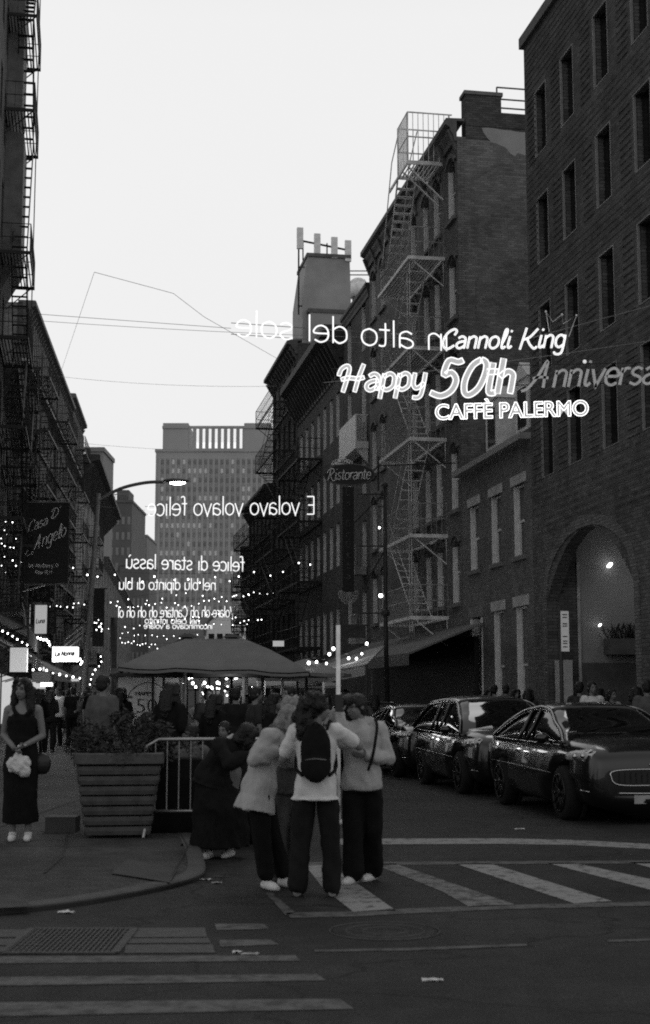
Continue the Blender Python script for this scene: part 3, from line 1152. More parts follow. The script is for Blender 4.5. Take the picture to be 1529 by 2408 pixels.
for i in range(13):
    f = i / 13
    st.box(s1 + 2.4 - 2.1 * f - .1, s1 + 2.4 - 2.1 * f + .1, .56, 1.17, 16.1 + 3.1 * f, 16.13 + 3.1 * f)
st.build('roof_stair', 'iron_light', rp)
# shop awning along the ground floor
mb = MB()
sa, sb = sy(Y0, 40.9), sy(Y0, 56.5)
mb.add([(sa, .05, 3.75), (sb, .05, 3.75), (sb, 2.3, 2.85), (sa, 2.3, 2.85), (sa, .05, 3.70), (sb, .05, 3.70), (sb, 2.28, 2.8), (sa, 2.28, 2.8)],
       [(0, 1, 2, 3), (7, 6, 5, 4), (0, 3, 7, 4), (1, 5, 6, 2), (0, 4, 5, 1)])
mb.box(sa, sb, 2.28, 2.31, 2.5, 2.85)
aw = mb.build('awning', 'canvas_mid', t)
MB().box(sa + 1.0, sb, -.1, .04, .14, 3.4).build('shop_front', 'sign_black', t)

# 4. brown building with the small pale balcony
Y0 = 57.0
W = sy(Y0, 62.7)
t = rroot('brownstone', 'brown brick building with small pale balconies, just past the grey fire escape', Y0)
holes = []
for z, h in [(3.9, 2.0), (6.9, 2.0), (10.0, 2.0), (13.1, 2.0), (16.2, 2.0)]:
    for s in (1.2, 4.4):
        holes.append((s, z, .9, h))
wall_mesh(W, 18.6, holes).build('wall', 'brick_mid', t)
core(t, W, 18.6, 14, 'brick_side', name='side_wall')
for h in holes:
    window(t, *h[:4], 'jamb', 'frame_pale')
cornice(t, W, 18.2, .6, .18, 'cornice_dark', 0)
def balcony(parent, s0, s1, z, out=.95, solid='frame_pale'):
    b = MB()
    b.box(s0, s1, 0, out, z - .3, z)
    b.add([(s0 + .1, 0, z - .9), (s0 + .1, 0, z - .3), (s0 + .1, out * .9, z - .3), (s0 + .25, 0, z - .9), (s0 + .25, 0, z - .3), (s0 + .25, out * .9, z - .3)], [(0, 1, 2), (3, 5, 4), (0, 2, 5, 3)])
    o = b.build('balcony', solid, parent)
    r = MB()
    r.box(s0 + .02, s1 - .02, out - .06, out - .01, z, z + 1.15)
    r.build('balcony_panel', solid, o)
    r = MB()
    for i in range(7):
        y = .1 + i * (out - .16) / 6
        r.box(s0 + .01, s0 + .04, y - .012, y + .012, z, z + 1.1)
    r.box(s0, s0 + .05, 0.02, out - .06, z + 1.08, z + 1.14)
    r.build('balcony_railing', solid, o)
balcony(t, .3, 4.1, 12.1, .55)
for z in (6.9, 4.05):
    r = MB()
    r.box(.7, 1.7, .02, .5, z - .3, z)
    for i in range(9):
        r.box(.7 + i * .12, .72 + i * .12, .46, .48, z, z + .9)
    for i in range(4):
        r.box(.7, .72, .1 + i * .11, .12 + i * .11, z, z + .9)
    r.box(.7, 1.7, .44, .5, z + .88, z + .93)
    r.build('window_guard', 'iron_pale', t)

# 5. corniced tenement with pale window jambs and its own fire escape
Y0 = 62.75
W = sy(Y0, 76.3)
t = rroot('corniced_tenement', 'brick tenement with a heavy black cornice and a column of pale window jambs', Y0)
holes = []
for z, h in [(3.6, 2.0), (7.55, 2.0), (10.45, 1.9), (13.6, 2.1)]:
    for y in (64.2, 65.9, 67.7, 69.5, 71.4, 73.2, 75.0):
        holes.append((round(sy(Y0, y), 3), z, .85, h))
wall_mesh(W, 17.9, holes).build('wall', 'brick_mid', t)
core(t, W, 17.9, 14, 'brick_side', name='side_wall')
for h in holes:
    window(t, *h[:4], 'jamb', 'frame_pale')
cornice(t, W, 17.0, 1.5, 1.0, 'cornice_dark', .7, over=.05)
MB().box(0, W, -.02, .06, 16.4, 16.7).build('string_course', 'stone_dim', t)
fire_escape(t, sy(Y0, 68.5), sy(Y0, 75.5), [4.0, 7.2, 10.2, 13.3], 1.2, 'iron', flip=False, step=.3)

def tenement(x0, y0, x1, y1, left, H, label, wm, cm, storeys, cols, fm='frame_grey', fe=None, group='tenement buildings further down the street', depth=12, name='tenement', corn=(0.8, .6), cz=None, base=3.9, jst='sash', side='brick_side', whgt=1.85, ww=.9):
    t, W = line_root(name, label, x0, y0, x1, y1, left, group=group)
    holes = []
    st = (H - base - .6) / storeys
    for k in range(storeys):
        for i in range(cols):
            holes.append((round(W * (i + .5) / cols, 3), round(base + k * st + .5, 3), ww, whgt))
    for i in range(max(1, cols // 2)):
        holes.append((round(W * (i + .5) / max(1, cols // 2), 3), .4, min(2.2, W / max(1, cols // 2) - .6), 2.7))
    wall_mesh(W, H, holes).build('wall', wm, t)
    core(t, W, H, depth, side, name='side_wall')
    n = storeys * cols
    for i, h in enumerate(holes):
        if i < n:
            window(t, *h[:4], jst, fm)
        else:
            window(t, *h[:4], 'shop', 'frame_dark', 'glass')
    z = cz if cz else H - corn[0] + .15
    cornice(t, W, z, corn[0], corn[1], cm, .8, over=.04)
    if fe:
        a, b, m_ = fe
        fire_escape(t, W * a, W * b, [base + k * st + .25 for k in range(storeys)], 1.2, m_, step=.32, flip=left)
    return t, W
def rxf(y):
    return 11.77 - .174 * y
tenement(rxf(76.4), 76.4, rxf(86.4), 86.4, False, 21.2, 'tall dark tenement crowded with fire escapes below the rooftop antennas', 'brick_black', 'cornice_dark', 6, 5, fe=(.1, .9, 'iron'), side='brick_black')
tenement(rxf(86.5), 86.5, rxf(98.6), 98.6, False, 14.6, 'lower dark tenement next past the tall one with crowded fire escapes', 'brick_black', 'cornice_dark', 4, 6, fe=(.1, .9, 'iron'), side='brick_black')
tenement(rxf(98.7), 98.7, -6.2, 112, False, 12.0, 'small dark brick tenement, third from the antennas', 'brick_mid', 'cornice_dark', 3, 6, fe=(.2, .8, 'iron'))
tenement(-6.2, 112.1, -7.4, 132, False, 13.0, 'dark brick building beyond the small tenement, right of the pale curved house', 'brick_black', 'cornice_dark', 3, 8)
tenement(-7.4, 132.2, -9.6, 170, False, 12.5, 'last dark building of the right row before the curved house', 'brick_mid', 'cornice_mid', 3, 10)

# rooftop tower with antennas
c = at(763, 900, 78)
t = thing('stair_tower', 'pale rendered rooftop tower standing above the dark tenements', 'tower', (-0.05, 78.5, 0), RROT - R(90))
MB().box(-1.35, 1.45, -.6, 3.2, 15, 24.3).box(-1.0, 1.45, -1.0, -.6, 15, 23.3).build('tower_wall', 'stucco', t)
mb = MB()
mb.add([(-1.35, -.6, 24.3), (1.45, -.6, 24.3), (1.45, 3.2, 24.3), (-1.35, 3.2, 24.3), (-1.05, -.55, 26.6), (1.4, -.55, 26.6), (1.4, 3.1, 26.6), (-1.05, 3.1, 26.6)], [(0, 1, 5, 4), (1, 2, 6, 5), (2, 3, 7, 6), (3, 0, 4, 7), (4, 5, 6, 7)])
mb.build('tower_top', 'stucco', t)
MB().box(-1.12, 1.47, -.65, 3.15, 26.6, 26.8).box(-1.1, 1.5, -1.06, -.58, 23.2, 23.42).build('coping', 'cornice_mid', t)
an_t = thing('antenna_array', 'row of panel antennas on a pipe rail on top of the rendered tower', 'antenna', (-0.05, 78.5, 26.6), RROT - R(90))
mb = MB()
mb.tube([(-1.65, -.4, 1.0), (1.35, -.4, .55)], .06, 6)
mb.tube([(-1.3, -.4, -.2), (-1.3, -.4, 1.0)], .04, 6)
mb.tube([(1.2, -.4, .1), (1.2, -.4, .9)], .04, 6)
mb.tube([(.1, -.4, .1), (.1, -.4, .9)], .04, 6)
mb.tube([(-1.55, -.4, -3.4), (-1.55, -.4, 1.0)], .05, 6)
mb.tube([(-1.6, -.4, -.6), (-1.2, -.4, -.6)], .04, 6)
mb.tube([(-1.6, -.4, -2.9), (-1.3, -.4, -2.9)], .04, 6)
mb.build('antenna_mast', 'iron', an_t)
pm = MB().box(-.18, .18, -.09, .09, -.62, .62).mesh('antenna_panel', 'frame_pale')
for x, z in [(-1.5, 1.05), (-.5, .75), (.5, .6), (1.3, .45)]:
    link('antenna_panel', pm, an_t, (x, -.55, z))
wtk = thing('water_tank', 'small round-bellied rooftop tank on legs right of the antenna tower', 'water tank', tuple(at(843, 700, 84)))
MB().tube([(0, 0, 0), (0, 0, .9)], .55, 14).ball((0, 0, .9), .55, .55, .35, 14, 6).build('tank', 'frame_pale', wtk, True)
g = MB()
for a in range(4):
    x, y = .45 * math.cos(a * 1.57 + .7), .45 * math.sin(a * 1.57 + .7)
    g.tube([(x, y, 0), (x * 1.2, y * 1.2, -3)], .05, 5)
for z in (1.6, 1.35, -.1):
    g.tube([(-1, -.3, z), (1.2, -.3, z)], .04, 5)
g.build('tank_frame', 'iron_grey', wtk)
# ================= LEFT SIDE =================
def lxn(y):
    return -3.15 - .174 * y
def lx(y):
    return -8.8 - .1 * y
t, W = line_root('corner_building', 'tall dark corner building with projecting bays, cut by the left edge', lxn(24), 24, lxn(52.6), 52.6, True)
holes = [(round(1.6 + i * 2.4, 3), 4.4 + k * 3.4, 1.0, 2.0) for i in range(11) for k in range(8)]
holes += [(2.6, .3, 3.6, 3.0), (7.4, .3, 3.6, 3.0)]
wall_mesh(W, 33, holes).build('wall', 'brick_black', t)
core(t, W, 33, 14, 'brick_black', name='side_wall')
for i, h in enumerate(holes):
    window(t, *h[:4], 'sash' if i < 88 else 'shop', 'frame_dark', 'glass')
cornice(t, W, 32, 1.2, 1.2, 'cornice_dark', .9)
for z0_, z1_, o in [(23.4, 31.9, .55), (17.6, 22.3, .65)]:     # projecting pressed-metal bays
    b = MB()
    b.add([(.15, 0, z0_), (3.2, 0, z0_), (3.0, o, z0_ + .0), (.35, o, z0_ + .0), (.15, 0, z1_), (3.2, 0, z1_), (3.0, o, z1_), (.35, o, z1_)],
          [(0, 1, 2, 3), (7, 6, 5, 4), (0, 3, 7, 4), (3, 2, 6, 7), (2, 1, 5, 6)])
    b.add([(.4, 0, z0_ - 1.2), (2.9, 0, z0_ - 1.2), (3.0, o, z0_), (.35, o, z0_), (.15, 0, z0_), (3.2, 0, z0_)], [(0, 1, 2, 3), (0, 3, 4), (1, 5, 2)])
    b.build('projecting_bay', 'cornice_mid', t)
fire_escape(t, .1, 4.6, [4.6, 7.8, 11.0, 14.2, 17.3, 22.6, 26.2, 29.6], 1.05, 'iron', step=.3)
t, W = line_root('tenement', 'low dark tenement with open fire escapes seen against the sky at the far left', -12.45, 53.0, -15.6, 69.5, True)
holes = [(round(1.4 + i * 2.3, 3), 4.2 + k * 3.1, .95, 1.9) for i in range(7) for k in range(3)]
wall_mesh(W, 14.2, holes).build('wall', 'brick_black', t)
core(t, W, 14.2, 12, 'brick_black', name='side_wall')
for h in holes:
    window(t, *h[:4], 'sash', 'frame_grey')
cornice(t, W, 13.6, .8, .6, 'cornice_dark', .8)
fire_escape(t, .6, 5.6, [4.4, 7.5, 10.6, 13.8, 16.9], 1.3, 'iron', step=.25, flip=True)
fire_escape(t, 10.5, 15.5, [4.4, 7.5, 10.6, 13.8], 1.3, 'iron', step=.3)
specs = [(72.5, 84, 22.4, 'brick_mid', 'tall left tenement whose roof starts just past the open fire escapes', 6, 5, 19.2),
         (84.1, 100, 22.4, 'brick_dark', 'left tenement with a striped overhanging cornice, second in its row', 6, 7, 19.2),
         (100.1, 112, 23.4, 'brick_mid', 'left tenement with a raised pediment, third in its row', 6, 5, 19.2)]
for a, b, H, wm, lab, n, c, cz in specs:
    t, W = tenement(lx(a), a, lx(b), b, True, H, lab, wm, 'cornice_mid', n, c, fe=(.25, .75, 'iron'), cz=H - .9, corn=(1.0, .7), group='tenements on the left side of the street')
    MB().box(-.02, W + .02, -.02, .35, 19.2, 19.35).build('string_course', 'stone', t)
    mb = MB()
    n_ = int(W / .9)
    for i in range(n_):
        s = .3 + i * .9
        mb.box(s, s + .3, -.02, .5, 19.35, H - 1.0)
    mb.build('cornice_brackets', 'cornice_mid', t)
    for z in (12.6, 9.3, 15.9):
        MB().box(-.01, W + .01, -.02, .12, z, z + .18).build('string_course', 'stone_dim', t)
    m_ = MB()
    s = W * .4
    m_.add([(s - 1.4, .3, H), (s + 1.4, .3, H), (s + .9, .3, H + 1.1), (s - .9, .3, H + 1.1), (s - 1.4, -.2, H), (s + 1.4, -.2, H), (s + .9, -.2, H + 1.1), (s - .9, -.2, H + 1.1)],
           [(0, 1, 2, 3), (7, 6, 5, 4), (3, 2, 6, 7), (0, 3, 7, 4), (1, 5, 6, 2)])
    m_.build('pediment', 'cornice_mid', t)
t, W = tenement(lx(112.1), 112.1, lx(151), 151, True, 21.0, 'pale stuccoed building with a deep black overhanging cornice on the left side', 'brick_pale', 'cornice_dark', 6, 12, cz=19.6, corn=(1.5, 1.8), group='tenements on the left side of the street', jst='sash', fm='frame_dark')
fire_escape(t, W * .55, W * .72, [4.4, 7.2, 10.0, 12.8, 15.6], 1.2, 'iron', step=.3)
tenement(lx(151.2), 151.2, -33, 240, True, 16.5, 'dark far building past the black overhanging cornice', 'brick_dark', 'cornice_mid', 5, 14, group='tenements on the left side of the street')
def block(name, label, u0, u1, vtop, Y, m, rows, cols, wm='tower_glass', depth=14, extra=None, group=None, mh=.5, mw=.5):
    a, b = at(u0, vtop, Y), at(u1, vtop, Y)
    W, H = b.x - a.x, a.z
    t = thing(name, label, 'building', (b.x, Y, 0), math.pi, group)
    MB().box(0, W, -depth, 0, 0, H).build('wall', m, t)
    MB().box(-.15, W + .15, -depth - .1, .2, H, H + .5).build('parapet', m, t)
    cw, ch = W / cols, (H - 6) / rows
    me = MB().box(-cw * mw / 2, cw * mw / 2, -.1, .06, 0, ch * mh).mesh('window', wm)
    n = 0
    rest = MB()
    for k in range(rows - 1, -1, -1):
        for i in range(cols):
            x, z = cw * (i + .5), 4 + ch * k + ch * .25
            if n < 100:
                link('window', me, t, (x, 0, z))
            else:
                rest.box(x - cw * mw / 2, x + cw * mw / 2, -.1, .06, z, z + ch * mh)
            n += 1
    if rest.v:
        rest.build('window', wm, t)['kind'] = 'stuff'
    return t, W, H
mat('far_grey', 0.20, 0.9, amp=0.2, scale=.2)
mat('far_dim', 0.12, 0.9, amp=0.2, scale=.2)
block('penthouse', 'pale roof storey rising behind the black overhanging cornice on the left', 202, 243, 1062, 160, 'far_grey', 8, 2, depth=8)
t, W, H = block('apartment_building', 'grey apartment block with a railed roof, left of the far tower', 258, 311, 1182, 265, 'far_dim', 11, 4, depth=20)
MB().box(.8, W - 1.2, -8, -1, H, H + 2.6).build('roof_storey', 'far_dim', t)
g = MB()
for i in range(12):
    g.box(i * W / 12, i * W / 12 + .08, -.2, -.1, H + .5, H + 1.6)
g.box(0, W, -.2, -.1, H + 1.55, H + 1.7)
g.build('roof_railing', 'iron_grey', t)
block('apartment_building', 'slim far grey block between the railed roof block and the far tower', 316, 346, 1262, 345, 'far_grey', 10, 4, depth=20)
block('far_building', 'low grey far building at the foot of the tower, left part', 282, 352, 1330, 262, 'far_dim', 6, 7, depth=12)
block('far_building', 'low grey far building at the foot of the tower, middle part', 352, 500, 1448, 250, 'far_grey', 4, 12, depth=12)

# far office tower
a, b, top = at(367, 1056, 450), at(640, 1056, 450), at(640, 1056, 450).z
W, H = b.x - a.x, top
t = thing('office_tower', 'wide grey office tower closing the street end, lit colonnade at its top', 'tower', (b.x, 450, 0), math.pi)
MB().box(0, W, -30, 0, 0, H).build('wall', 'tower_stone', t)
zc = at(640, 994, 450).z
x0, x1 = W - (at(383, 1000, 450).x - a.x), W - (at(638, 1000, 450).x - a.x)
ca, cb_ = W - (at(443, 1000, 450).x - a.x), W - (at(574, 1000, 450).x - a.x)
MB().box(ca, x0, -24, -.6, H, zc).build('roof_block', 'tower_stone', t)
MB().box(x1, cb_, -24, -.6, H, zc).build('roof_block', 'tower_stone', t)
zl = at(640, 1004, 450).z
MB().box(cb_, ca, -1.6, -.7, zl - .3, zl + .5).box(cb_, ca, -1.2, -.7, H + .0, H + .35).build('colonnade_beam', 'tower_stone', t)
MB().box(x1 - .2, cb_ + .01, -24.3, -.3, zc - 1.8, zc - 1.0).box(ca - .01, x0 + .2, -24.3, -.3, zc - 1.8, zc - 1.0).box(-.3, W + .3, -30.2, .3, H - .9, H).build('band_course', 'tower_stone', t)
g = MB()
for i in range(10):
    x = cb_ + (ca - cb_) * i / 9
    g.box(x - .55, x + .55, -1.5, -.75, H + .3, zl - .2)
g.build('columns', 'tower_stone', t)
g = MB()
for i in range(1, 8):
    x = cb_ + (ca - cb_) * (i + .5) / 9
    g.box(x - 1.0, x + 1.0, -3.2, -2.9, H + .35, H + 2.7)
g.build('flood_lamps', 'tower_glow', t)
cols, rows_ = 20, 24
me = MB().box(-.42, .42, -.1, .07, 0, 1.5).mesh('window', 'tower_glass')
me2 = MB().box(-.42, .42, -.1, .07, 0, 1.5).mesh('window', 'frame_pale')
rest, rest2 = MB(), MB()
n = 0
for k in range(rows_ - 1, -1, -1):
    z = 8 + k * (H - 13) / (rows_ - 1)
    for i in range(cols):
        x = 2.2 + i * (W - 4.4) / (cols - 1)
        pale = (k % 3 == 1 and random.random() < .55) or random.random() < .06
        if n < 100:
            link('window', me2 if pale else me, t, (x, 0, z))
        else:
            (rest2 if pale else rest).box(x - .42, x + .42, -.1, .07, z, z + 1.5)
        n += 1
rest.build('window', 'tower_glass', t)['kind'] = 'stuff'
rest2.build('window', 'frame_pale', t)['kind'] = 'stuff'
g = MB()
for i in range(cols + 1):
    x = 2.2 + (i - .5) * (W - 4.4) / (cols - 1)
    g.box(x - .4, x + .4, -.1, .35, 5, H - 3)
g.build('piers', 'tower_stone', t)

# pale curved-gable house below the tower
Y = 225
a, b = at(482, 1500, Y), at(572, 1500, Y)
W = b.x - a.x
zt = at(530, 1444, Y).z
t = thing('curved_house', 'pale house with a curved gable glowing below the far tower', 'house', (b.x, Y, 0), math.pi)
pf = [(0, 0), (0, zt - 3.6)] + [(W * (.5 - .5 * math.cos(math.pi * i / 14)), zt - 3.4 + 3.4 * math.sin(math.pi * i / 14) ** .7) for i in range(15)] + [(W, zt - 3.6), (W, 0)]
mb = MB()
mb.loft([[(x, 0, z) for x, z in pf], [(x, -10, z) for x, z in pf]])
mb.build('wall', 'frame_pale', t)
mb = MB().tube([(x, .1, z) for x, z in pf[2:-2]], .25, 5)
mb.build('gable_trim', 'cornice_mid', t)
me = MB().box(-.45, .45, -.1, .06, 0, 1.4).mesh('window', 'glass')
for k in range(3):
    for i in range(4):
        link('window', me, t, (W * (i + .8) / 4.6, 0, 3.0 + k * 3.6))

# ---------------------------------------------------------------- lamps and poles
t = thing('street_lamp', 'tall street lamp on the left kerb with a lit head on its long arm', 'street lamp', (-7.55, 45, .13))
mb = MB().tube([(-.12, 0, 0), (-.08, 0, 2.5), (.22, 0, 8.0)], [.11, .10, .07], 10)
mb.build('pole', 'iron_grey', t, True)
MB().tube([(-.12, 0, 0), (-.12, 0, .5), (-.12, 0, .9)], [.2, .18, .11], 12).build('pole_base', 'iron_grey', t, True)
pts = spline([(.2, 0, 7.75), (.9, 0, 8.15), (1.7, 0, 8.35), (2.35, 0, 8.38)], 5)
MB().tube(pts, [.055] * len(pts), 8).build('arm', 'iron_grey', t, True)
h_ = MB().ball((2.72, 0, 8.42), .42, .2, .09, 14, 7).build('lamp_head', 'iron_grey', t, True)
MB().ball((2.76, 0, 8.36), .27, .15, .07, 12, 6).build('lamp_glass', 'lamp_on', h_, True)

t = thing('sign_pole', 'thick dark pole in front of the white banner wall, left of the big umbrella', 'pole', tuple(gp(270, 1800, 0.13).xy) + (.13,))
t.location = (-5.45, 36.3, .13)
MB().tube([(0, 0, 0), (0, 0, 3.5)], .085, 10).build('pole', 'iron', t, True)
MB().box(-.05, .05, -.1, -.07, 2.6, 3.3).build('plate', 'iron', t)
px, py = rx(38.6) + .35, 38.6
t = thing('lamp_post', 'slim black post with bracket arms in front of the grey fire escape', 'post', (px, py, .13))
MB().tube([(.05, 0, 0), (0, 0, 3.6), (0, 0, 7.3)], [.075, .06, .05], 8).build('pole', 'iron', t, True)
MB().tube([(.05, 0, 0), (.05, 0, .6), (.05, 0, .9)], [.17, .15, .08], 10).build('pole_base', 'iron', t, True)
mb = MB()
for z in (3.75, 5.6, 7.05, 6.7):
    mb.tube([(-.75 if z != 6.7 else -.2, 0, z), (.0, 0, z)], .022, 5)
mb.tube([(-.65, 0, 4.4), (0, 0, 5.5)], .018, 5)
mb.tube([(-.9, 0, 6.2), (0, 0, 7.1)], .02, 5)
mb.ball((0, 0, 7.3), .09).ball((0, 0, 3.75), .12)
mb.build('bracket', 'iron', t)
lt = MB().ball((-.13, 0, 4.1 + .13), .055)
lt2 = MB().ball((-.16, -.1, 6.1), .03)
lt.build('lamp_globe', 'bulb_big', t, True)
lt2.build('lamp_globe', 'bulb_big', t, True)
t = thing('light_pole', 'pale slim steel pole standing between the two standing people on the right of the group', 'pole', (.17, 18.2, 0))
MB().tube([(0, 0, 0), (0, 0, 2.52)], .029, 8).build('pole', 'iron_light', t, True)
MB().tube([(0, 0, 0), (0, 0, .04)], .2, 12).build('pole_foot', 'iron_pale', t, True)
t = thing('parking_sign', 'narrow pale parking notice on a dark post in front of the arched passage', 'sign', (rx(25.2) + .45, 25.2, .13))
t.location = (4.1, 24.5, .13)
MB().tube([(0, 0, 0), (0, 0, 3.05)], .035, 8).build('post', 'iron', t, True)
pn = MB().box(.0, .14, -.05, -.035, 2.25, 2.95).build('sign_panel', 'banner', t)
g = MB()
for z in (2.88, 2.83, 2.72, 2.68, 2.5, 2.42, 2.38, 2.32):
    g.box(.03, .11, -.054, -.05, z, z + .018)
g.build('sign_lines', 'marking_text', pn)

# ---------------------------------------------------------------- lettering
def A(*p):
    return list(p)
FONT = {
 'a': (4.6, [[(.6, 4.3), (2, 5), (3.5, 4.3), (3.8, 3), (3.8, 0)], [(3.8, 2.9), (2, 2.8), (.5, 2), (.5, .7), (1.9, 0), (3.8, 1)]]),
 'b': (4.8, [[(.6, 8), (.6, 0)], [(.6, 1.2), (2.2, 0), (4, 1), (4.2, 2.6), (3.8, 4.2), (2.3, 5), (.6, 4)]]),
 'c': (4.2, [[(3.9, 4.3), (2.4, 5), (.8, 4.2), (.4, 2.5), (.9, .7), (2.4, 0), (3.9, .7)]]),
 'd': (4.8, [[(4, 8), (4, 0)], [(4, 1.2), (2.4, 0), (.7, 1), (.4, 2.6), (.8, 4.2), (2.3, 5), (4, 4)]]),
 'e': (4.6, [[(.5, 2.7), (4.1, 2.7), (3.8, 4.2), (2.4, 5), (.9, 4.3), (.4, 2.5), (.9, .8), (2.5, 0), (4, .7)]]),
 'f': (3.0, [[(3, 7.6), (2, 8), (1.2, 7), (1.2, 0)], [(0, 5), (2.6, 5)]]),
 'g': (4.7, [[(3.9, 5), (3.9, -1), (3, -2.5), (1.2, -2.4), (.6, -1.6)], [(3.9, 4), (2.3, 5), (.8, 4.2), (.4, 2.6), (.9, 1), (2.3, .2), (3.9, 1.2)]]),
 'h': (4.6, [[(.6, 8), (.6, 0)], [(.6, 3.8), (2.2, 5), (3.6, 4.4), (3.8, 3), (3.8, 0)]]),
 'i': (1.6, [[(.8, 5), (.8, 0)]]),
 'k': (4.2, [[(.6, 8), (.6, 0)], [(3.6, 5), (.7, 2.3)], [(1.6, 3.1), (3.8, 0)]]),
 'l': (1.8, [[(.8, 8), (.8, 0)]]),
 'm': (7.0, [[(.6, 5), (.6, 0)], [(.6, 4), (1.8, 5), (3.1, 4.4), (3.3, 3), (3.3, 0)], [(3.3, 4), (4.6, 5), (6, 4.4), (6.2, 3), (6.2, 0)]]),
 'n': (4.6, [[(.6, 5), (.6, 0)], [(.6, 3.8), (2.2, 5), (3.6, 4.4), (3.8, 3), (3.8, 0)]]),
 'o': (4.9, [[(2.4, 5), (.9, 4.2), (.4, 2.5), (.9, .8), (2.4, 0), (3.9, .8), (4.4, 2.5), (3.9, 4.2), (2.4, 5)]]),
 'p': (4.8, [[(.6, 5), (.6, -2.6)], [(.6, 1), (2.2, 0), (4, 1), (4.2, 2.6), (3.8, 4.2), (2.3, 5), (.6, 4)]]),
 'r': (3.2, [[(.6, 5), (.6, 0)], [(.6, 3.6), (1.6, 4.8), (3, 4.8)]]),
 's': (4.2, [[(3.6, 4.4), (2.1, 5), (.7, 4.2), (1, 3), (3, 2.2), (3.6, 1.1), (2.2, 0), (.4, .6)]]),
 't': (3.0, [[(1.2, 7), (1.2, 1), (2, .1), (2.9, .3)], [(0, 5), (2.8, 5)]]),
 'u': (4.6, [[(.6, 5), (.6, 1.6), (1.4, .2), (2.6, .1), (3.9, 1.3)], [(3.9, 5), (3.9, 0)]]),
 '\u00f9': (4.6, [[(.6, 5), (.6, 1.6), (1.4, .2), (2.6, .1), (3.9, 1.3)], [(3.9, 5), (3.9, 0)], [(1.4, 7.4), (2.6, 6.2)]]),
 'v': (4.4, [[(.2, 5), (2.1, 0), (2.2, 0), (4.1, 5)]]),
 'y': (4.6, [[(.5, 5), (.6, 1.8), (1.6, .4), (3.0, .8), (3.9, 2)], [(3.9, 5), (3.9, -1), (3, -2.5), (1.2, -2.4)]]),
 'w': (6.0, [[(.2, 5), (1.6, 0), (1.7, 0), (3, 4.6), (3.1, 4.6), (4.4, 0), (4.5, 0), (5.8, 5)]]),
 'E': (4.6, [[(4, 7.5), (.6, 7.5)], [(.6, 7.5), (.6, 0)], [(.6, 0), (4, 0)], [(.6, 3.9), (3.4, 3.9)]]),
 'V': (5.4, [[(.2, 7.5), (2.6, 0), (2.7, 0), (5.1, 7.5)]]),
 'C': (6.0, [[(5.4, 6.2), (3.6, 7.6), (1.4, 6.6), (.4, 3.8), (1.3, 1), (3.4, -.1), (5.4, 1.2)]]),
 'N': (6.0, [[(.6, 0), (.6, 7.5)], [(.6, 7.5), (5, 0)], [(5, 0), (5, 7.5)]]),
 'L': (4.4, [[(.6, 7.5), (.6, 0)], [(.6, 0), (4, 0)]]),
 'P': (5.0, [[(.6, 0), (.6, 7.5)], [(.6, 7.5), (3, 7.6), (4.4, 6.6), (4.3, 4.6), (3, 3.7), (.6, 3.8)]]),
 'G': (6.2, [[(5.4, 6.2), (3.6, 7.6), (1.4, 6.6), (.4, 3.8), (1.3, 1), (3.4, -.1), (5.3, .8), (5.3, 3.2)], [(5.3, 3.2), (3.4, 3.2)]]),
 'I': (1.8, [[(.8, 7.5), (.8, 0)]]),
 'O': (6.4, [[(3.1, 7.6), (1, 6.2), (.4, 3.8), (1, 1.2), (3.1, -.1), (5.2, 1.2), (5.8, 3.8), (5.2, 6.2), (3.1, 7.6)]]),
 ' ': (3.0, []),
}
SCRIPT = dict(FONT)
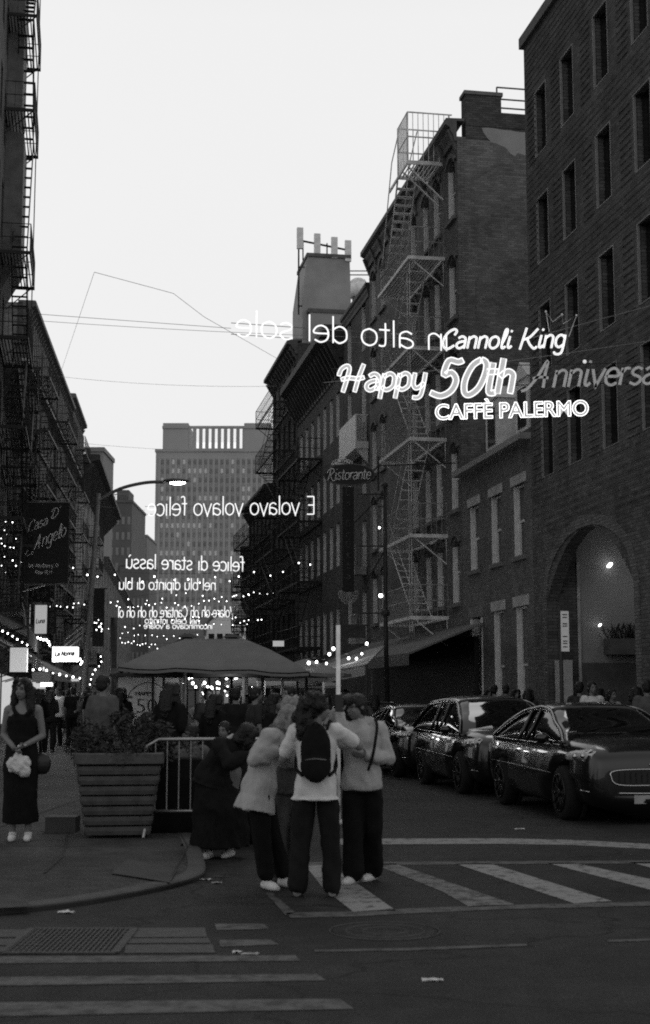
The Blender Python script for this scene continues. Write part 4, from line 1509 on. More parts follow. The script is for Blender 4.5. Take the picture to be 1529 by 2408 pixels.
SCRIPT.update({
 'H': (8.4, [[(-.8, 4.6), (-.4, 6.6), (1.2, 7.6), (2.2, 6.6), (2.0, 3), (1.6, -.4)], [(6.6, 8.0), (5.8, 4), (5.4, -.4)], [(.2, 3.4), (2.6, 3.9), (5.6, 3.6), (7.6, 4.0)]]),
 'A': (7.6, [[(-1.6, -.8), (.2, 0), (2.4, 3.2), (4.6, 8), (4.7, 4), (5.0, 0)], [(1.2, 2.8), (3.4, 3.2), (6.0, 2.8)]]),
 'K': (7.4, [[(1.8, 8), (1.2, 3), (.8, -.4)], [(6.6, 7.6), (4, 4.4), (1.6, 3.4)], [(2.8, 4), (4.4, 1.6), (6.6, -.2), (7.6, .6)]]),
 'C': (6.2, [[(4.8, 5.6), (5.4, 7.2), (4, 8), (1.6, 6.4), (.4, 3.4), (1.2, .6), (3.2, -.2), (5.6, 1.2)]]),
 'R': (7.0, [[(2.4, 7.2), (1.8, 3), (1.0, -.6)], [(-.6, 4.6), (.4, 6.8), (3, 8), (5.4, 7.2), (5.4, 5.2), (3.2, 3.8), (1.8, 3.8)], [(2.8, 3.8), (4, 1.2), (5.8, -.6), (8, -.4)]]),
 'D': (7.4, [[(3.2, 6.8), (2.4, 3), (2.0, .4)], [(.6, 5.4), (1.6, 7.4), (4.4, 7.8), (6.6, 5.6), (6.4, 2.4), (4, 0), (1.8, .2), (1.2, 1.4)]]),
 'M': (8.6, [[(.2, 0), (1.6, 6.6), (2.0, 7.2), (3.8, 1), (6.4, 7.2), (6.8, 3), (7.2, 0)]]),
 'Y': (6, [[(.6, 7.4), (2, 4.2), (4, 4.4)], [(5, 7.6), (3.6, 3), (2, -1.4)]]),
 'S': (5, [[(4.4, 6.6), (3, 7.6), (1.4, 6.4), (2.4, 4.4), (3.8, 2.4), (2.4, 0), (.4, .8)]]),
 '5': (6.6, [[(6.2, 7.7), (5.0, 7.3), (2.6, 7.6), (2.0, 4.4), (3.8, 4.9), (5.3, 3.2), (4.6, .8), (2.2, -.4), (-.6, .4)]]),
 '0': (6.2, [[(4.2, 7.8), (2.2, 6.4), (1.0, 3.2), (1.4, .4), (2.8, -.2), (4.8, 1.4), (5.8, 4.6), (5.6, 7), (4.2, 7.8)]]),
 '1': (3, [[(.6, 6), (2, 7.4), (1.8, 0)]]), '4': (5, [[(3, 7.4), (.6, 2.6), (4.4, 2.8)], [(3.6, 4.6), (3.2, 0)]]), '6': (5, [[(4, 7.2), (1.4, 5), (.6, 2), (2, 0), (3.8, 1.4), (3, 3.4), (1, 2.6)]]),
 'i': (2.4, [[(1.1, 5), (1.0, 1), (1.8, .2), (2.6, 1)], [(1.25, 6.9), (1.45, 7.5)]]),
 'l': (2.6, [[(1.0, 2), (2.2, 6), (2, 8), (1.2, 7), (1, 1), (1.8, .1), (2.6, .8)]]),
 ',': (2, [[(1, .6), (.6, -1)]]), "'": (1.6, [[(1, 8.4), (.7, 7)]]),
})
def layout(text, font, h, shear=0.0, sp=0.0):
    """strokes in x,z scaled so that x-height letters are 5 units = h*5/8"""
    k = h / 8
    x = 0
    out = []
    for ch in text:
        w, st = font.get(ch, font.get(ch.lower(), (3, [])))
        for s in st:
            pts = [Vector(((x + a + b * shear) * k, 0, b * k)) for a, b in s]
            out.append(spline(pts, 4) if len(pts) > 2 else pts)
        x += w + sp
    return out, (x - sp) * k
def tubes(strokes, r, n=5, m=None):
    mb = MB()
    for s in strokes:
        mb.tube(s, r, n)
    return mb
def fit(strokes, W, x0, z0, zs=None):
    xs = [p.x for s in strokes for p in s]
    a, b = min(xs), max(xs)
    k = W / (b - a)
    kz = k if zs is None else zs
    return [[Vector((x0 + (p.x - a) * k, p.y, z0 + p.z * kz)) for p in s] for s in strokes]
def ribbons(strokes, w, d=.02):
    mb = MB()
    for s in strokes:
        rings = []
        for i, p in enumerate(s):
            t_ = (s[min(i + 1, len(s) - 1)] - s[max(i - 1, 0)])
            t_.normalize()
            n = Vector((-t_.z, 0, t_.x)) * w
            rings.append([p + n + Vector((0, d, 0)), p + n - Vector((0, d, 0)), p - n - Vector((0, d, 0)), p - n + Vector((0, d, 0))])
        mb.loft(rings)
    return mb
def outline(strokes, w, r):
    mb = MB()
    for s in strokes:
        L, Rr = [], []
        for i, p in enumerate(s):
            t_ = (s[min(i + 1, len(s) - 1)] - s[max(i - 1, 0)])
            t_.normalize()
            n = Vector((-t_.z, 0, t_.x)) * w
            L.append(p + n)
            Rr.append(p - n)
        q = [v + Vector((0, -.03, 0)) for v in L + Rr[::-1]]
        mb.tube(q, r, 4, closed=True)
    return mb

# neon song lines hung across the street, read from the other side
def lyric(text, u0, v0, u1, v1, Y, hpx, label, wires=True, r=.028):
    a, b = at(u0, v0, Y), at(u1, v1, Y)
    t = thing('neon_lyric', label, 'neon sign', tuple(a), 0, 'song lines in neon hung across the street')
    L = (b - a).length
    st, w = layout(text, FONT, 1.0)
    k = L / w
    kz = hpx * Y / FF / 8 * 8
    tilt = (b.z - a.z) / L
    out = [[Vector((L - p.x * k, 0, p.z * kz + (L - p.x * k) * tilt)) for p in s] for s in st]
    tubes(out, r).build('lettering', 'neon', t, True)
    mb = MB()
    for z in (kz * .08, kz * .5):
        mb.tube([(-.1, .03, z), (L + .1, .03, z + L * tilt)], .009, 4)
    mb.build('rail', 'iron_grey', t)
    mb = MB()
    xl, xr = lx(Y) if Y > 70 else lxn(Y), rxf(Y)
    for z in (kz * .3,):
        mb.tube([(xl - a.x, .03, z + .5), (-.1, .03, z)], .007, 3)
        mb.tube([(L + .1, .03, z + L * tilt), (xr - a.x, .03, z + .5 + L * tilt)], .007, 3)
    mb.build('wire', 'iron_grey', t)
    return t
lyric('in alto del sole', 553, 790, 1056, 826, 33, 66, 'big neon line alto del sole in mirrored letters, highest of the song lines', r=.021)
lyric('E volavo volavo felice', 346, 1213, 741, 1209, 58, 45, 'neon line E volavo volavo felice in mirrored letters, crossing the far tower', r=.026)
lyric('felice di stare lass\u00f9', 295, 1336, 575, 1344, 82, 35, 'neon line felice di stare lassu in mirrored letters', r=.036)
lyric('nel blu dipinto di blu', 279, 1386, 508, 1388, 100, 28, 'neon line nel blu dipinto di blu in mirrored letters', r=.036)
lyric('Volare oh oh Cantare oh oh oh ol', 277, 1452, 552, 1451, 118, 26, 'neon line Volare oh oh Cantare in mirrored letters, widest of the low song lines', r=.036)
lyric('nel cielo infinito', 340, 1466, 470, 1468, 150, 16, 'short neon line nel cielo infinito in mirrored letters', r=.04)
lyric('incominciavo a volare', 338, 1478, 500, 1479, 165, 14, 'lowest neon line incominciavo a volare in mirrored letters', r=.04)

# anniversary sign group (three signs on wires)
Y = 24.0
def px3(u, v):
    return at(u, v, Y)
hang = MB()
def sign_root(name, label, u, v):
    return thing(name, label, 'lit sign', tuple(px3(u, v)), 0, 'lit anniversary signs over the street')
def word(t, origin, text, font, u0, v0, u1, hpx, shear, w, r, fm, om, rise=0.0, sp=0.0):
    a, b = px3(u0, v0) - origin, px3(u1, v0 - rise) - origin
    st, wd = layout(text, font, 1.0, shear, sp)
    kz = hpx * Y / FF
    xs = [p.x for s in st for p in s]
    mn, mx = min(xs), max(xs)
    k = (b.x - a.x) / (mx - mn)
    sl = (b.z - a.z) / (b.x - a.x)
    out = [[Vector((a.x + (p.x - mn) * k, 0, a.z + p.z * kz + (p.x - mn) * k * sl)) for p in s] for s in st]
    ribbons(out, w, .02).build('lettering', fm, t)
    if om:
        outline(out, w, r).build('letter_outline', om, t, True)
t = sign_root('anniversary_sign', 'large lit script sign Happy 50th Anniversary hanging over the street', 800, 930)
o = px3(800, 930)
word(t, o, 'Happy', SCRIPT, 797, 920, 1001, 64, .22, .034, .0075, 'face_lit', 'neon_hot', rise=4, sp=.2)
word(t, o, '50th', SCRIPT, 1012, 928, 1207, 86, .22, .050, .009, 'face_lit', 'neon_hot', rise=2, sp=.0)
word(t, o, 'Anniversary', SCRIPT, 1226, 914, 1606, 66, .25, .024, .01, 'letter_dim', None, rise=14)
mb = MB()
for v in (858, 905):
    mb.tube([px3(780, v + 8) - o + Vector((0, .05, 0)), px3(1680, v - 10) - o + Vector((0, .05, 0))], .008, 4)
mb.build('sign_frame', 'iron', t)
MB().ball(px3(1374, 852) - o + Vector((0, -.05, 0)), .035, .03, .035, 8, 6).build('sign_bulb', 'neon_soft', t, True)
t = sign_root('cannoli_sign', 'small lit script sign Cannoli King with a crown, above the anniversary sign', 1040, 820)
o = px3(1040, 820)
word(t, o, 'Cannoli', SCRIPT, 1042, 820, 1205, 47, .25, .014, .0055, 'face_lit', 'neon_hot', sp=.1)
word(t, o, 'King', SCRIPT, 1222, 820, 1330, 50, .25, .014, .0055, 'face_lit', 'neon_hot', sp=.1, rise=2)
cr_ = [px3(u, v) - o for u, v in [(1292, 780), (1284, 733), (1300, 757), (1322, 740), (1324, 762), (1356, 742), (1338, 792)]]
mb = MB().tube(cr_, .008, 4)
for q in (1, 3, 5):
    mb.ball(cr_[q], .022)
mb.build('crown', 'letter_dim', t)
MB().tube([px3(1120, 760) - o, px3(1120, 700) - o + Vector((0, 0, .3))], .006, 3).tube([px3(1300, 735) - o, px3(1300, 680) - o + Vector((0, 0, .3))], .006, 3).build('wire', 'iron', t)

def block_text(s, name, face, edge_m, parent, x0, z0, W, H, y=0, rr=.008, bold=.02, mirror=False, shear=0, rz=0, slope=0.0):
    cu = bpy.data.curves.new('t', 'FONT')
    cu.body = s
    cu.offset = bold
    cu.extrude = .01
    cu.shear = shear
    tmp = bpy.data.objects.new('t', cu)
    COL.objects.link(tmp)
    dg = bpy.context.evaluated_depsgraph_get()
    dg.update()
    me = bpy.data.meshes.new_from_object(tmp.evaluated_get(dg))
    bpy.data.objects.remove(tmp)
    xs, ys = [v.co.x for v in me.vertices], [v.co.y for v in me.vertices]
    a, b, c, d = min(xs), max(xs), min(ys), max(ys)
    for v in me.vertices:
        fx = (v.co.x - a) / (b - a)
        v.co = Vector((x0 + fx * W, y - v.co.z, z0 + (v.co.y - c) / (d - c) * H + fx * slope))
    me.materials.clear()
    me.materials.append(M(face))
    me.name = name
    ob = link(name, me, parent)
    if edge_m:
        bm = bmesh.new()
        bm.from_mesh(me)
        mb = MB()
        for e in bm.edges:
            if len(e.link_faces) == 2 or len(e.link_faces) == 1:
                p, q = e.verts[0].co, e.verts[1].co
                if p.y < y and q.y < y and (len(e.link_faces) == 1 or abs(e.link_faces[0].normal.y) < .5 or abs(e.link_faces[1].normal.y) < .5):
                    mb.tube([p, q], rr, 4)
        bm.free()
        mb.build('letter_outline', edge_m, parent)
    return ob
t = sign_root('caffe_sign', 'lit block-letter sign CAFFE PALERMO hanging under the anniversary sign', 1024, 988)
o = px3(1024, 988)
e_ = px3(1384, 978) - o
block_text('CAFF\u00c8 PALERMO', 'lettering', 'face_lit', 'neon_hot', t, 0, 0, e_.x, 48 * Y / FF, 0, .0055, .02, slope=e_.z)
MB().tube([(0.1, .03, .1), (e_.x - .1, .03, .1 + e_.z)], .008, 4).build('sign_frame', 'iron', t)

# cable lines for the sign group and a few bare wires in the sky
wn = [0]
def wire(pts, label, r=.008, m='iron'):
    m = 'wire_grey'
    mb = MB().tube(pts, r * .8, 4)
    o = mb.build('overhead_wire', m)
    o['label'] = label
    o['category'] = 'wire'
    o['group'] = 'thin wires strung over the street'
def sag(a, b, s, n=14):
    return [a.lerp(b, i / n) - Vector((0, 0, s * 4 * (i / n) * (1 - i / n))) for i in range(n + 1)]
wire(sag(at(100, 755, 34), at(1240, 800, 34), .1), 'thin wire level with the roof edge running behind the highest song line', .007, 'iron_grey')
wire([at(140, 885, 70), at(222, 640, 40)], 'short slanting wire rising from the left roofs to the peak of the long sky wire', .008, 'iron_grey')
wire([at(222, 640, 40), at(408, 690, 41), at(480, 745, 42), at(655, 845, 60)], 'long bent wire falling through the sky to the dark right roofs', .01, 'iron_grey')
wire(sag(at(135, 885, 75), at(650, 908, 75), .2), 'faint wire in the sky just above the far tower', .01, 'iron_grey')
wire(sag(at(170, 1040, 95), at(640, 1062, 95), .2), 'faint wire crossing at the shoulder of the far tower', .011, 'iron_grey')
wire(sag(at(1230, 800, 24.1), at(1600, 700, 24.1), .0), 'thin wire slanting over the tall brick building behind the crown', .006, 'iron_grey')
wire(sag(at(760, 900, 24.1), at(1600, 790, 24.1), .05), 'thin wire carrying the anniversary letters', .006, 'iron')
# ---------------------------------------------------------------- restaurant signs
t = thing('restaurant_sign', 'big dark projecting sign Casa D Angelo in flowing script on the left', 'sign', tuple(at(50, 1371, 56)), 0)
o = at(50, 1371, 56)
br, tl = at(160, 1371, 56) - o, at(50, 1183, 56) - o
W, H = br.x, tl.z
MB().box(0, W, -.08, .08, 0, H).build('sign_panel', 'sign_black', t)
def sw(t, text, x0, z0, W_, hh, sl, r, m='letter_dim', shear=.2, y=-.1, font=None, name='lettering', sp=0):
    st, wd = layout(text, font or SCRIPT, 1.0, shear, sp)
    xs = [p.x for s in st for p in s]
    mn, mx = min(xs), max(xs)
    k = W_ / (mx - mn)
    return tubes([[Vector((x0 + (p.x - mn) * k, y, z0 + p.z * hh + (p.x - mn) * k * sl)) for p in s] for s in st], r, 4).build(name, m, t, True)
sw(t, 'Casa', W * .14, H * .63, W * .40, H * .13, .42, .016)
sw(t, "D'", W * .62, H * .80, W * .20, H * .12, .3, .016)
sw(t, 'Angelo', W * .20, H * .38, W * .74, H * .17, .50, .018)
sw(t, '146 Mulberry St', W * .16, H * .19, W * .64, H * .05, 0, .008)
sw(t, 'New York', W * .30, H * .11, W * .38, H * .05, 0, .008)
sw(t, 'L', W * .06, H * .33, W * .18, H * .07, .3, .012, name='flourish')
MB().tube([(-1.4, 0, -.05), (W + 1.0, 0, -.05)], .03, 5).tube([(-1.4, 0, H + .02), (W + .3, 0, H + .02)], .03, 5).tube([(0, .0, 2.5 + H), (W * .6, 0, H)], .02, 4).build('bracket', 'iron_grey', t)
t = thing('pipe_stand', 'bent pale pipe stand under the big script sign', 'stand', tuple(at(96, 1500, 50)))
o = at(96, 1500, 50)
MB().tube([at(106, 1376, 50) - o, at(46, 1393, 50) - o, at(58, 1440, 50) - o, at(62, 1490, 50) - o], .025, 5).build('frame', 'iron_pale', t)
t = thing('hanging_sign', 'dim dark sign board with a faint script word just below the big script sign', 'sign', tuple(at(65, 1415, 60)))
W = (at(118, 1415, 60) - at(65, 1415, 60)).x
H = (at(65, 1378, 60) - at(65, 1415, 60)).z
MB().box(0, W, -.05, .05, 0, H).build('sign_panel', 'sign_black', t)
sw(t, 'Pink', W * .2, H * .15, W * .7, H * .6, .1, .014, 'stone_dim', y=-.06)
def banner_sign(lab, u0, v0, u1, v1, Y, m, text=None, tm='marking_text', vertical=False, r=.02, d=.06):
    o = at(u0, v1, Y)
    t = thing('banner_sign', lab, 'sign', tuple(o))
    W, H = at(u1, v1, Y).x - o.x, at(u0, v0, Y).z - o.z
    MB().box(0, W, -d, d, 0, H).build('sign_panel', m, t)
    if text and vertical:
        n = len(text)
        for i, ch in enumerate(text):
            if ch == ' ':
                continue
            st, w = layout(ch, FONT, 1.0)
            st = fit(st, W * .38, W * .3, 0, None)
            mz = max(p.z for s in st for p in s)
            zc_ = H * (1 - (i + .8) / n)
            tubes([[Vector((p.x, -d - .01, zc_ + p.z / mz * H / n * .6)) for p in s] for s in st], r, 4).build('letter', tm, t)
    elif text:
        sw(t, text, W * .12, H * .36, W * .74, H * .32 if H < W else W * .42, .05, r, tm, y=-d - .01)
    MB().tube([(-.15, 0, H), (W + .1, 0, H)], .02, 4).build('bracket', 'iron', t)
    return t
banner_sign('tall lit white banner with a small script word, left side above the shops', 82, 1423, 109, 1490, 64, 'lightbox_soft', 'Luna', r=.018)
banner_sign('slim lit strip sign beside the white script banner', 70, 1422, 76, 1478, 63, 'lightbox_soft')
banner_sign('dark vertical sign with stacked pale letters, right of the white script banner', 112, 1428, 132, 1490, 66, 'sign_black', 'PAOLA', 'stone_dim', True, r=.014)
banner_sign('long black vertical banner hanging from the tall street lamp side', 218, 1384, 243, 1520, 50, 'sign_black')
t = banner_sign('white lightbox sign La Nonna glowing over the left shops', 124, 1521, 184, 1556, 52, 'lightbox', 'La Nonna', r=.022, d=.12)
banner_sign('bright white shop sign at the far left behind the woman', 24, 1523, 64, 1580, 36, 'lightbox_soft')
banner_sign('dim menu board under the striped awning on the left', 76, 1580, 118, 1604, 40, 'canvas_pale')
banner_sign('bright horizontal light panel low over the crowd on the left', 96, 1605, 124, 1614, 44, 'lightbox')
banner_sign('small pale lit board under the glowing lightbox sign', 168, 1596, 186, 1602, 56, 'lightbox_soft')
# black vertical neon-edged sign on the right tenement, and the oval one
t = thing('vertical_sign', 'dark vertical sign with stacked letters and a pale scrolled foot, under the oval sign', 'sign', tuple(at(806, 1392, 56)))
o = at(806, 1392, 56)
W, H = at(833, 1392, 56).x - o.x, at(806, 1146, 56).z - o.z
MB().box(0, W, -.1, .1, 0, H).build('sign_panel', 'sign_black', t)
for i, ch in enumerate('LA GROTTA'):
    if ch == ' ':
        continue
    st, w = layout(ch, FONT, 1.0)
    zc_ = H * (.92 - i * .1)
    st = [[Vector((W * .3 + p.x / w * W * .4, -.11, zc_ + p.z * .26)) for p in s] for s in st]
    tubes(st, .018, 4).build('letter', 'cornice_mid', t)
g = MB()
for i in range(9):
    a = math.pi * (i + .5) / 9
    x, z = W / 2 - W * .75 * math.cos(a), -.42 * math.sin(a)
    g.tube([(x + .07 * math.cos(q), -.05, z + .07 * math.sin(q)) for q in [k * .9 for k in range(7)]], .018, 4, closed=True)
    g.tube([(W / 2, -.04, 0), (x, -.05, z)], .016, 4)
g.tube([(-W * .3, -.04, .02), (W * 1.3, -.04, .02)], .03, 4)
g.build('scroll_ornament', 'stone', t)
t = thing('oval_sign', 'dark oval sign Ristorante with a small scrolled crest, left of the slim black post', 'sign', tuple(at(822, 1117, 44)))
W, H = (at(884, 1117, 44) - at(765, 1117, 44)).x / 2, .34
el = [(W * math.cos(a * math.pi / 20), H * math.sin(a * math.pi / 20)) for a in range(40)]
MB().loft([[(x, -.06, z) for x, z in el], [(x, .06, z) for x, z in el]]).build('sign_panel', 'sign_black', t)
MB().tube([(x, -.06, z) for x, z in el], .02, 4, closed=True).build('sign_rim', 'cornice_mid', t)
sw(t, 'Ristorante', -W * .88, -.17, W * 1.72, .36, .02, .018, 'frame_pale', y=-.08)
g = MB()
for i in range(-3, 4):
    x, z = i * .09 - W * .28, H + .02 + (.17 - abs(i) * .045)
    g.tube([(x + .05 * math.cos(q), -.02, z + .05 * math.sin(q)) for q in [k * .9 for k in range(7)]], .012, 4, closed=True)
    g.tube([(x, -.02, z), (x * .5 - W * .14, -.02, H)], .01, 4)
g.tube([(-W * .28 - .36, -.02, H + .0), (-W * .28 + .36, -.02, H)], .02, 4)
g.build('crest', 'frame_pale', t)
g = MB().tube([(W * .9, 0, .1), (W + .12, 0, .3)], .025, 4).tube([(W * .7, 0, -.25), (W + .12, 0, -.1)], .02, 4)
g.tube([(W + .12, 0, -.5), (W + .12, 0, .6)], .03, 5).tube([(W + .12, 0, .3), (W + 3.4, .5, .5)], .02, 4)
g.build('bracket', 'iron', t)

# string lights
BULB = MB().ball((0, 0, 0), 1.0, 1.0, 1.2, 8, 6).mesh('bulb', 'bulb', True)
BULB2 = MB().ball((0, 0, 0), 1.0, 1.0, 1.25, 8, 6).mesh('bulb', 'bulb_big', True)
def festoon(label, pts, Y, r, n=None, ends=None, me=None, jit=.0, group='string lights over the street'):
    """pts: places the line passes through; bulbs hang along it"""
    P = [at(u, v, Y if not isinstance(Y, (list, tuple)) else Y[0] + (Y[1] - Y[0]) * i / (len(pts) - 1)) for i, (u, v) in enumerate(pts)]
    S = spline(P, 10) if len(P) > 2 else P
    o = S[0]
    t = thing('string_lights', label, 'string lights', tuple(o), 0, group)
    L = [0]
    for a, b in zip(S, S[1:]):
        L.append(L[-1] + (b - a).length)
    MB().tube([p - o + Vector((0, 0, r * 1.6)) for p in S], .008, 3).build('cable', 'iron', t)
    n = n or 16
    for i in range(n):
        d = L[-1] * (i + .5 + random.uniform(-.28, .28) * (1 if jit else 0)) / n
        k = max(j for j in range(len(L)) if L[j] <= d)
        k = min(k, len(S) - 2)
        f = (d - L[k]) / max(1e-6, L[k + 1] - L[k])
        p = S[k].lerp(S[k + 1], f) - o
        b = link('bulb', me or BULB, t, tuple(p - Vector((0, 0, r * random.uniform(0, 1) * jit * 6))))
        b.scale = (r * random.uniform(.42, .64),) * 3
    return t
festoon('festoon of bulbs dipping below the second mirrored line, from the big script sign', [(30, 1296), (105, 1316), (245, 1346), (390, 1354), (520, 1352), (625, 1338), (745, 1312)], 62, .062, 22, jit=1)
festoon('long even row of small bulbs across the street above the lowest song lines', [(112, 1420), (240, 1415), (420, 1416), (540, 1400), (640, 1388), (745, 1380)], 84, .055, 46, jit=1)
festoon('second row of small bulbs meeting the dark facades at right', [(115, 1440), (175, 1428), (430, 1392), (560, 1396), (690, 1390), (742, 1383)], 92, .065, 18, jit=1)
festoon('row of bulbs between the pale curved house and the dark right facades', [(430, 1444), (500, 1441), (560, 1452), (620, 1446), (672, 1440)], 88, .055, 16, jit=1)
festoon('row of bulbs in front of the black vertical banner', [(212, 1465), (232, 1474), (300, 1470), (420, 1455), (540, 1462), (592, 1456)], 96, .055, 20, jit=1)
festoon('dense low string sloping to the top of the big umbrella from the left', [(278, 1499), (320, 1507), (370, 1514), (420, 1516), (460, 1512)], 70, .04, 26, jit=1)
festoon('faint string of tiny bulbs above the big umbrella', [(280, 1484), (340, 1490), (400, 1495), (470, 1488)], 110, .055, 14, jit=1)
festoon('short string of bulbs right of the curved house above the umbrella', [(500, 1500), (560, 1508), (600, 1502), (650, 1488), (680, 1496)], 100, .055, 12, jit=1)
festoon('bright bulbs strung along the front edge of the right awning', [(718, 1562), (740, 1556), (770, 1560), (808, 1547), (835, 1550), (852, 1536), (868, 1500)], [27, 31], .050, 8, me=BULB2)
festoon('single bright bulbs beside the pale slim steel pole', [(770, 1545), (784, 1526), (790, 1520)], 26, .045, 2, me=BULB2)
festoon('bulbs hung under the rim of the big umbrella', [(440, 1588), (500, 1580), (545, 1572), (590, 1572), (625, 1570)], 30, .042, 9, me=BULB2, jit=1)
festoon('thick cluster of bulbs between the umbrella poles', [(430, 1592), (470, 1590), (500, 1598), (530, 1588), (560, 1580)], 36, .055, 14, me=BULB2, jit=1)
festoon('bulbs under the far pale umbrellas', [(560, 1612), (600, 1616), (650, 1610), (720, 1596)], 38, .06, 7, me=BULB2)
festoon('scattered lights hanging in the crowd between umbrella poles', [(470, 1600), (490, 1622), (520, 1606), (545, 1630)], 44, .05, 16, jit=1)
festoon('curl of bright bulbs hanging beside the street lamp pole', [(236, 1538), (238, 1560), (222, 1578), (214, 1598), (210, 1622), (206, 1640)], 46, .04, 9, me=BULB2)
festoon('cluster of round bulbs right of the glowing lightbox sign', [(178, 1556), (188, 1550), (194, 1560), (186, 1562)], 50, .06, 4, me=BULB2)
festoon('blazing bulbs crowning the sign above the left shops', [(78, 1502), (90, 1500), (100, 1504), (112, 1506), (118, 1520)], 50, .07, 7, me=BULB2)
festoon('fairy lights wound over the fire escape at the far left', [(5, 1200), (30, 1222), (12, 1245), (45, 1262), (20, 1290), (38, 1318), (8, 1340)], 55, .042, 10, jit=1)
festoon('fairy lights in a tangle at the far left edge beside the script sign', [(2, 1195), (14, 1225), (2, 1260), (14, 1290), (2, 1325)], 52, .036, 8, jit=1)
festoon('lights along the dark awning above the woman', [(0, 1482), (20, 1490), (45, 1506), (70, 1520)], 38, .04, 6, me=BULB2)
festoon('tiny bulbs around the black vertical banner', [(222, 1455), (236, 1460), (240, 1470), (226, 1475)], 49, .035, 10, jit=1)
festoon('bulbs under the shop awnings on the left', [(70, 1576), (100, 1574), (132, 1584), (170, 1592), (196, 1596)], 42, .05, 8, me=BULB2)

# shop awnings on the left
def awning(label, Y0_, Y1_, zt, zb, out, m, glow=None, left=True, off=0.0, fr=True):
    f = lxn if Y1_ <= 72 else lx
    x0, x1 = (f(Y0_) + off, f(Y1_) + off)
    t, W = line_root('awning', label, x0, Y0_, x1, Y1_, True, category='awning', group='shop awnings on the left side')
    mb = MB()
    mb.add([(0, .05, zt), (W, .05, zt), (W, out, zb), (0, out, zb), (0, .05, zt - .05), (W, .05, zt - .05), (W, out, zb - .05), (0, out, zb - .05)],
           [(0, 1, 2, 3), (7, 6, 5, 4), (0, 3, 7, 4), (1, 5, 6, 2), (0, 4, 5, 1)])
    mb.box(0, W, out - .02, out + .015, zb - .35, zb)
    mb.build('canopy', m, t)
    g = MB()
    for s in (.1, W - .1):
        g.tube([(s, .1, zb - .5), (s, out - .1, zb - .02)], .02, 4)
    g.build('awning_arm', 'iron', t)
    if glow:
        MB().box(.2, W - .2, -.02, .03, .5, zb - .2).build('lit_shop_front', glow, t)
    return t
awning('dark awning at the upper left edge above the woman', 30, 38, 4.1, 3.1, 2.0, 'canvas_dark', 'shop_glow')
awning('dark shop awning next past the lit white shop sign', 39.5, 48, 3.7, 2.8, 1.8, 'canvas_mid', 'shop_glow')
awning('pale shop awning with a glowing front, second past the white shop sign', 49, 56, 3.6, 2.7, 1.8, 'canvas_pale', 'shop_glow')
awning('far dim awning below the white script banner', 58, 68, 3.6, 2.7, 1.8, 'canvas_mid', 'shop_glow')
awning('farthest pale awning on the left pavement', 74, 90, 3.8, 2.8, 2.0, 'canvas_pale', 'shop_glow')
# flag
t = thing('flag', 'striped flag on a slanting staff hanging left of the street lamp pole', 'flag', tuple(at(196, 1462, 52)))
MB().tube([(0, 0, 0), (-.75, 0, -.75)], .02, 5).build('staff', 'iron', t)
for k in range(7):
    mb = MB()
    q = []
    for i in range(9):
        x = -.05 - i * .085
        z = -.05 - i * .07 - k * .10
        q.append([(x, .05 * math.sin(i * .9), z), (x, .05 * math.sin(i * .9), z - .062)])
    for a, b in zip(q, q[1:]):
        mb.quad(a[0], b[0], b[1], a[1])
        mb.quad(*[(p[0], p[1] + .012, p[2]) for p in (a[1], b[1], b[0], a[0])])
    mb.build('flag_stripe', 'cloth_mid' if k % 2 == 0 else 'cloth_light', t)

# ---------------------------------------------------------------- umbrellas
def umbrella(label, u, v_edge, Y, R_, rise, m, pole_m='iron_grey', n=8, z_edge=None, rot=.2, group='market umbrellas of the street cafe', vent=True, sq=False):
    c = at(u, v_edge, Y)
    ze = z_edge if z_edge else c.z
    t = thing('market_umbrella', label, 'umbrella', (c.x, Y, 0), rot, group)
    mb = MB()
    rings = []
    for f in (1, .82, .6, .35, .14, .05):
        g = []
        for k in range(n * 4):
            a = 2 * math.pi * k / (n * 4)
            ph = (k % 4) / 4
            rr = R_ * f * (math.cos(math.pi / n) / math.cos((ph - .5) * 2 * math.pi / n))
            zz = ze + rise * (1 - f) ** 1.08 - .05 * math.sin(ph * math.pi) * f * rise
            g.append((rr * math.cos(a), rr * math.sin(a), zz))
        rings.append(g)
    rings.append([(p[0], p[1], p[2] - .015) for p in rings[-1]])
    for i in range(4, -1, -1):
        rings.append([(p[0] * .995, p[1] * .995, p[2] - .02) for p in rings[i]])
    mb.loft(rings, closed=True)
    val = [[(p[0], p[1], p[2]) for p in rings[0]], [(p[0] * 1.003, p[1] * 1.003, p[2] - .07) for p in rings[0]], [(p[0] * .998, p[1] * .998, p[2] - .07) for p in rings[0]], [(p[0] * .99, p[1] * .99, p[2] - .02) for p in rings[0]]]
    mb.loft(val, cap=False)
    mb.build('canopy', m, t)
    if vent:
        v_ = MB()
        a = [(R_ * .2 * math.cos(k * math.pi / 4), R_ * .2 * math.sin(k * math.pi / 4), ze + rise * .93) for k in range(8)]
        b = [(R_ * .06 * math.cos(k * math.pi / 4), R_ * .06 * math.sin(k * math.pi / 4), ze + rise * 1.06) for k in range(8)]
        v_.loft([a, b])
        v_.build('vent_cap', 'canvas_dark', t)
    for k in range(n):
        a = 2 * math.pi * k / n
        MB().tube([(0, 0, ze + rise * .95), (R_ * .96 * math.cos(a), R_ * .96 * math.sin(a), ze - .02)], .012, 4).build('rib', pole_m, t)
    MB().tube([(0, 0, .05), (0, 0, ze + rise)], .034, 8).build('pole', pole_m, t)
    MB().box(-.28, .28, -.28, .28, 0, .08).build('base', 'iron', t)
    return t
c0, c1, c2, c3 = at(278, 1568, 24.6), at(727, 1579, 24.6), at(436, 1502, 25.9), at(574, 1502, 25.9)
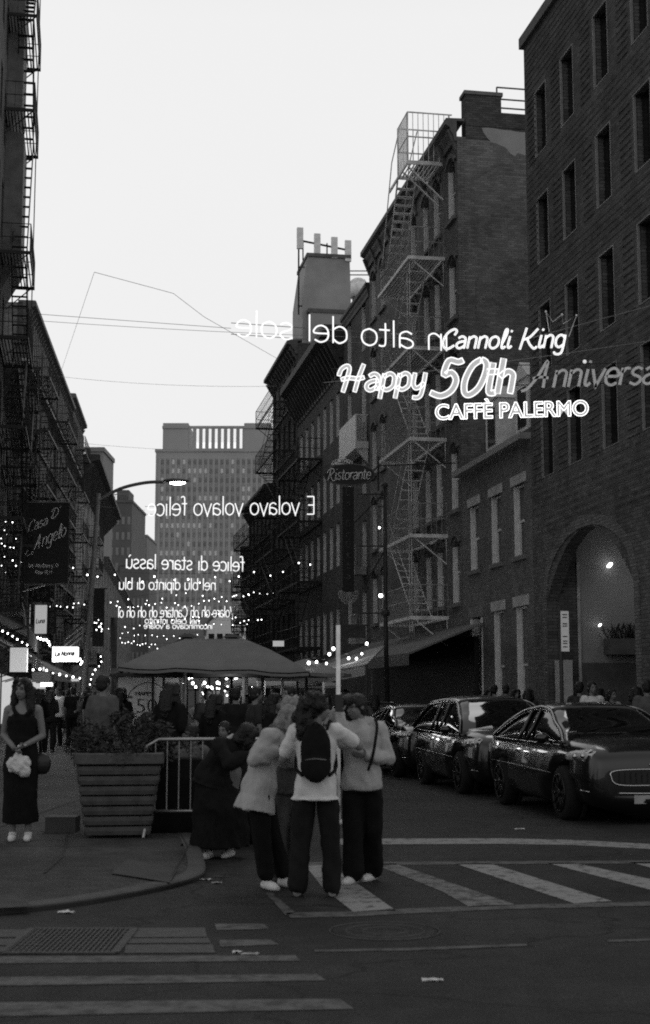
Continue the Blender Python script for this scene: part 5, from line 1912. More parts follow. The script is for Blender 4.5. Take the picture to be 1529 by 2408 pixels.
t = thing('market_umbrella', 'largest grey market umbrella with a flat ridge, dominant over the crowd', 'umbrella', (c0.x, 24.6, 0), 0, 'market umbrellas of the street cafe')
Wd, Dd = c1.x - c0.x, 2.7
def hip(f, dz=0.0):
    # f = 0 eave, 1 ridge; returns a ring round the canopy
    cx0, cx1 = (c2.x - c0.x) * f, Wd + (c3.x - c1.x) * f
    cy0, cy1 = (Dd / 2 - .02) * f, Dd - (Dd / 2 - .02) * f
    ring = []
    n_ = 10
    for a, b in (((cx0, cy0), (cx1, cy0)), ((cx1, cy0), (cx1, cy1)), ((cx1, cy1), (cx0, cy1)), ((cx0, cy1), (cx0, cy0))):
        for i in range(n_):
            g_ = i / n_
            x, y = a[0] + (b[0] - a[0]) * g_, a[1] + (b[1] - a[1]) * g_
            sagz = -.05 * math.sin(math.pi * ((g_ * 3) % 1)) * (1 - f) + .03 * math.sin(math.pi * g_) * (1 - f)
            ze_ = c0.z + (c1.z - c0.z) * x / Wd
            ring.append((x, y, ze_ * (1 - f) + c2.z * f + .035 * math.sin(math.pi * f) + sagz + dz))
    return ring
MB().loft([hip(f) for f in (0, .15, .35, .6, .85, 1)] + [hip(f, -.02) for f in (1, .85, .6, .35, .15, 0)], closed=True).build('canopy', 'canvas', t, True)
r0 = hip(0)
MB().loft([r0, [(x, y, z - .07) for x, y, z in r0], [(x, y + .004, z - .07) for x, y, z in r0], [(x, y + .004, z - .01) for x, y, z in r0]], cap=False).build('valance', 'canvas', t)
for xx in ((c2.x - c0.x), Wd + (c3.x - c1.x)):
    MB().tube([(xx, Dd / 2, .05), (xx, Dd / 2, c2.z - .02)], .034, 8).build('pole', 'iron_grey', t)
    MB().box(xx - .28, xx + .28, Dd / 2 - .28, Dd / 2 + .28, 0, .08).build('base', 'iron', t)
for i in range(8):
    a_ = r0[[0, 5, 10, 15, 20, 25, 30, 35][i]]
    xx = (c2.x - c0.x) if a_[0] < Wd / 2 else Wd + (c3.x - c1.x)
    MB().tube([(xx, Dd / 2, c2.z - .06), (a_[0], a_[1], a_[2] - .03)], .012, 4).build('rib', 'iron', t)
for i, (u_, Y_, pm_, cm_, lab_) in enumerate([
    (361, 29.5, 'iron', 'canvas_dark', 'small umbrella on a dark pole in front of the emblem of the banner wall'),
    (386, 30.6, 'iron', 'canvas_dark', 'small umbrella on a dark pole just right of the banner emblem'),
    (425, 33, 'iron_pale', 'canvas', 'small umbrella on a pale pole at the right end of the banner wall'),
    (440, 28.4, 'iron', 'canvas_dark', 'umbrella whose dark cap peeks over the left slope of the largest umbrella'),
    (472, 27.4, 'iron_light', 'canvas', 'umbrella on the brightest pole left of the middle of the crowd'),
    (492, 38, 'iron', 'canvas_mid', 'umbrella on a thin dark pole deep in the crowd'),
    (524, 26.6, 'iron_grey', 'canvas_dark', 'umbrella on a grey pole under the middle of the largest umbrella'),
    (545, 28.6, 'iron', 'canvas_dark', 'umbrella whose dark cap peeks over the right slope of the largest umbrella'),
    (580, 28.0, 'iron_light', 'canvas', 'umbrella on a bright pole above the stooping person'),
    (618, 27.6, 'iron', 'canvas_dark', 'umbrella on a dark pole above the grey coat'),
    (664, 29.0, 'iron_light', 'canvas_pale', 'pale umbrella on a bright pole left of the curly ponytail'),
    (720, 28.0, 'iron', 'canvas_mid', 'umbrella on a dark pole at the right rim of the largest umbrella')]):
    sp_ = i in (3, 7)
    umbrella(lab_, u_, 1583 if not sp_ else 1560, Y_, .92 if not sp_ else 1.15, .30 if not sp_ else .56, cm_, pm_, rot=.3 * i, vent=sp_)
umbrella('pale umbrella deep under the largest one, right of its middle', 640, 1606, 36, 1.3, .30, 'canvas_pale', 'iron_pale')
umbrella('pale umbrella at the far right of the cafe crowd', 700, 1612, 43, 1.4, .5, 'canvas_pale', 'iron')
umbrella('mid grey umbrella far back over the crowd', 590, 1614, 50, 1.8, .6, 'canvas_mid', 'iron_pale')
umbrella('dim umbrella far back behind the white banner wall', 460, 1612, 56, 1.8, .6, 'canvas_mid', 'iron')
umbrella('dim umbrella farthest down the street', 520, 1620, 70, 1.9, .6, 'canvas_mid', 'iron')
# flat canopies on posts
def canopy(label, x0, x1, y0, y1, z, m, pm, ridge=.4):
    t = thing('cafe_canopy', label, 'canopy', (x0, y0, 0), 0, 'tent canopies of the street cafe')
    W, D_ = x1 - x0, y1 - y0
    mb = MB()
    mb.add([(0, 0, z), (W, 0, z), (W, D_, z), (0, D_, z), (W / 2, D_ / 2, z + ridge), (0, 0, z - .03), (W, 0, z - .03), (W, D_, z - .03), (0, D_, z - .03), (W / 2, D_ / 2, z + ridge - .03)],
           [(0, 1, 4), (1, 2, 4), (2, 3, 4), (3, 0, 4), (6, 5, 9), (7, 6, 9), (8, 7, 9), (5, 8, 9), (0, 5, 6, 1), (1, 6, 7, 2), (2, 7, 8, 3), (3, 8, 5, 0)])
    mb.box(0, W, -.01, .0, z - .22, z)
    mb.build('canopy', m, t)
    for x, y in ((.03, .03), (W - .03, .03), (.03, D_ - .03), (W - .03, D_ - .03)):
        MB().tube([(x, y, 0), (x, y, z)], .025, 6).build('post', pm, t)
    return t
canopy('pale tent canopy on light posts just right of the largest umbrella', -1.45, .0, 30, 33, 2.15, 'canvas_mid', 'iron_light', .12)
canopy('dim tent canopy on dark posts left in the cafe', -4.6, -2.4, 33, 36, 2.35, 'canvas_mid', 'iron')
canopy('grey tent canopy on light posts further back', -3.2, -.9, 37.5, 41, 2.4, 'canvas_mid', 'iron_pale')
canopy('pale tent canopy far back in the cafe', -3.0, -.4, 44, 48, 2.5, 'canvas_pale', 'iron')
# right-hand awning over the cafe (cloth on posts)
t = thing('awning', 'long sloping pale cloth awning edged with bulbs, right of the umbrellas', 'awning', (0, 0, 0))
A1, B1, C1, D1 = at(960, 1496, 40.5), at(905, 1513, 33), at(700, 1592, 29.5), at(760, 1560, 45)
t.location = (C1.x, C1.y, 0)
o = Vector((C1.x, C1.y, 0))
q = [at(868, 1527, 39) - o, at(905, 1518, 37) - o, at(862, 1562, 29) - o, at(700, 1593, 31) - o, at(720, 1578, 40) - o]
mb = MB()
mb.add(q + [p - Vector((0, 0, .04)) for p in q], [(0, 1, 2, 3, 4), (9, 8, 7, 6, 5), (1, 6, 7, 2), (2, 7, 8, 3), (3, 8, 9, 4), (0, 5, 6, 1), (4, 9, 5, 0)])
mb.quad(q[2], q[3], q[3] - Vector((0, 0, .22)), q[2] - Vector((0, 0, .22)))
mb.build('canopy', 'canvas_pale', t)
for p in (q[2], q[3]):
    MB().tube([(p.x, p.y, 0), (p.x, p.y, p.z)], .03, 6).build('post', 'iron', t)
# lit signs and shop lights at right, seen under the awning
banner_sign('blazing shop light panel right of the pale umbrella', 690, 1588, 722, 1602, 47, 'lightbox')
banner_sign('small glowing poster behind the umbrella rim on the right', 642, 1507, 668, 1520, 52, 'lightbox_soft')
banner_sign('dark slanted panel hanging over the cafe on the right', 800, 1470, 860, 1500, 52, 'cornice_dark')
# white banner wall with the fifty emblem
o = at(277, 1668, 31)
t = thing('banner_wall', 'white printed banner wall with a big circled Happy 50th behind the planter', 'banner', (o.x, 31, 0))
W, H = at(420, 1668, 31).x - o.x, at(277, 1590, 31).z
MB().box(0, W, 0, .06, .3, H).build('banner_sheet', 'banner', t)
MB().box(-.12, W + .12, -.35, .3, H + .0, H + .16).build('banner_roof', 'canvas_mid', t)
g = MB().box(-.05, 0, -.0, .06, 0, H).box(W, W + .05, 0, .06, 0, H)
g.build('banner_posts', 'iron_grey', t)
cx_, cz_ = W * .5, H - .62
MB().tube([(cx_ + .48 * math.cos(a * .2), -.006, cz_ + .48 * math.sin(a * .2)) for a in range(31)], .008, 4, closed=True).build('emblem_ring', 'marking_text', t)
block_text('50', 'lettering', 'marking_text', None, t, cx_ - .25, cz_ - .17, .44, .30, -.012, bold=-.02)
block_text('HAPPY', 'lettering', 'marking_text', None, t, cx_ - .27, cz_ + .20, .40, .08, -.012)
block_text('th', 'lettering', 'marking_text', None, t, cx_ + .22, cz_ + .0, .13, .10, -.012)
block_text('CAFF\u00c8', 'lettering', 'marking_text', None, t, .06, cz_ + .14, .26, .06, -.012)
mb = MB()
for i in range(4):
    mb.box(cx_ - .26, cx_ + .26, -.008, -.004, cz_ - .27 - i * .05, cz_ - .255 - i * .05)
mb.build('print_lines', 'marking_text', t)

# ---------------------------------------------------------------- planter and barrier
t = thing('wooden_planter', 'large square wooden planter of horizontal boards with leafy shrubs, at the kerb corner', 'planter', (-2.22, 15.35, .13), .14)
n = 7
def tub(w, z, n_=36):
    return [(math.copysign(abs(math.cos(2 * math.pi * k / n_)) ** .16, math.cos(2 * math.pi * k / n_)) * w, math.copysign(abs(math.sin(2 * math.pi * k / n_)) ** .16, math.sin(2 * math.pi * k / n_)) * w, z) for k in range(n_)]
for i in range(n):
    z0_, z1_ = .03 + i * .105, .03 + (i + 1) * .105 - .014
    w0, w1 = .335 + .115 * (z0_ / .8), .335 + .115 * (z1_ / .8)
    w0 += .006 * (i % 2)
    w1 += .006 * (i % 2)
    MB().loft([tub(w0 - .02, z0_), tub(w0, z0_ + .004), tub(w0 * .5 + w1 * .5 + .006, (z0_ + z1_) / 2), tub(w1, z1_ - .004), tub(w1 - .02, z1_)]).build('board', 'wood', t)
mb = MB()
w0, w1 = .47, .37
mb.loft([tub(w, z) for w, z in ((w0 - .02, .765), (w0 + .005, .775), (w0 + .005, .875), (w0 - .015, .885), (w1, .88), (w1, .765))], closed=True)
mb.build('rim', 'wood', t)
MB().box(-.35, .35, -.35, .35, .7, .80).build('soil', 'tyre', t)
def foliage(n, cx_, cy_, z0_, rx_, ry_, rz_, seed, size=.05, clumps=14):
    random.seed(seed)
    mb = MB()
    cl = []
    for i in range(clumps):
        a, rr = random.uniform(0, 6.28), random.random() ** .5
        cl.append((cx_ + rx_ * rr * math.cos(a), cy_ + ry_ * rr * math.sin(a), z0_ + rz_ * random.random() ** .8 * (1 - .4 * rr), random.uniform(.06, .15)))
    for i in range(n):
        c = random.choice(cl)
        d = Vector((random.gauss(0, 1), random.gauss(0, 1), random.gauss(0, 1))).normalized() * c[3] * random.random() ** .4 * 1.1
        p = Vector(c[:3]) + d
        u = Vector((random.gauss(0, 1), random.gauss(0, 1), random.gauss(0, .7))).normalized()
        w = u.cross(Vector((random.gauss(0, 1), random.gauss(0, 1), random.gauss(0, 1)))).normalized()
        s = size * random.uniform(.5, 1.2)
        mb.add([p, p + u * s + w * s * .35, p + u * s * 2, p + u * s - w * s * .35], [(0, 1, 2, 3)])
    stem = MB()
    for c in cl:
        stem.tube([(cx_ + (c[0] - cx_) * .3, cy_ + (c[1] - cy_) * .3, z0_ - .08), ((cx_ + c[0]) / 2, (cy_ + c[1]) / 2, (z0_ + c[2]) / 2), c[:3]], .006, 4)
    return mb, stem
fo, st = foliage(5200, 0, 0, .84, .52, .36, .46, 5, .034, 36)
fo.build('foliage', 'leaf_dark', t)
st.build('stems', 'wood', t)
fo, st = foliage(500, .12, -.42, .84, .22, .06, .12, 9, .022, 9)
fo.build('trailing_flowers', 'leaf', t)
fo, st = foliage(700, .5, .15, .82, .30, .2, .3, 11, .035, 9)
fo.build('foliage', 'leaf', t)
MB().box(-.95, -.62, -.1, .22, 0, .17).build('concrete_block', 'kerb', None).location = (-2.1, 15.7, .13)
ob = bpy.data.objects['concrete_block']
ob['label'] = 'small concrete block on the pavement at the left foot of the wooden planter'
ob['category'] = 'block'

def barrier(label, loc, rz, L=1.9):
    t = thing('crowd_barrier', label, 'barrier', loc, rz, 'steel crowd barriers')
    z0_, z1_ = .26, 1.02
    pts = [(0.02, 0, z0_ - .02), (0, 0, .5), (0, 0, .82), (.035, 0, .95), (.16, 0, z1_), (L - .16, 0, z1_), (L - .035, 0, .95), (L, 0, .82), (L, 0, .5), (L - .02, 0, z0_ - .02)]
    fr = MB().tube(pts[:4] + pts[4:6] + pts[6:], .019, 8)
    fr.tube([(.1, 0, z0_ + .01), (L - .1, 0, z0_ + .01)], .016, 8)
    fr.tube([(.0, 0, z0_ - .02), (.1, 0, z0_ + .01)], .016, 6)
    fr.build('frame', 'steel', t, True)
    b = MB()
    n = 12
    for i in range(1, n):
        b.tube([(L * i / n, 0, z0_ + .01), (L * i / n, 0, z1_)], .007, 6)
    b.build('bars', 'steel', t)
    for x in (.03, L - .03):
        MB().tube([(x, 0, .3), (x, -.05, .12), (x, -.22, 0.01)], .017, 6).tube([(x, 0, .3), (x, .22, 0.01)], .017, 6).build('foot', 'steel', t, True)
    MB().tube([(-.07, 0, .82), (0, 0, .82)], .01, 5).tube([(-.07, 0, .24), (0, 0, .24)], .01, 5).build('hook', 'steel', t)
    return t
barrier('steel crowd barrier with rounded corners in front of the planter and seated people', (-1.93, 15.15, .13), .04, 1.5)

# black-clothed service table behind the barrier
t = thing('draped_table', 'service table under a black cloth between the barrier and the stooping person', 'table', (-1.30, 16.0, 0.0), .1)
MB().box(-.75, .75, -.35, .35, .0, .90).build('table_top', 'cloth_black', t)
mb = MB()
pp = []
for i in range(72):
    a = i / 72 * 4
    k, f = int(a), a - int(a)
    x, y = [(-.78 + 1.56 * f, -.38), (.78, -.38 + .76 * f), (.78 - 1.56 * f, .38), (-.78, .38 - .76 * f)][k]
    pp.append((x, y))
mb.loft([[(x * (1 + .02 * math.sin(i * 2.3) * q), y * (1 + .05 * math.sin(i * 1.7) * q), .915 - .9 * q) for i, (x, y) in enumerate(pp)] for q in (0, .3, .7, 1)])
mb.build('tablecloth_skirt', 'cloth_black', t, True)
MB().box(-.02, .27, -.405, -.395, .14, .16).build('hem_strip', 'banner', t)

# light given off by the strung bulbs and the open shop fronts
for (x, y, z, e) in [(-1.7, 25.5, 1.95, 9), (-2.6, 29.5, 2.0, 16), (-1.2, 32.5, 2.2, 18), (-3.3, 36, 2.4, 20), (-7.0, 36, 2.5, 30), (-9.0, 43, 2.6, 45), (-10, 52, 2.8, 60), (.6, 33, 2.4, 10)]:
    ld = bpy.data.lights.new('bulb_light', 'POINT')
    ld.energy = e * 1.5
    ld.shadow_soft_size = .35
    lo = bpy.data.objects.new('bulb_light', ld)
    lo.location = (x, y, z)
    COL.objects.link(lo)
# ---------------------------------------------------------------- cars
def car(label, front, L, Hr, glow=1.0, sedan=True, seed=0):
    """front: ground point of the street-side front corner line; car points to the viewer along the kerb"""
    # local: +x = forward, y = left/right, z up
    d = Vector((0.1714, -0.9852))
    side = Vector((0.9852, 0.1714))
    c = Vector(front) + side * .92 - d * (L / 2)
    t = thing('parked_car', label, 'car', (c.x, c.y, 0), math.atan2(d.y, d.x), 'cars parked along the right kerb')
    t.scale = (1, 1, 1.05)
    h = L / 2
    # lower body stations x, zbot, zbelt(top), half width, crown
    S = [(-h, .42, .72, .62, .03), (-h + .05, .30, .88, .76, .05), (-h + .25, .24, .97, .86, .06), (-h + .8, .22, .99, .905, .05), (-.9, .2, .975, .92, .04), (0, .2, .955, .925, .04), (.9, .2, .945, .92, .05), (h - 1.15, .2, .955, .91, .08), (h - .6, .21, .925, .885, .09), (h - .25, .22, .88, .84, .08), (h - .07, .23, .82, .785, .05), (h, .28, .75, .70, .03), (h + .02, .34, .66, .58, .01)]
    rings = []
    for x, zb, zt, w, cr_ in S:
        hgt = zt - zb
        half = [(w * .86, zb), (w * .96, zb + hgt * .12), (w * 1.0, zb + hgt * .38), (w * 1.005, zb + hgt * .55), (w * .985, zb + hgt * .76), (w * .955, zb + hgt * .93), (w * .90, zt + cr_ * .15), (w * .6, zt + cr_ * .8), (w * .25, zt + cr_)]
        ring = [(x, -a, b) for a, b in half] + [(x, a, b) for a, b in half[::-1]]
        rings.append(ring)
    mb = MB().loft(rings)
    me = mb.mesh('body', 'car_black', True)
    bm = bmesh.new()
    bm.from_mesh(me)
    bmesh.ops.subdivide_edges(bm, edges=bm.edges, cuts=1, use_grid_fill=True, smooth=.6)
    # wheel arches pressed in
    for v in bm.verts:
        for wx in (h - .93, -h + .9):
            dx, dz = v.co.x - wx, v.co.z - .33
            r = math.hypot(dx, dz)
            if r < .37 and abs(v.co.y) > .6:
                v.co.y *= .72
    bm.to_mesh(me)
    bm.free()
    for p in me.polygons:
        p.use_smooth = True
    body = link('body', me, t)
    # glasshouse stations
    if sedan:
        G = [(-h + .55, .97, .60), (-h + .95, .985 + (Hr - .98) * .45, .72), (-h + 1.45, Hr - .07, .70), (-h + 2.0, Hr - .005, .70), (-.05, Hr, .70), (.35, Hr - .05, .69), (.75, Hr - .2, .70), (1.15, .96 + (Hr - .96) * .32, .76), (1.48, .95, .80)]
    else:
        G = [(-h + .18, 1.0, .66), (-h + .38, .98 + (Hr - .98) * .55, .70), (-h + .75, Hr - .06, .70), (-h + 1.5, Hr, .71), (-.1, Hr, .71), (.4, Hr - .05, .70), (.75, Hr - .2, .71), (1.1, .97 + (Hr - .97) * .35, .76), (1.42, .95, .80)]
    gr = []
    pill = [[], []]
    G = [(p.x, p.z, p.y) for p in spline([Vector((a_, c_, b_)) for a_, b_, c_ in G], 3)]
    for x, zt, w in G:
        zb = .90
        wl = .89
        f = (zt - zb) / (Hr - zb)
        wt = wl + (.60 - wl) * f
        k = max(.02, zt - zb)
        half = [(wl, zb), (wl - (wl - wt) * .35, zb + k * .38), (wt + .03, zb + k * .84), (wt - .04, zb + k * .95), (wt * .7, zb + k * 1.0), (wt * .3, zb + k * 1.015)]
        gr.append([(x, -a, b) for a, b in half] + [(x, a, b) for a, b in half[::-1]])
        for q, s in enumerate((-1, 1)):
            pill[q].append(Vector((x, s * (wt + .02), zb + k * .90)))
    MB().loft(gr).build('windows', 'car_glass', t, True)
    # roof skin from rear glass to windscreen top
    rr = []
    for (x, zt, w), g in list(zip(G, gr))[6:16]:
        up = [Vector(p) + Vector((0, 0, .012)) for p in g[2:10]]
        rr.append(up + [p - Vector((0, 0, .02)) for p in up[::-1]])
    MB().loft(rr).build('roof', 'car_black', t, True)
    for q in (0, 1):
        s = (-1, 1)[q]
        line = spline([p + Vector((0, s * .012, .004)) for p in pill[q]], 4)
        MB().tube(line, .030, 6).build('pillar', 'car_black', t, True)
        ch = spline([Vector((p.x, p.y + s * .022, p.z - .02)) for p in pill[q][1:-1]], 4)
        MB().tube(ch, .015, 5).build('window_trim', 'chrome', t, True)  # chrome trim, thickened to stand in also for sky reflected on the roof side
        bl = [(-h + .7, s * .915, .955), (-.5, s * .925, .94), (.6, s * .922, .93), (1.35, s * .905, .925)]
        MB().tube(spline(bl, 4), .009, 5).build('window_trim', 'chrome', t, True)
        for x, xa in ((-.35, -.45), (.0, -.08)) if sedan else ((-.5, -.6), (.05, -.02)):
            MB().tube([(x, s * .925, .94), (xa, s * (.66), Hr - .09)], .026, 5).build('door_pillar', 'car_black', t, True)
        for x in (-.55, .6):
            hd_ = MB().tube([(x - .1, s * .94, .80), (x, s * .955, .81), (x + .1, s * .94, .80)], .012, 5)
            hd_.build('door_handle', 'chrome', t, True)
        mr = MB().ball((.98, s * 1.02, 1.0), .09, .10, .07, 10, 7)
        m_ = mr.build('mirror', 'car_black', t, True)
        MB().tube([(.98, s * .88, .95), (.98, s * .96, .98)], .02, 5).build('mirror_arm', 'car_black', m_, True)
        # headlamp wrapped on the corner
        hl = MB()
        n_ = 8
        ra, rb_ = [], []
        for i in range(n_ + 1):
            f = i / n_
            x = h - .72 + .58 * f
            y = s * (.90 - .03 * f - .17 * f * f)
            ra.append([(x, y * 1.0, .76 - .02 * f), (x, y * 1.012, .76 + .075 * math.sin(math.pi * (.15 + .7 * f))), (x - .01, y * .97, .78 + .085 * math.sin(math.pi * (.15 + .7 * f))), (x - .05, y * .93, .76)])
        hl.loft(ra)
        for i_ in range(len(hl.v)):
            ok, lo_, no_, _ = body.closest_point_on_mesh(Vector(hl.v[i_]))
            hl.v[i_] = tuple(lo_ + no_ * (.012 if i_ % 4 in (1, 2) else .002))
        hb = hl.build('headlight', 'headlamp', t, True)
        for f in (.45, .75):
            x = h - .70 + .58 * f
            y = s * (.90 - .03 * f - .17 * f * f)
            ok, lo_, no_, _ = body.closest_point_on_mesh(Vector((x, y, .80)))
            MB().ball(lo_ + no_ * .008, .034, .034, .030, 10, 6).build('lamp_lens', 'chrome', hb, True)
        MB().box(-h - .0, -h + .12, min(s * .45, s * .80), max(s * .45, s * .80), .72, .84).build('tail_light', 'headlamp', t)
    # wheels
    for wx in (h - .93, -h + .9):
        for s in (-1, 1):
            w_ = MB()
            prof = [(.18, -.10), (.29, -.11), (.33, -.08), (.335, 0), (.33, .08), (.29, .11), (.18, .10)]
            nn = 28
            w_.loft([[(rr_ * math.cos(2 * math.pi * k / nn), yy, rr_ * math.sin(2 * math.pi * k / nn)) for k in range(nn)] for rr_, yy in prof], cap=True)
            tw = w_.build('wheel', 'tyre', t, True)
            tw.location = (wx, s * .80, .335)
            rm = MB()
            for k in range(10):
                a = 2 * math.pi * k / 10
                rm.tube([(.04 * math.cos(a), s * .10, .04 * math.sin(a)), (.22 * math.cos(a), s * .118, .22 * math.sin(a))], .014, 4)
            rm.tube([(.225 * math.cos(k * .3), s * .112, .225 * math.sin(k * .3)) for k in range(21)], .015, 5, closed=True)
            rm.ball((0, s * .11, 0), .05, .02, .05)
            rm.build('rim', 'rim', tw, True)
            MB().loft([[(.36 * math.cos(a * .3), yy, .36 * math.sin(a * .3)) for a in range(21)] for yy in (-.02, .02)]).build('wheel_well', 'tyre', tw).location = (0, -s * .13, 0)
    # grille, bumper strips, plate, badge, bonnet creases
    gp_ = [(h - .02, -.56, .57), (h - .02, -.50, .645), (h + .0, 0, .66), (h - .02, .50, .645), (h - .02, .56, .57), (h + .0, .46, .48), (h + .02, 0, .47), (h + .0, -.46, .48)]
    gp_ = [Vector(p) + Vector((.012, 0, 0)) for p in gp_]
    def onb(p, off):
        ok, lo_, no_, _ = body.closest_point_on_mesh(Vector(p))
        return lo_ + no_ * off
    rg = spline(gp_, 4, closed=True)
    cg = Vector((h + .05, 0, .565))
    rings_ = [[onb(cg.lerp(p + Vector((.05, 0, 0)), f), .008 if f < .99 else .004) for p in rg] for f in (1, .8, .55, .3, .08)]
    g_ = MB()
    g_.loft(rings_)
    go = g_.build('grille', 'sign_black', t)
    MB().tube([onb(p + Vector((.05, 0, 0)), .010) for p in rg], .009, 5, closed=True).build('grille_frame', 'chrome', go, True)
    gb = MB()
    for i in range(-6, 7):
        a_ = [onb((h + .05, i * .075, .565 + q), .012) for q in (-.06, -.02, .02, .06)]
        gb.tube(a_, .006, 4)
    gb.build('grille_bars', 'rim', go)
    MB().ball(onb((h + .03, 0, .715), .01), .02, .045, .025, 10, 6).build('badge', 'chrome', t, True)
    lw = MB()
    lw.tube(spline([(h - .26, -.86, .40), (h - .06, -.74, .39), (h + .02, -.4, .38), (h + .03, 0, .375), (h + .02, .4, .38), (h - .06, .74, .39), (h - .26, .86, .40)], 3), .010, 5)
    lw.build('bumper_trim', 'chrome', t, True)
    MB().box(h + .02, h + .035, -.26, .26, .255, .355).build('number_plate', 'paint_grey', t)
    ai = MB()
    for z in (.27, .31):
        ai.tube(spline([(h - .12, -.6, z), (h - .02, 0, z), (h - .12, .6, z)], 4), .018, 4)
    ai.build('air_intake', 'sign_black', t)
    bc = MB()
    for s in (-1, 1):
        bc.tube(spline([(1.35, s * .66, .965), (h - .8, s * .56, 1.0), (h - .3, s * .42, .935)], 4), .008, 4)
        bc.tube(spline([(-h + .5, s * .905, .62), (-.3, s * .937, .60), (1.0, s * .935, .57), (h - 1.3, s * .92, .56)], 4), .006, 4)
    bc.build('body_crease', 'car_black', t, True)
    wp = MB()
    wp.tube([(1.52, .5, .965), (1.2, .1, 1.05)], .008, 4).tube([(1.52, -.1, .985), (1.2, -.5, 1.05)], .008, 4)
    wp.build('wiper', 'tyre', t)
    MB().box(-.15, .35, -.4, .4, .2, .85).build('floor_pan', 'tyre', t)
    return t
def cl(y, off=0.0):
    return (3.34 - .174 * (y - 17.2) + off, y)
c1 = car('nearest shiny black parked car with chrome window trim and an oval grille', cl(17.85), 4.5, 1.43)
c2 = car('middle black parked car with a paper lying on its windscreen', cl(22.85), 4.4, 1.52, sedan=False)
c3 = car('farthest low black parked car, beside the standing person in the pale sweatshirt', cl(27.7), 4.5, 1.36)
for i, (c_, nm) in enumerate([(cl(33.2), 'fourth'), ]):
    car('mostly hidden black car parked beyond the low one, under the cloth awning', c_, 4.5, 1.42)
p = MB()
p.add([(-.22, -.09, 0), (.22, -.09, .0), (.2, .09, .02), (-.2, .09, .02), (-.22, -.09, -.006), (.22, -.09, -.006), (.2, .09, .014), (-.2, .09, .014)], [(0, 1, 2, 3), (7, 6, 5, 4), (0, 4, 5, 1), (1, 5, 6, 2), (2, 6, 7, 3), (3, 7, 4, 0)])
o = p.build('paper_permit', 'paper')
o['label'] = 'white paper lying at the foot of the middle car windscreen'
o['category'] = 'paper'
dloc = Matrix.Rotation(c2.rotation_euler[2], 3, 'Z') @ Vector((1.30, -.50, 1.075)) + Vector(c2.location)
o.location = dloc
o.rotation_euler = (R(22), 0, R(5))
# ---------------------------------------------------------------- people
V = Vector
def ering(c, w, d, lat, ax, n=16):
    f = lat.cross(ax).normalized()
    return [c + lat * (w * math.cos(2 * math.pi * k / n)) + f * (d * math.sin(2 * math.pi * k / n)) for k in range(n)]
def eloft(mb, C):
    rings = []
    for i, (c, w, d, lat) in enumerate(C):
        ax = (C[min(i + 1, len(C) - 1)][0] - C[max(i - 1, 0)][0]).normalized()
        l = (lat - ax * lat.dot(ax)).normalized()
        rings.append(ering(c, w, d, l, ax))
    mb.loft(rings)
def limb(mb, pts, rad, n=12):
    mb.tube(pts, rad, n)
    for p, r in zip(pts, rad):
        mb.ball(p, r * .985, n=10, m=7)
BASE = dict(pelvis=(0, 0, .90), waist=(0, .0, 1.06), chest=(0, .0, 1.24), neck=(0, .01, 1.40), head=(0, -.01, 1.565),
            sh=((-.165, .01, 1.355), (.165, .01, 1.355)), el=((-.215, .03, 1.10), (.215, .03, 1.10)), wr=((-.225, -.04, .87), (.225, -.04, .87)),
            hip=((-.085, 0, .88), (.085, 0, .88)), kn=((-.10, -.02, .48), (.10, -.02, .48)), an=((-.10, .03, .09), (.10, .03, .09)))
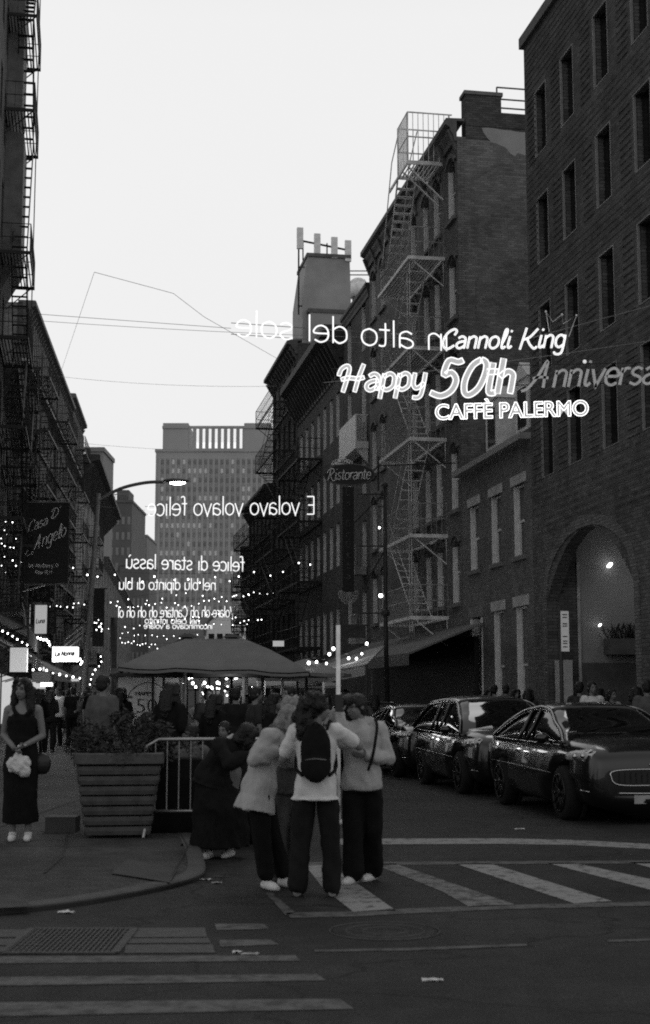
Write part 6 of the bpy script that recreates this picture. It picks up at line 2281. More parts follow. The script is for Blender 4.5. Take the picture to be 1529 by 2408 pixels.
def person(label, loc=(0, 0, 0), rz=0.0, fwd=(0, -1, 0), hd=None, pitch=0.0, H=1.68, J=None, top=None, bottom=None, hair='short', hairm='hair_dark', skin='skin', vox=.009, face=True, group=None, shoes='cloth_dark', extra=None, hands=True, girth=1.0, seed=0, toe=None):
    """J: joints in metres of a 1.68 m figure; fwd: where the chest faces; hd: where the face looks"""
    j = dict(BASE)
    j.update(J or {})
    g = {k: (V(v) if not isinstance(v[0], tuple) else [V(q) for q in v]) for k, v in j.items()}
    F = V(fwd).normalized()
    HD = V(hd).normalized() if hd else F
    t = thing('person', label, 'person', loc, rz, group)
    t.scale = (H / 1.68,) * 3
    ls = (g['sh'][1] - g['sh'][0]).normalized()
    lh = (g['hip'][1] - g['hip'][0]).normalized()
    G = girth
    def torso(mb, e=0.0, lo=0, hem=0.0, flare=0.0):
        pel, wa, ch, ne = g['pelvis'], g['waist'], g['chest'], g['neck']
        dn = (pel - wa).normalized()
        C = []
        if hem:
            C.append((pel + dn * hem, (.178 + flare) * G + e, (.125 + flare) * G + e, lh))
        x_ = .014 if hem else 0
        C += [(pel + dn * .08, (.150 + x_ * 1.6) * G + e, (.105 + x_) * G + e, lh), (pel, (.158 + x_) * G + e, (.112 + x_) * G + e, lh), (wa, .128 * G + e, .092 * G + e, (lh + ls) / 2),
              (wa.lerp(ch, .55), .140 * G + e, .100 * G + e, ls), (ch, .155 * G + e, .108 * G + e, ls), (ch.lerp(ne, .55), .150 * G + e * .8, .092 * G + e * .8, ls),
              (ch.lerp(ne, .85), .105 * G + e * .5, .068 * G + e * .5, ls), (ne + (ne - ch) * .08, .052 + e * .4, .052 + e * .4, ls)]
        eloft(mb, C)
        for s in (0, 1):
            mb.ball(g['sh'][s].lerp(ch.lerp(ne, .6), .15), .062 + e * .9)
    hh = g['head']
    up = ((hh - g['neck']).normalized() + V((0, 0, 1.2))).normalized()
    HD = (HD - up * HD.dot(up)).normalized()
    HD = Matrix.Rotation(pitch, 3, HD.cross(up)) @ HD
    up = (up - HD * up.dot(HD)).normalized()
    sd = HD.cross(up).normalized()
    HM = Matrix((sd, -HD, up)).transposed()          # local: x side, -y face, z up
    def hp(x, y, z):
        return hh + HM @ V((x, y, z))
    mb = MB()
    torso(mb)
    # neck and head
    limb(mb, [g['neck'] - V((0, 0, .03)), hp(0, .015, -.06)], [.052, .047])
    mb.ball(hp(0, .012, .022), .073, .092, .088, 16, 11, HM)
    mb.ball(hp(0, -.022, -.035), .056, .068, .075, 14, 9, HM)
    mb.ball(hp(0, -.052, -.088), .026, .022, .018, 10, 6, HM)
    mb.ball(hp(0, -.092, -.026), .011, .020, .016, 8, 6, HM)
    mb.tube([hp(0, -.080, .012), hp(0, -.100, -.026)], [.008, .011], 6)
    for s in (-1, 1):
        mb.ball(hp(s * .030, -.066, -.030), .020, .018, .018, 8, 6, HM)
        mb.ball(hp(s * .074, .012, -.008), .008, .018, .030, 8, 6, HM)
        mb.tube([hp(s * .012, -.083, .022), hp(s * .045, -.070, .024)], .009, 6)
    mb.ball(hp(0, -.082, -.058), .022, .014, .011, 8, 6, HM)
    # arms and hands
    for s in (0, 1):
        sh, el, wr = g['sh'][s], g['el'][s], g['wr'][s]
        limb(mb, [sh, sh.lerp(el, .5), el], [.047 * G, .042 * G, .036])
        limb(mb, [el, el.lerp(wr, .3), wr], [.036, .036, .025])
        d = (wr - el).normalized()
        inw = (g['chest'] - wr)
        inw = (inw - d * inw.dot(d)).normalized()
        acr = d.cross(inw).normalized()             # across the knuckles
        if acr.dot(F) < 0:
            acr = -acr                              # thumb side points forward
        pc = wr + d * .045
        Rm = Matrix((acr, inw, d)).transposed()
        mb.ball(pc, .038, .016, .052, 12, 8, Rm)
        for q, ln in ((-1.5, .062), (-.5, .074), (.5, .078), (1.5, .070)):
            b = wr + d * .082 + acr * (q * .0175)
            c1 = b + d * ln * .45 + inw * .006
            c2 = c1 + (d * .75 + inw * .65).normalized() * ln * .32
            c3 = c2 + (d * .35 + inw * .9).normalized() * ln * .26
            mb.tube([b - d * .02, b, c1, c2, c3], [.0095, .0095, .009, .0085, .007], 7)
        b = wr + d * .022 + acr * .028
        c1 = b + (acr * .8 + d * .6 + inw * .25).normalized() * .036
        c2 = c1 + (d * .9 + acr * .25 + inw * .4).normalized() * .030
        mb.tube([b - acr * .012, b, c1, c2], [.012, .012, .0105, .009], 7)
    # legs and feet
    tdir = V(toe).normalized() if toe else V((F.x, F.y, 0)).normalized()
    for s in (0, 1):
        hi, kn, an = g['hip'][s], g['kn'][s], g['an'][s]
        limb(mb, [hi, hi.lerp(kn, .4), kn], [.082 * G, .074 * G, .050])
        back = -tdir
        limb(mb, [kn, kn.lerp(an, .32) + back * .012, an], [.050, .050, .032])
        mb.ball(an + V((0, 0, -.045)) + back * .03, .032, .034, .036)
        mb.tube([an + V((0, 0, -.045)) + back * .02, an + V((0, 0, -.05)) + tdir * .08, an + V((0, 0, -.062)) + tdir * .15], [.036, .036, .024], 10)
    me = remesh(mb, 'body', vox, 3, m=skin, decim=.5 if vox < .01 else .35)
    link('body', me, t)
    if face:
        for s in (-1, 1):
            MB().ball(hp(s * .029, -.0755, .006), .011, .007, .006, 8, 5, HM).build('eye', 'eye', t, True)
            MB().tube([hp(s * .014, -.093, .026), hp(s * .030, -.089, .030), hp(s * .044, -.078, .025)], .0035, 5).build('eyebrow', 'hair_dark', t, True)
        MB().ball(hp(0, -.094, -.057), .021, .006, .007, 8, 5, HM).build('lips', 'lip', t, True)
    # clothes
    gv = max(vox * 1.3, .012)
    if top:
        mb = MB()
        e = top.get('e', .016)
        torso(mb, e, hem=top.get('hem', .05), flare=top.get('flare', 0))
        sl = top.get('sleeve', 'short')
        se = top.get('se', e)
        for s in (0, 1):
            sh, el, wr = g['sh'][s], g['el'][s], g['wr'][s]
            if sl == 'none':
                continue
            if sl == 'short':
                p = sh.lerp(el, .72)
                limb(mb, [sh, sh.lerp(p, .5), p], [.048 * G + se, .044 * G + se, .042 + se * 1.2])
            else:
                p = wr.lerp(el, .06)
                limb(mb, [sh, sh.lerp(el, .5), el], [.050 * G + se, .046 * G + se, .042 + se])
                limb(mb, [el, el.lerp(p, .5), p], [.042 + se, .040 + se * 1.2, .030 + se * .6])
        if top.get('hood'):
            mb.ball(g['neck'] - F * .07 + V((0, 0, .0)), .10, .07, .06)
        if top.get('neck'):
            c0 = g['neck'] + V((0, 0, .02))
            mb.ball(c0, .072, .068, .035)
        me = remesh(mb, top.get('name', 'shirt'), gv, 4, disp=top.get('wr', .010), dscale=top.get('ws', 7), dfine=.005, m=top['m'], decim=.5)
        link(top.get('name', 'shirt'), me, t)
    if bottom:
        mb = MB()
        e = bottom.get('e', .014)
        pel, wa = g['pelvis'], g['waist']
        dn = (pel - wa).normalized()
        kind = bottom.get('kind', 'trousers')
        eloft(mb, [(pel + dn * .10, .150 * G + e, .11 * G + e, lh), (pel, .158 * G + .004, .113 * G + .004, lh), (pel.lerp(wa, .5), .138 * G + .003, .10 * G + .003, lh)])
        if kind == 'trousers' or kind == 'shorts':
            for s in (0, 1):
                hi, kn, an = g['hip'][s], g['kn'][s], g['an'][s]
                cu = bottom.get('cuff', .05)
                ee = bottom.get('leg', e)
                if kind == 'shorts':
                    q = hi.lerp(kn, .8)
                    limb(mb, [hi, hi.lerp(q, .5), q], [.088 * G + e, .080 * G + ee, .066 + ee])
                else:
                    q = an.lerp(kn, bottom.get('crop', .04))
                    limb(mb, [hi, hi.lerp(kn, .4), kn, kn.lerp(q, .5), q], [.080 * G + e * .4, .078 * G + e, .055 + ee, .050 + ee, cu + ee * .9])
        else:
            z = bottom.get('z', .2)
            f = bottom.get('fl', .22)
            c = pel.copy()
            c.z = 0
            kx = (g['kn'][0] + g['kn'][1]) / 2
            ax = (g['an'][0] + g['an'][1]) / 2
            eloft(mb, [(V((ax.x, ax.y, z)), f, f * .75, lh), (V((kx.x, kx.y, (z + .9) / 2)), f * .92, f * .72, lh), (pel + V((0, 0, -.12)), .175 * G + e, .13 * G + e, lh), (pel, .160 * G + e, .115 * G + e, lh), (wa, .130 * G + e, .096 * G + e, lh)])
            if kind == 'dress':
                e2 = e * .8
                ch, ne = g['chest'], g['neck']
                eloft(mb, [(wa, .128 * G + e2, .094 * G + e2, ls), (wa.lerp(ch, .55), .140 * G + e2, .102 * G + e2, ls), (ch, .152 * G + e2, .109 * G + e2, ls), (ch.lerp(ne, .36), .130 * G + e2, .096 * G + e2, ls)])
                for s in (0, 1):
                    k = g['sh'][s].lerp(ne, .35)
                    mb.tube([ch.lerp(k, .45) + F * .10, ch.lerp(k, .85) + F * .080, k + V((0, 0, .055)), ch.lerp(k, .8) - F * .06, ch.lerp(k, .5) - F * .10], .024, 8)
        nm = {'trousers': 'trousers', 'shorts': 'shorts', 'skirt': 'skirt', 'dress': 'dress'}[kind]
        me = remesh(mb, nm, gv, 4, disp=bottom.get('wr', .008), dscale=6, dfine=.004, m=bottom['m'], decim=.5)
        link(nm, me, t)
    # hair
    mb = MB()
    mb.ball(hp(0, .022, .030), .084, .098, .092, 14, 10, HM)
    mb.ball(hp(0, .045, -.02), .076, .07, .085, 12, 8, HM)
    rr = random.Random(seed + 5)
    ddisp, dsc = .006, 22
    if hair in ('long', 'wavy'):
        for s in (-1, 1):
            mb.tube([hp(s * .03, -.045, .108), hp(s * .070, -.028, .07), hp(s * .085, .0, -.02), hp(s * .095, .0, -.11), hp(s * .105, -.01, -.21), hp(s * .10, -.02, -.30)], [.03, .036, .040, .045, .045, .02], 10)
            for i in range(7):
                z = -.02 - i * .042
                mb.ball(hp(s * (.085 + rr.uniform(-.01, .028)), rr.uniform(-.02, .05), z), .04)
        mb.tube([hp(0, .08, .02), hp(0, .10, -.12), hp(0, .11, -.24), hp(0, .11, -.33)], [.07, .085, .075, .04], 12)
        ddisp, dsc = .014, 16
    elif hair == 'curly':
        for i in range(34):
            a, b = rr.uniform(0, 6.28), rr.uniform(-.6, 1.4)
            r_ = .075
            p = hp(r_ * math.cos(a) * math.cos(b) * 1.25, .045 + max(-.05, r_ * math.sin(a) * math.cos(b) * 1.4), .035 + r_ * math.sin(b) * 1.15)
            mb.ball(p, rr.uniform(.028, .046))
        for i in range(46):
            f = rr.random()
            mb.ball(hp(rr.uniform(-.10, .10) * (1.15 - .45 * f), .11 + rr.uniform(-.04, .06), -.0 - f * .26), rr.uniform(.028, .050))
        ddisp, dsc = .018, 26
    elif hair == 'bun':
        mb.ball(hp(0, .09, .08), .045)
    elif hair == 'tail':
        mb.tube([hp(0, .09, .05), hp(0, .145, .0), hp(0, .14, -.12), hp(0, .12, -.2)], [.03, .04, .035, .015], 10)
    elif hair == 'bob':
        for s in (-1, 1):
            mb.tube([hp(s * .03, -.045, .105), hp(s * .072, -.03, .06), hp(s * .082, .0, -.03), hp(s * .075, .01, -.11)], [.03, .036, .038, .025], 10)
        mb.ball(hp(0, .06, -.07), .085, .06, .07)
        ddisp, dsc = .010, 18
    elif hair == 'cap':
        mb.tube([hp(0, -.05, .075), hp(0, -.15, .06)], [.06, .045], 10)
    me = remesh(mb, 'hair', .011 if hair != 'curly' else .010, 2, disp=ddisp, dscale=dsc, dfine=ddisp * .6, m=hairm, decim=.6)
    link('hair', me, t)
    # shoes
    if shoes:
        for s in (0, 1):
            an = g['an'][s]
            mb = MB()
            b = an + V((0, 0, -.052))
            mb.tube([b - tdir * .055, b + tdir * .03, b + tdir * .10 + V((0, 0, -.006)), b + tdir * .175 + V((0, 0, -.014))], [.036, .042, .042, .022], 10)
            mb.ball(an + V((0, 0, -.02)), .044, .048, .03)
            me = remesh(mb, 'shoe', .009, 2, m=shoes)
            for v in me.vertices:
                if v.co.z < 0.004:
                    v.co.z = 0.004
            link('shoe', me, t)
    t['_F'] = list(F)
    del t['_F']
    return t, g, hp

DX = lambda u, u0, ppm: (u - u0) / ppm
# --- woman at the left in the long black dress
gnd = gp(45, 1977, .13)
w1, g1, h1 = person('person in a long sleeveless black dress holding a white bag in clasped hands', (gnd.x, gnd.y, .13), 0,
    fwd=(.12, -1, 0), hd=(-.35, -1, 0), H=1.66, hair='wavy', shoes='cloth_white', seed=1, vox=.008,
    J=dict(sh=((-.155, .01, 1.35), (.165, .01, 1.35)), el=((-.20, .03, 1.09), (.215, .02, 1.08)), wr=((-.045, -.17, .965), (.06, -.17, .985)), an=((-.075, .02, .09), (.085, .03, .09)), kn=((-.085, -.01, .48), (.09, -.01, .48))),
    bottom=dict(kind='dress', m='cloth_black', z=.19, fl=.19, e=.014, wr=.012))
MB().tube([V((.055, -.175, .99)) + V((.028 * math.cos(a * .6), .028 * math.sin(a * .6), 0)) for a in range(11)], .006, 5, closed=True).build('wristband', 'cloth_white', w1, True)
mb = MB()
mb.ball((0, 0, 0), .105, .06, .095).ball((.05, 0, .03), .075, .05, .07).ball((-.06, .0, .0), .07, .05, .08).ball((.06, 0, -.05), .06, .045, .07)
mb.tube([(-.02, 0, .07), (-.01, 0, .15), (0, .0, .20)], [.045, .02, .015], 8)
me = remesh(mb, 'plastic_bag', .010, 2, disp=.018, dscale=12, dfine=.008, m='bag_white')
o = link('plastic_bag', me, None, (gnd.x + .02, gnd.y - .20, .13 + .775))
o['label'] = 'crumpled white plastic bag hanging from the hands of the woman in the black dress'
o['category'] = 'bag'
hb = MB().ball((0, 0, 0), .10, .06, .12).tube([(0, 0, .1), (-.02, .02, .3), (-.06, .06, .52)], .008, 5)
me = remesh(hb, 'shoulder_bag', .010, 2, m='leather')
o = link('shoulder_bag', me, None, (gnd.x + .21, gnd.y + .02, .13 + .78))
o['label'] = 'small dark shoulder bag at the hip of the woman in the black dress'
o['category'] = 'bag'

# --- woman with the backpack, seen from behind
c = gp(743, 2108, 0)
ppm = 295.0
w2, g2, h2 = person('person seen from behind with curly dark hair, white shirt and black backpack', (c.x, c.y, 0), 0, fwd=(.05, 1, 0), hd=(.95, .35, 0), H=1.62,
    hair='curly', face=True, shoes='cloth_grey', seed=3, vox=.008,
    J=dict(sh=((-.175, 0, 1.365), (.18, 0, 1.37)), el=((-.285, .06, 1.13), (.37, .10, 1.235)), wr=((-.24, .28, 1.22), (.36, .33, 1.27)), neck=(0.0, -.005, 1.41), head=(.02, .02, 1.56),
           hip=((-.09, 0, .88), (.09, 0, .88)), kn=((-.125, .02, .48), (.125, .03, .48)), an=((-.155, -.01, .09), (.14, -.01, .09))),
    top=dict(m='cloth_white', sleeve='short', e=.018, hem=.10, flare=.02, wr=.020, ws=8), bottom=dict(m='cloth_navy', e=.018, leg=.030, cuff=.055, wr=.020, crop=0.0))
mb = MB()
mb.ball((0, -.20, 1.19), .125, .085, .235, 16, 12).ball((0, -.21, 1.08), .125, .095, .13, 14, 9).ball((0, -.25, 1.04), .095, .06, .10)
bp = remesh(mb, 'backpack', .011, 3, disp=.006, dscale=8, m='cloth_black')
o = link('backpack', bp, None, (c.x, c.y + .015, -.03))
o['label'] = 'black backpack on the back of the person in the white shirt'
o['category'] = 'backpack'
for s in (-1, 1):
    st = MB().tube(spline([(s * .09, -.16, 1.37), (s * .115, -.04, 1.435), (s * .13, .10, 1.34), (s * .15, .11, 1.2), (s * .165, .0, 1.06), (s * .11, -.15, 1.0)], 5), .014, 6)
    st.build('strap', 'cloth_black', o, True)
MB().tube([(-.03, -.27, 1.40), (0, -.285, 1.43), (.03, -.27, 1.40)], .008, 5).build('handle', 'cloth_black', o, True)
MB().tube([(-.085, -.30, 1.13), (0, -.315, 1.14), (.085, -.30, 1.13)], .004, 4).build('zip', 'iron_grey', o, True)

# --- person in pale sweatshirt photographing
c = gp(852, 2078, 0)
w3, g3, h3 = person('person in pale sweatshirt and dark cap raising a phone beside the pale pole', (c.x, c.y, 0), 0, fwd=(-.55, -.83, 0), hd=(-.75, -.65, 0), H=1.63,
    hair='cap', face=True, shoes='bag_white', seed=4, vox=.008, toe=(-.5, -.8, 0),
    J=dict(sh=((-.15, -.03, 1.36), (.165, .05, 1.36)), el=((-.16, -.20, 1.24), (.245, .02, 1.10)), wr=((-.20, -.22, 1.50), (.03, -.17, 1.13)), neck=(-.01, 0, 1.41), head=(-.05, -.02, 1.56),
           kn=((-.08, .0, .48), (.10, .06, .48)), an=((-.08, .0, .09), (.10, .22, .09))),
    top=dict(m='cloth_light', sleeve='long', e=.024, hem=.03, flare=.005, hood=True, neck=True, wr=.022, ws=8, name='sweatshirt', se=.018), bottom=dict(m='cloth_black', e=.02, leg=.04, cuff=.06, wr=.012))
MB().tube(spline([(.125, .03, 1.455), (.135, -.09, 1.38), (.115, -.165, 1.25), (.09, -.195, 1.12), (.05, -.19, 1.0)], 5), .013, 6).build('strap', 'cloth_black', w3, True)
ph = MB().box(-.037, .037, -.005, .005, -.075, .075).mesh('phone', 'leather')
o = link('phone', ph, None, (c.x - .20, c.y - .27, 1.545), R(-35))
o['label'] = 'phone held up in the raised hand of the person in the pale sweatshirt'
o['category'] = 'phone'
MB().box(-.033, .033, .0052, .0062, -.07, .07).build('phone_screen', 'lightbox_soft', o)

# --- person in long pale grey coat, bending forward
c = gp(628, 2090, 0)
w4, g4, h4 = person('person in a long pale grey coat and pale shoes, leaning towards the group', (c.x, c.y, 0), 0, fwd=(.85, .45, -.2), hd=(.9, .3, -.3), H=1.62, hairm='hair_grey',
    hair='bob', face=True, shoes='cloth_white', seed=6, vox=.008, toe=(.6, -.8, 0), girth=1.04,
    J=dict(pelvis=(-.07, .02, .88), waist=(-.04, .03, 1.04), chest=(.02, .05, 1.20), neck=(.10, .08, 1.34), head=(.19, .10, 1.465), sh=((.02, -.10, 1.32), (.10, .22, 1.31)),
           el=((-.10, -.16, 1.12), (.16, .28, 1.08)), wr=((.10, -.12, 1.20), (.30, .16, 1.14)), hip=((-.07, -.07, .87), (-.06, .09, .87)), kn=((-.05, -.06, .48), (.03, .10, .48)), an=((-.0, -.04, .09), (.14, .14, .09))),
    top=dict(m='cloth_light', sleeve='long', e=.026, hem=.22, flare=.035, wr=.022, ws=7, name='coat', se=.028), bottom=dict(m='cloth_black', e=.018, leg=.03, cuff=.05, crop=.12))
MB().tube([V((.095, -.125, 1.195)) + V((.01 * math.sin(a * .6), .036 * math.cos(a * .6), .036 * math.sin(a * .6))) for a in range(11)], .010, 5, closed=True).build('watch', 'leather', w4, True)
# --- person behind, light grey trousers
c = at(690, 1640, 12.5)
w5, g5, h5 = person('person in mid grey trousers and streaked jacket, standing half hidden between coat and backpack', (c.x, 12.5, 0), 0, fwd=(-.5, .8, 0), H=1.60, hairm='hair_grey',
    hair='long', shoes='cloth_mid', seed=7, vox=.010, J=dict(el=((-.25, .10, 1.10), (.22, .1, 1.12)), wr=((-.15, .25, 1.13), (.1, .28, 1.15)), kn=((-.13, .0, .48), (.06, -.02, .48)), an=((-.12, .03, .09), (.05, .03, .09))),
    top=dict(m='cloth_mid', sleeve='long', e=.03, hem=.1, wr=.016, name='jacket'), bottom=dict(m='cloth_mid', e=.018, leg=.03, cuff=.055))
# --- dark-clad person stooping
c = gp(500, 2018, 0)
w6, g6, h6 = person('person stooping in a dark jacket with pale collar and full black skirt', (c.x + .12, c.y, 0), 0, fwd=(.75, .15, -.3), hd=(.6, .6, -.5), H=1.62,
    hair='bob', shoes='bag_white', seed=8, vox=.010, girth=1.12, toe=(-.4, -.9, 0),
    J=dict(pelvis=(-.10, .02, .84), waist=(-.06, .0, .98), chest=(.02, -.02, 1.10), neck=(.12, -.05, 1.20), head=(.23, -.08, 1.27), sh=((-.05, -.17, 1.16), (.10, .16, 1.19)),
           el=((.06, -.30, .98), (.30, .18, 1.02)), wr=((.26, -.26, 1.08), (.48, .06, 1.08)), kn=((-.12, -.04, .46), (.02, .08, .46)), an=((-.16, -.04, .09), (.05, .1, .09))),
    top=dict(m='cloth_navy', sleeve='long', e=.034, hem=.1, flare=.02, wr=.022, name='jacket', se=.03), bottom=dict(kind='skirt', m='cloth_black', z=.12, fl=.31, e=.02, wr=.03))
MB().tube(spline([(-.06, -.20, 1.175), (.05, -.12, 1.235), (.07, .0, 1.25), (.09, .13, 1.235)], 5), .026, 8).build('collar', 'cloth_light', w6, True)

# --- shared figures for the crowd
def stand(**k):
    return person(**k)
protos = {}
protos['man'] = person('x', (0, 0, 0), H=1.76, hair='short', vox=.013, face=True, top=dict(m='cloth_white', sleeve='short', e=.022, hem=.08), bottom=dict(m='cloth_navy', e=.014, leg=.02), girth=1.08)[0]
protos['woman'] = person('x', (0, 0, 0), H=1.64, hair='long', vox=.013, top=dict(m='cloth_dark', sleeve='long', e=.018, hem=.05), bottom=dict(m='cloth_navy', e=.014, leg=.02),
    J=dict(el=((-.22, .04, 1.11), (.23, .02, 1.11)), wr=((-.12, -.17, 1.10), (.2, -.1, .92))))[0]
protos['walker'] = person('x', (0, 0, 0), H=1.72, hair='short', vox=.013, top=dict(m='cloth_dark', sleeve='short', e=.022, hem=.08), bottom=dict(m='cloth_black', kind='shorts', e=.016, leg=.02),
    J=dict(kn=((-.09, -.16, .50), (.09, .04, .47)), an=((-.09, -.22, .10), (.09, .30, .12)), el=((-.22, .12, 1.12), (.22, -.06, 1.11)), wr=((-.22, .12, .87), (.20, -.22, .95))))[0]
protos['skirt'] = person('x', (0, 0, 0), H=1.62, hair='tail', vox=.013, top=dict(m='cloth_mid', sleeve='short', e=.018, hem=.03), bottom=dict(m='cloth_black', kind='skirt', z=.45, fl=.24))[0]
SIT = dict(pelvis=(0, .0, .50), waist=(0, .03, .66), chest=(0, .02, .85), neck=(0, .0, 1.01), head=(0, -.03, 1.165), sh=((-.165, .01, .965), (.165, .01, .965)), el=((-.22, -.08, .74), (.22, -.08, .74)), wr=((-.12, -.32, .78), (.12, -.32, .78)),
           hip=((-.09, -.02, .49), (.09, -.02, .49)), kn=((-.12, -.43, .50), (.12, -.43, .50)), an=((-.12, -.40, .09), (.12, -.38, .09)))
protos['sitter'] = person('x', (0, 0, 0), H=1.68, hair='short', vox=.013, J=SIT, top=dict(m='cloth_dark', sleeve='long', e=.022, hem=.03), bottom=dict(m='cloth_navy', e=.014, leg=.02), girth=1.05)[0]
protos['sitter_long'] = person('x', (0, 0, 0), H=1.64, hair='long', vox=.013, J=SIT, top=dict(m='cloth_mid', sleeve='short', e=.018, hem=.03), bottom=dict(m='cloth_black', e=.014, leg=.02))[0]
used = set()
PEOPLE = []
def place(kind, u, Y, rz, label, topm=None, botm=None, z=None, group='people in the street crowd', hairm=None, skinm=None, x=None, H=1.0):
    p = protos[kind]
    if kind in used:
        p = copy_tree(p)
    used.add(kind)
    X = at(u, 1640, Y).x if x is None else x
    if z is None:
        z = .13 if (X < -2.1 - .174 * (Y - 18.9) or X > rx(Y)) else 0.0
    p.location = (X, Y, z)
    p.rotation_euler = (0, 0, rz)
    p['label'] = label
    p['group'] = group
    for ch in p.children:
        st = ch.name.split('.')[0]
        m = {'shirt': topm, 'trousers': botm, 'shorts': botm, 'skirt': botm, 'hair': hairm, 'body': skinm}.get(st)
        if m:
            ch.material_slots[0].link = 'OBJECT'
            ch.material_slots[0].material = M(m)
    return p
PI = math.pi
place('man', 243, 18.8, 2.6, 'tall short-haired person with grey shirt rising behind the planter, beside the dark sign pole', 'cloth_mid', 'cloth_dark')
place('man', 136, 43, -.3, 'person in a white shirt and dark trousers walking in the left crowd', 'cloth_white', 'cloth_black')
place('woman', 118, 38, PI, 'long-haired person in black, seen from behind next to the woman in the dress', 'cloth_black', 'cloth_black')
place('walker', 160, 43.5, 2.9, 'person in dark shorts and shirt striding away, right of the white shirt', 'cloth_black', 'cloth_dark')
place('man', 172, 41, PI, 'dark-shirted person from behind with bare forearms in the left crowd', 'cloth_navy', 'cloth_black')
place('skirt', 186, 42, .2, 'person in grey shirt and black skirt facing the viewer, left of the planter shrubs', 'cloth_mid', 'cloth_black')
place('woman', 198, 36, -.6, 'person in dark top in front of the street lamp foot', 'cloth_dark', 'cloth_navy')
place('man', 208, 40, 2.4, 'person half hidden behind the street lamp pole', 'cloth_dark', 'cloth_black')
place('man', 104, 52, .4, 'small figure in dark clothes below the pale menu board', 'cloth_dark', 'cloth_black')
place('woman', 92, 31, PI, 'dark figure directly behind the shoulder of the woman in the black dress', 'cloth_black', 'cloth_black')
place('walker', 148, 58, 3.0, 'distant figure in a pale shirt under the lightbox sign', 'cloth_grey', 'cloth_black')
place('man', 222, 33, .3, 'dark figure between lamp pole and tall short-haired person', 'cloth_black', 'cloth_black')
place('woman', 284, 27, PI, 'dark figure right of the sign pole against the banner wall', 'cloth_black', 'cloth_black')
place('woman', 401, 17.6, 2.7, 'person with big dark hair and black jacket in front of the banner wall', 'cloth_black', 'cloth_black', H=1)
place('sitter', 452, 16.8, PI - .3, 'seated person in a grey jacket seen from behind the barrier', 'cloth_mid', 'cloth_black')
place('sitter_long', 425, 19.0, .4, 'seated long-haired person past the grey jacket', 'cloth_dark', 'cloth_black')
place('sitter', 372, 18.2, -1.4, 'seated person low behind the planter shrubs at the barrier', 'cloth_dark', 'cloth_black')
place('sitter_long', 345, 20.5, 1.4, 'seated person facing right under the left rim of the umbrellas', 'cloth_mid', 'cloth_black')
place('man', 490, 26, .5, 'standing figure under the big umbrella beside its pale pole', 'cloth_dark', 'cloth_black')
place('woman', 505, 20.5, 2.6, 'dark-haired figure under the middle of the umbrellas', 'cloth_black', 'cloth_black')
place('sitter', 530, 18.5, -.4, 'seated dark figure directly behind the stooping person', 'cloth_black', 'cloth_black')
place('man', 555, 24, PI, 'standing dark figure right of the umbrella centre', 'cloth_navy', 'cloth_black')
place('woman', 578, 28, .2, 'distant standing figure with pale face between two umbrella poles', 'cloth_mid', 'cloth_black')
place('man', 602, 22, 2.0, 'figure with raised shoulders behind the grey coat', 'cloth_dark', 'cloth_black')
place('skirt', 626, 26, .9, 'figure in a grey shirt under the pale umbrella', 'cloth_mid', 'cloth_black')
place('woman', 646, 19, 1.2, 'long-haired figure just left of the person with the backpack', 'cloth_black', 'cloth_black')
place('man', 680, 21, -.9, 'short-haired figure in dark shirt beside the backpack wearer, under the pale tent', 'cloth_dark', 'cloth_black')
place('walker', 716, 30, 2.9, 'distant figure behind the ponytail under the awning', 'cloth_mid', 'cloth_black')
place('woman', 765, 27, .4, 'distant figure in a pale top by the pale slim pole', 'cloth_light', 'cloth_black')
place('man', 812, 31, -.3, 'dark figure by the shop door past the slim pole', 'cloth_dark', 'cloth_black')
place('woman', 882, 34, PI, 'pale-faced figure beside the black lamp post', 'cloth_mid', 'cloth_black')
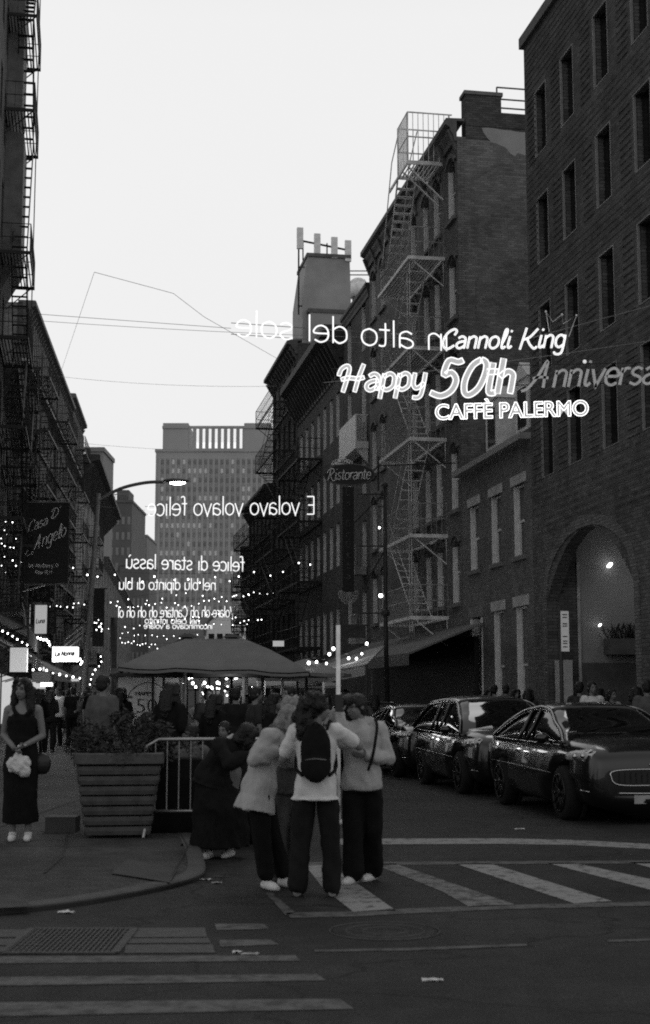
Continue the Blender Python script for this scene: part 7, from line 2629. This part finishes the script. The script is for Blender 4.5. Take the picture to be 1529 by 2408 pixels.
for u, Y, k, rz, lab, tm in [
    (1148, 35, 'woman', .3, 'dark-haired pedestrian over the roof of the middle car, leftmost on the right pavement', 'cloth_dark'),
    (1163, 34, 'man', 2.8, 'pedestrian in front of the pale rowhouse door', 'cloth_black'),
    (1190, 33, 'man', 3.0, 'taller pedestrian with dark hair between the two tall rowhouse windows', 'cloth_dark'),
    (1213, 32.5, 'woman', .4, 'long-haired pedestrian over the gap between middle and nearest car', 'cloth_mid'),
    (1243, 32, 'woman', 2.9, 'long-haired pedestrian at the left edge of the arched passage', 'cloth_dark'),
    (1364, 27.5, 'man', 2.7, 'pedestrian in dark shirt inside the frame of the arched passage, left of the pair', 'cloth_dark'),
    (1393, 27, 'man', .3, 'pedestrian in a white shirt over the roof of the nearest car', 'cloth_white'),
    (1408, 28.5, 'woman', 2.9, 'pedestrian right behind the white shirt in the arched passage', 'cloth_dark'),
    (1440, 28, 'skirt', .5, 'shorter pedestrian in grey, right of the white shirt', 'cloth_light'),
    (1497, 25.5, 'woman', 3.0, 'pedestrian near the right edge with dark hair', 'cloth_dark'),
    (1522, 25, 'man', 3.0, 'pedestrian cut by the right edge of the view', 'cloth_mid')]:
    place(k, u, Y, rz, lab, tm, 'cloth_black', group='pedestrians on the right pavement')
# pieces of street cafe furniture the seated people use
def bistro_chair(label, loc, rz):
    t = thing('cafe_chair', label, 'chair', loc, rz, 'cafe chairs')
    MB().box(-.20, .20, -.20, .20, .43, .46).build('seat', 'canvas_dark', t)
    MB().box(-.20, .20, .18, .21, .62, .88).build('backrest', 'canvas_dark', t)
    for x in (-.18, .18):
        for y in (-.18, .18):
            MB().tube([(x, y, 0), (x, y, .44 if y < 0 else .88)], .012, 6).build('leg', 'iron', t)
    return t
def bistro_table(label, loc):
    t = thing('cafe_table', label, 'table', loc, 0, 'cafe tables')
    MB().tube([(0, 0, .71), (0, 0, .74)], .36, 20).build('table_top', 'frame_grey', t)
    MB().tube([(0, 0, .02), (0, 0, .71)], .03, 8).build('leg', 'iron', t)
    MB().tube([(0, 0, 0), (0, 0, .03)], .22, 14).build('base', 'iron', t)
ch = 0
for p in list(bpy.data.objects):
    if p.name.startswith('person') and p.parent is None and 'seated' in p.get('label', ''):
        a = p.rotation_euler[2]
        off = Matrix.Rotation(a, 3, 'Z') @ V((0, .03, 0))
        bistro_chair('cafe chair under the ' + p['label'].split(' beyond')[0].split(' low')[0].split(' facing')[0].split(' directly')[0].split(' seen')[0] + [' near the barrier', ' further back', ' behind the planter', ' by the umbrella rim', ' behind the stooping person'][ch % 5], (p.location.x + off.x, p.location.y + off.y, p.location.z), a)
        ch += 1
bistro_table('round cafe table between the seated people behind the barrier', tuple(gp(438, 1930, 0).xy * 0 + V((-1.75, 17.9))) + (.0,))
bistro_table('round cafe table under the left rim of the umbrellas', (-2.45, 19.6, 0))
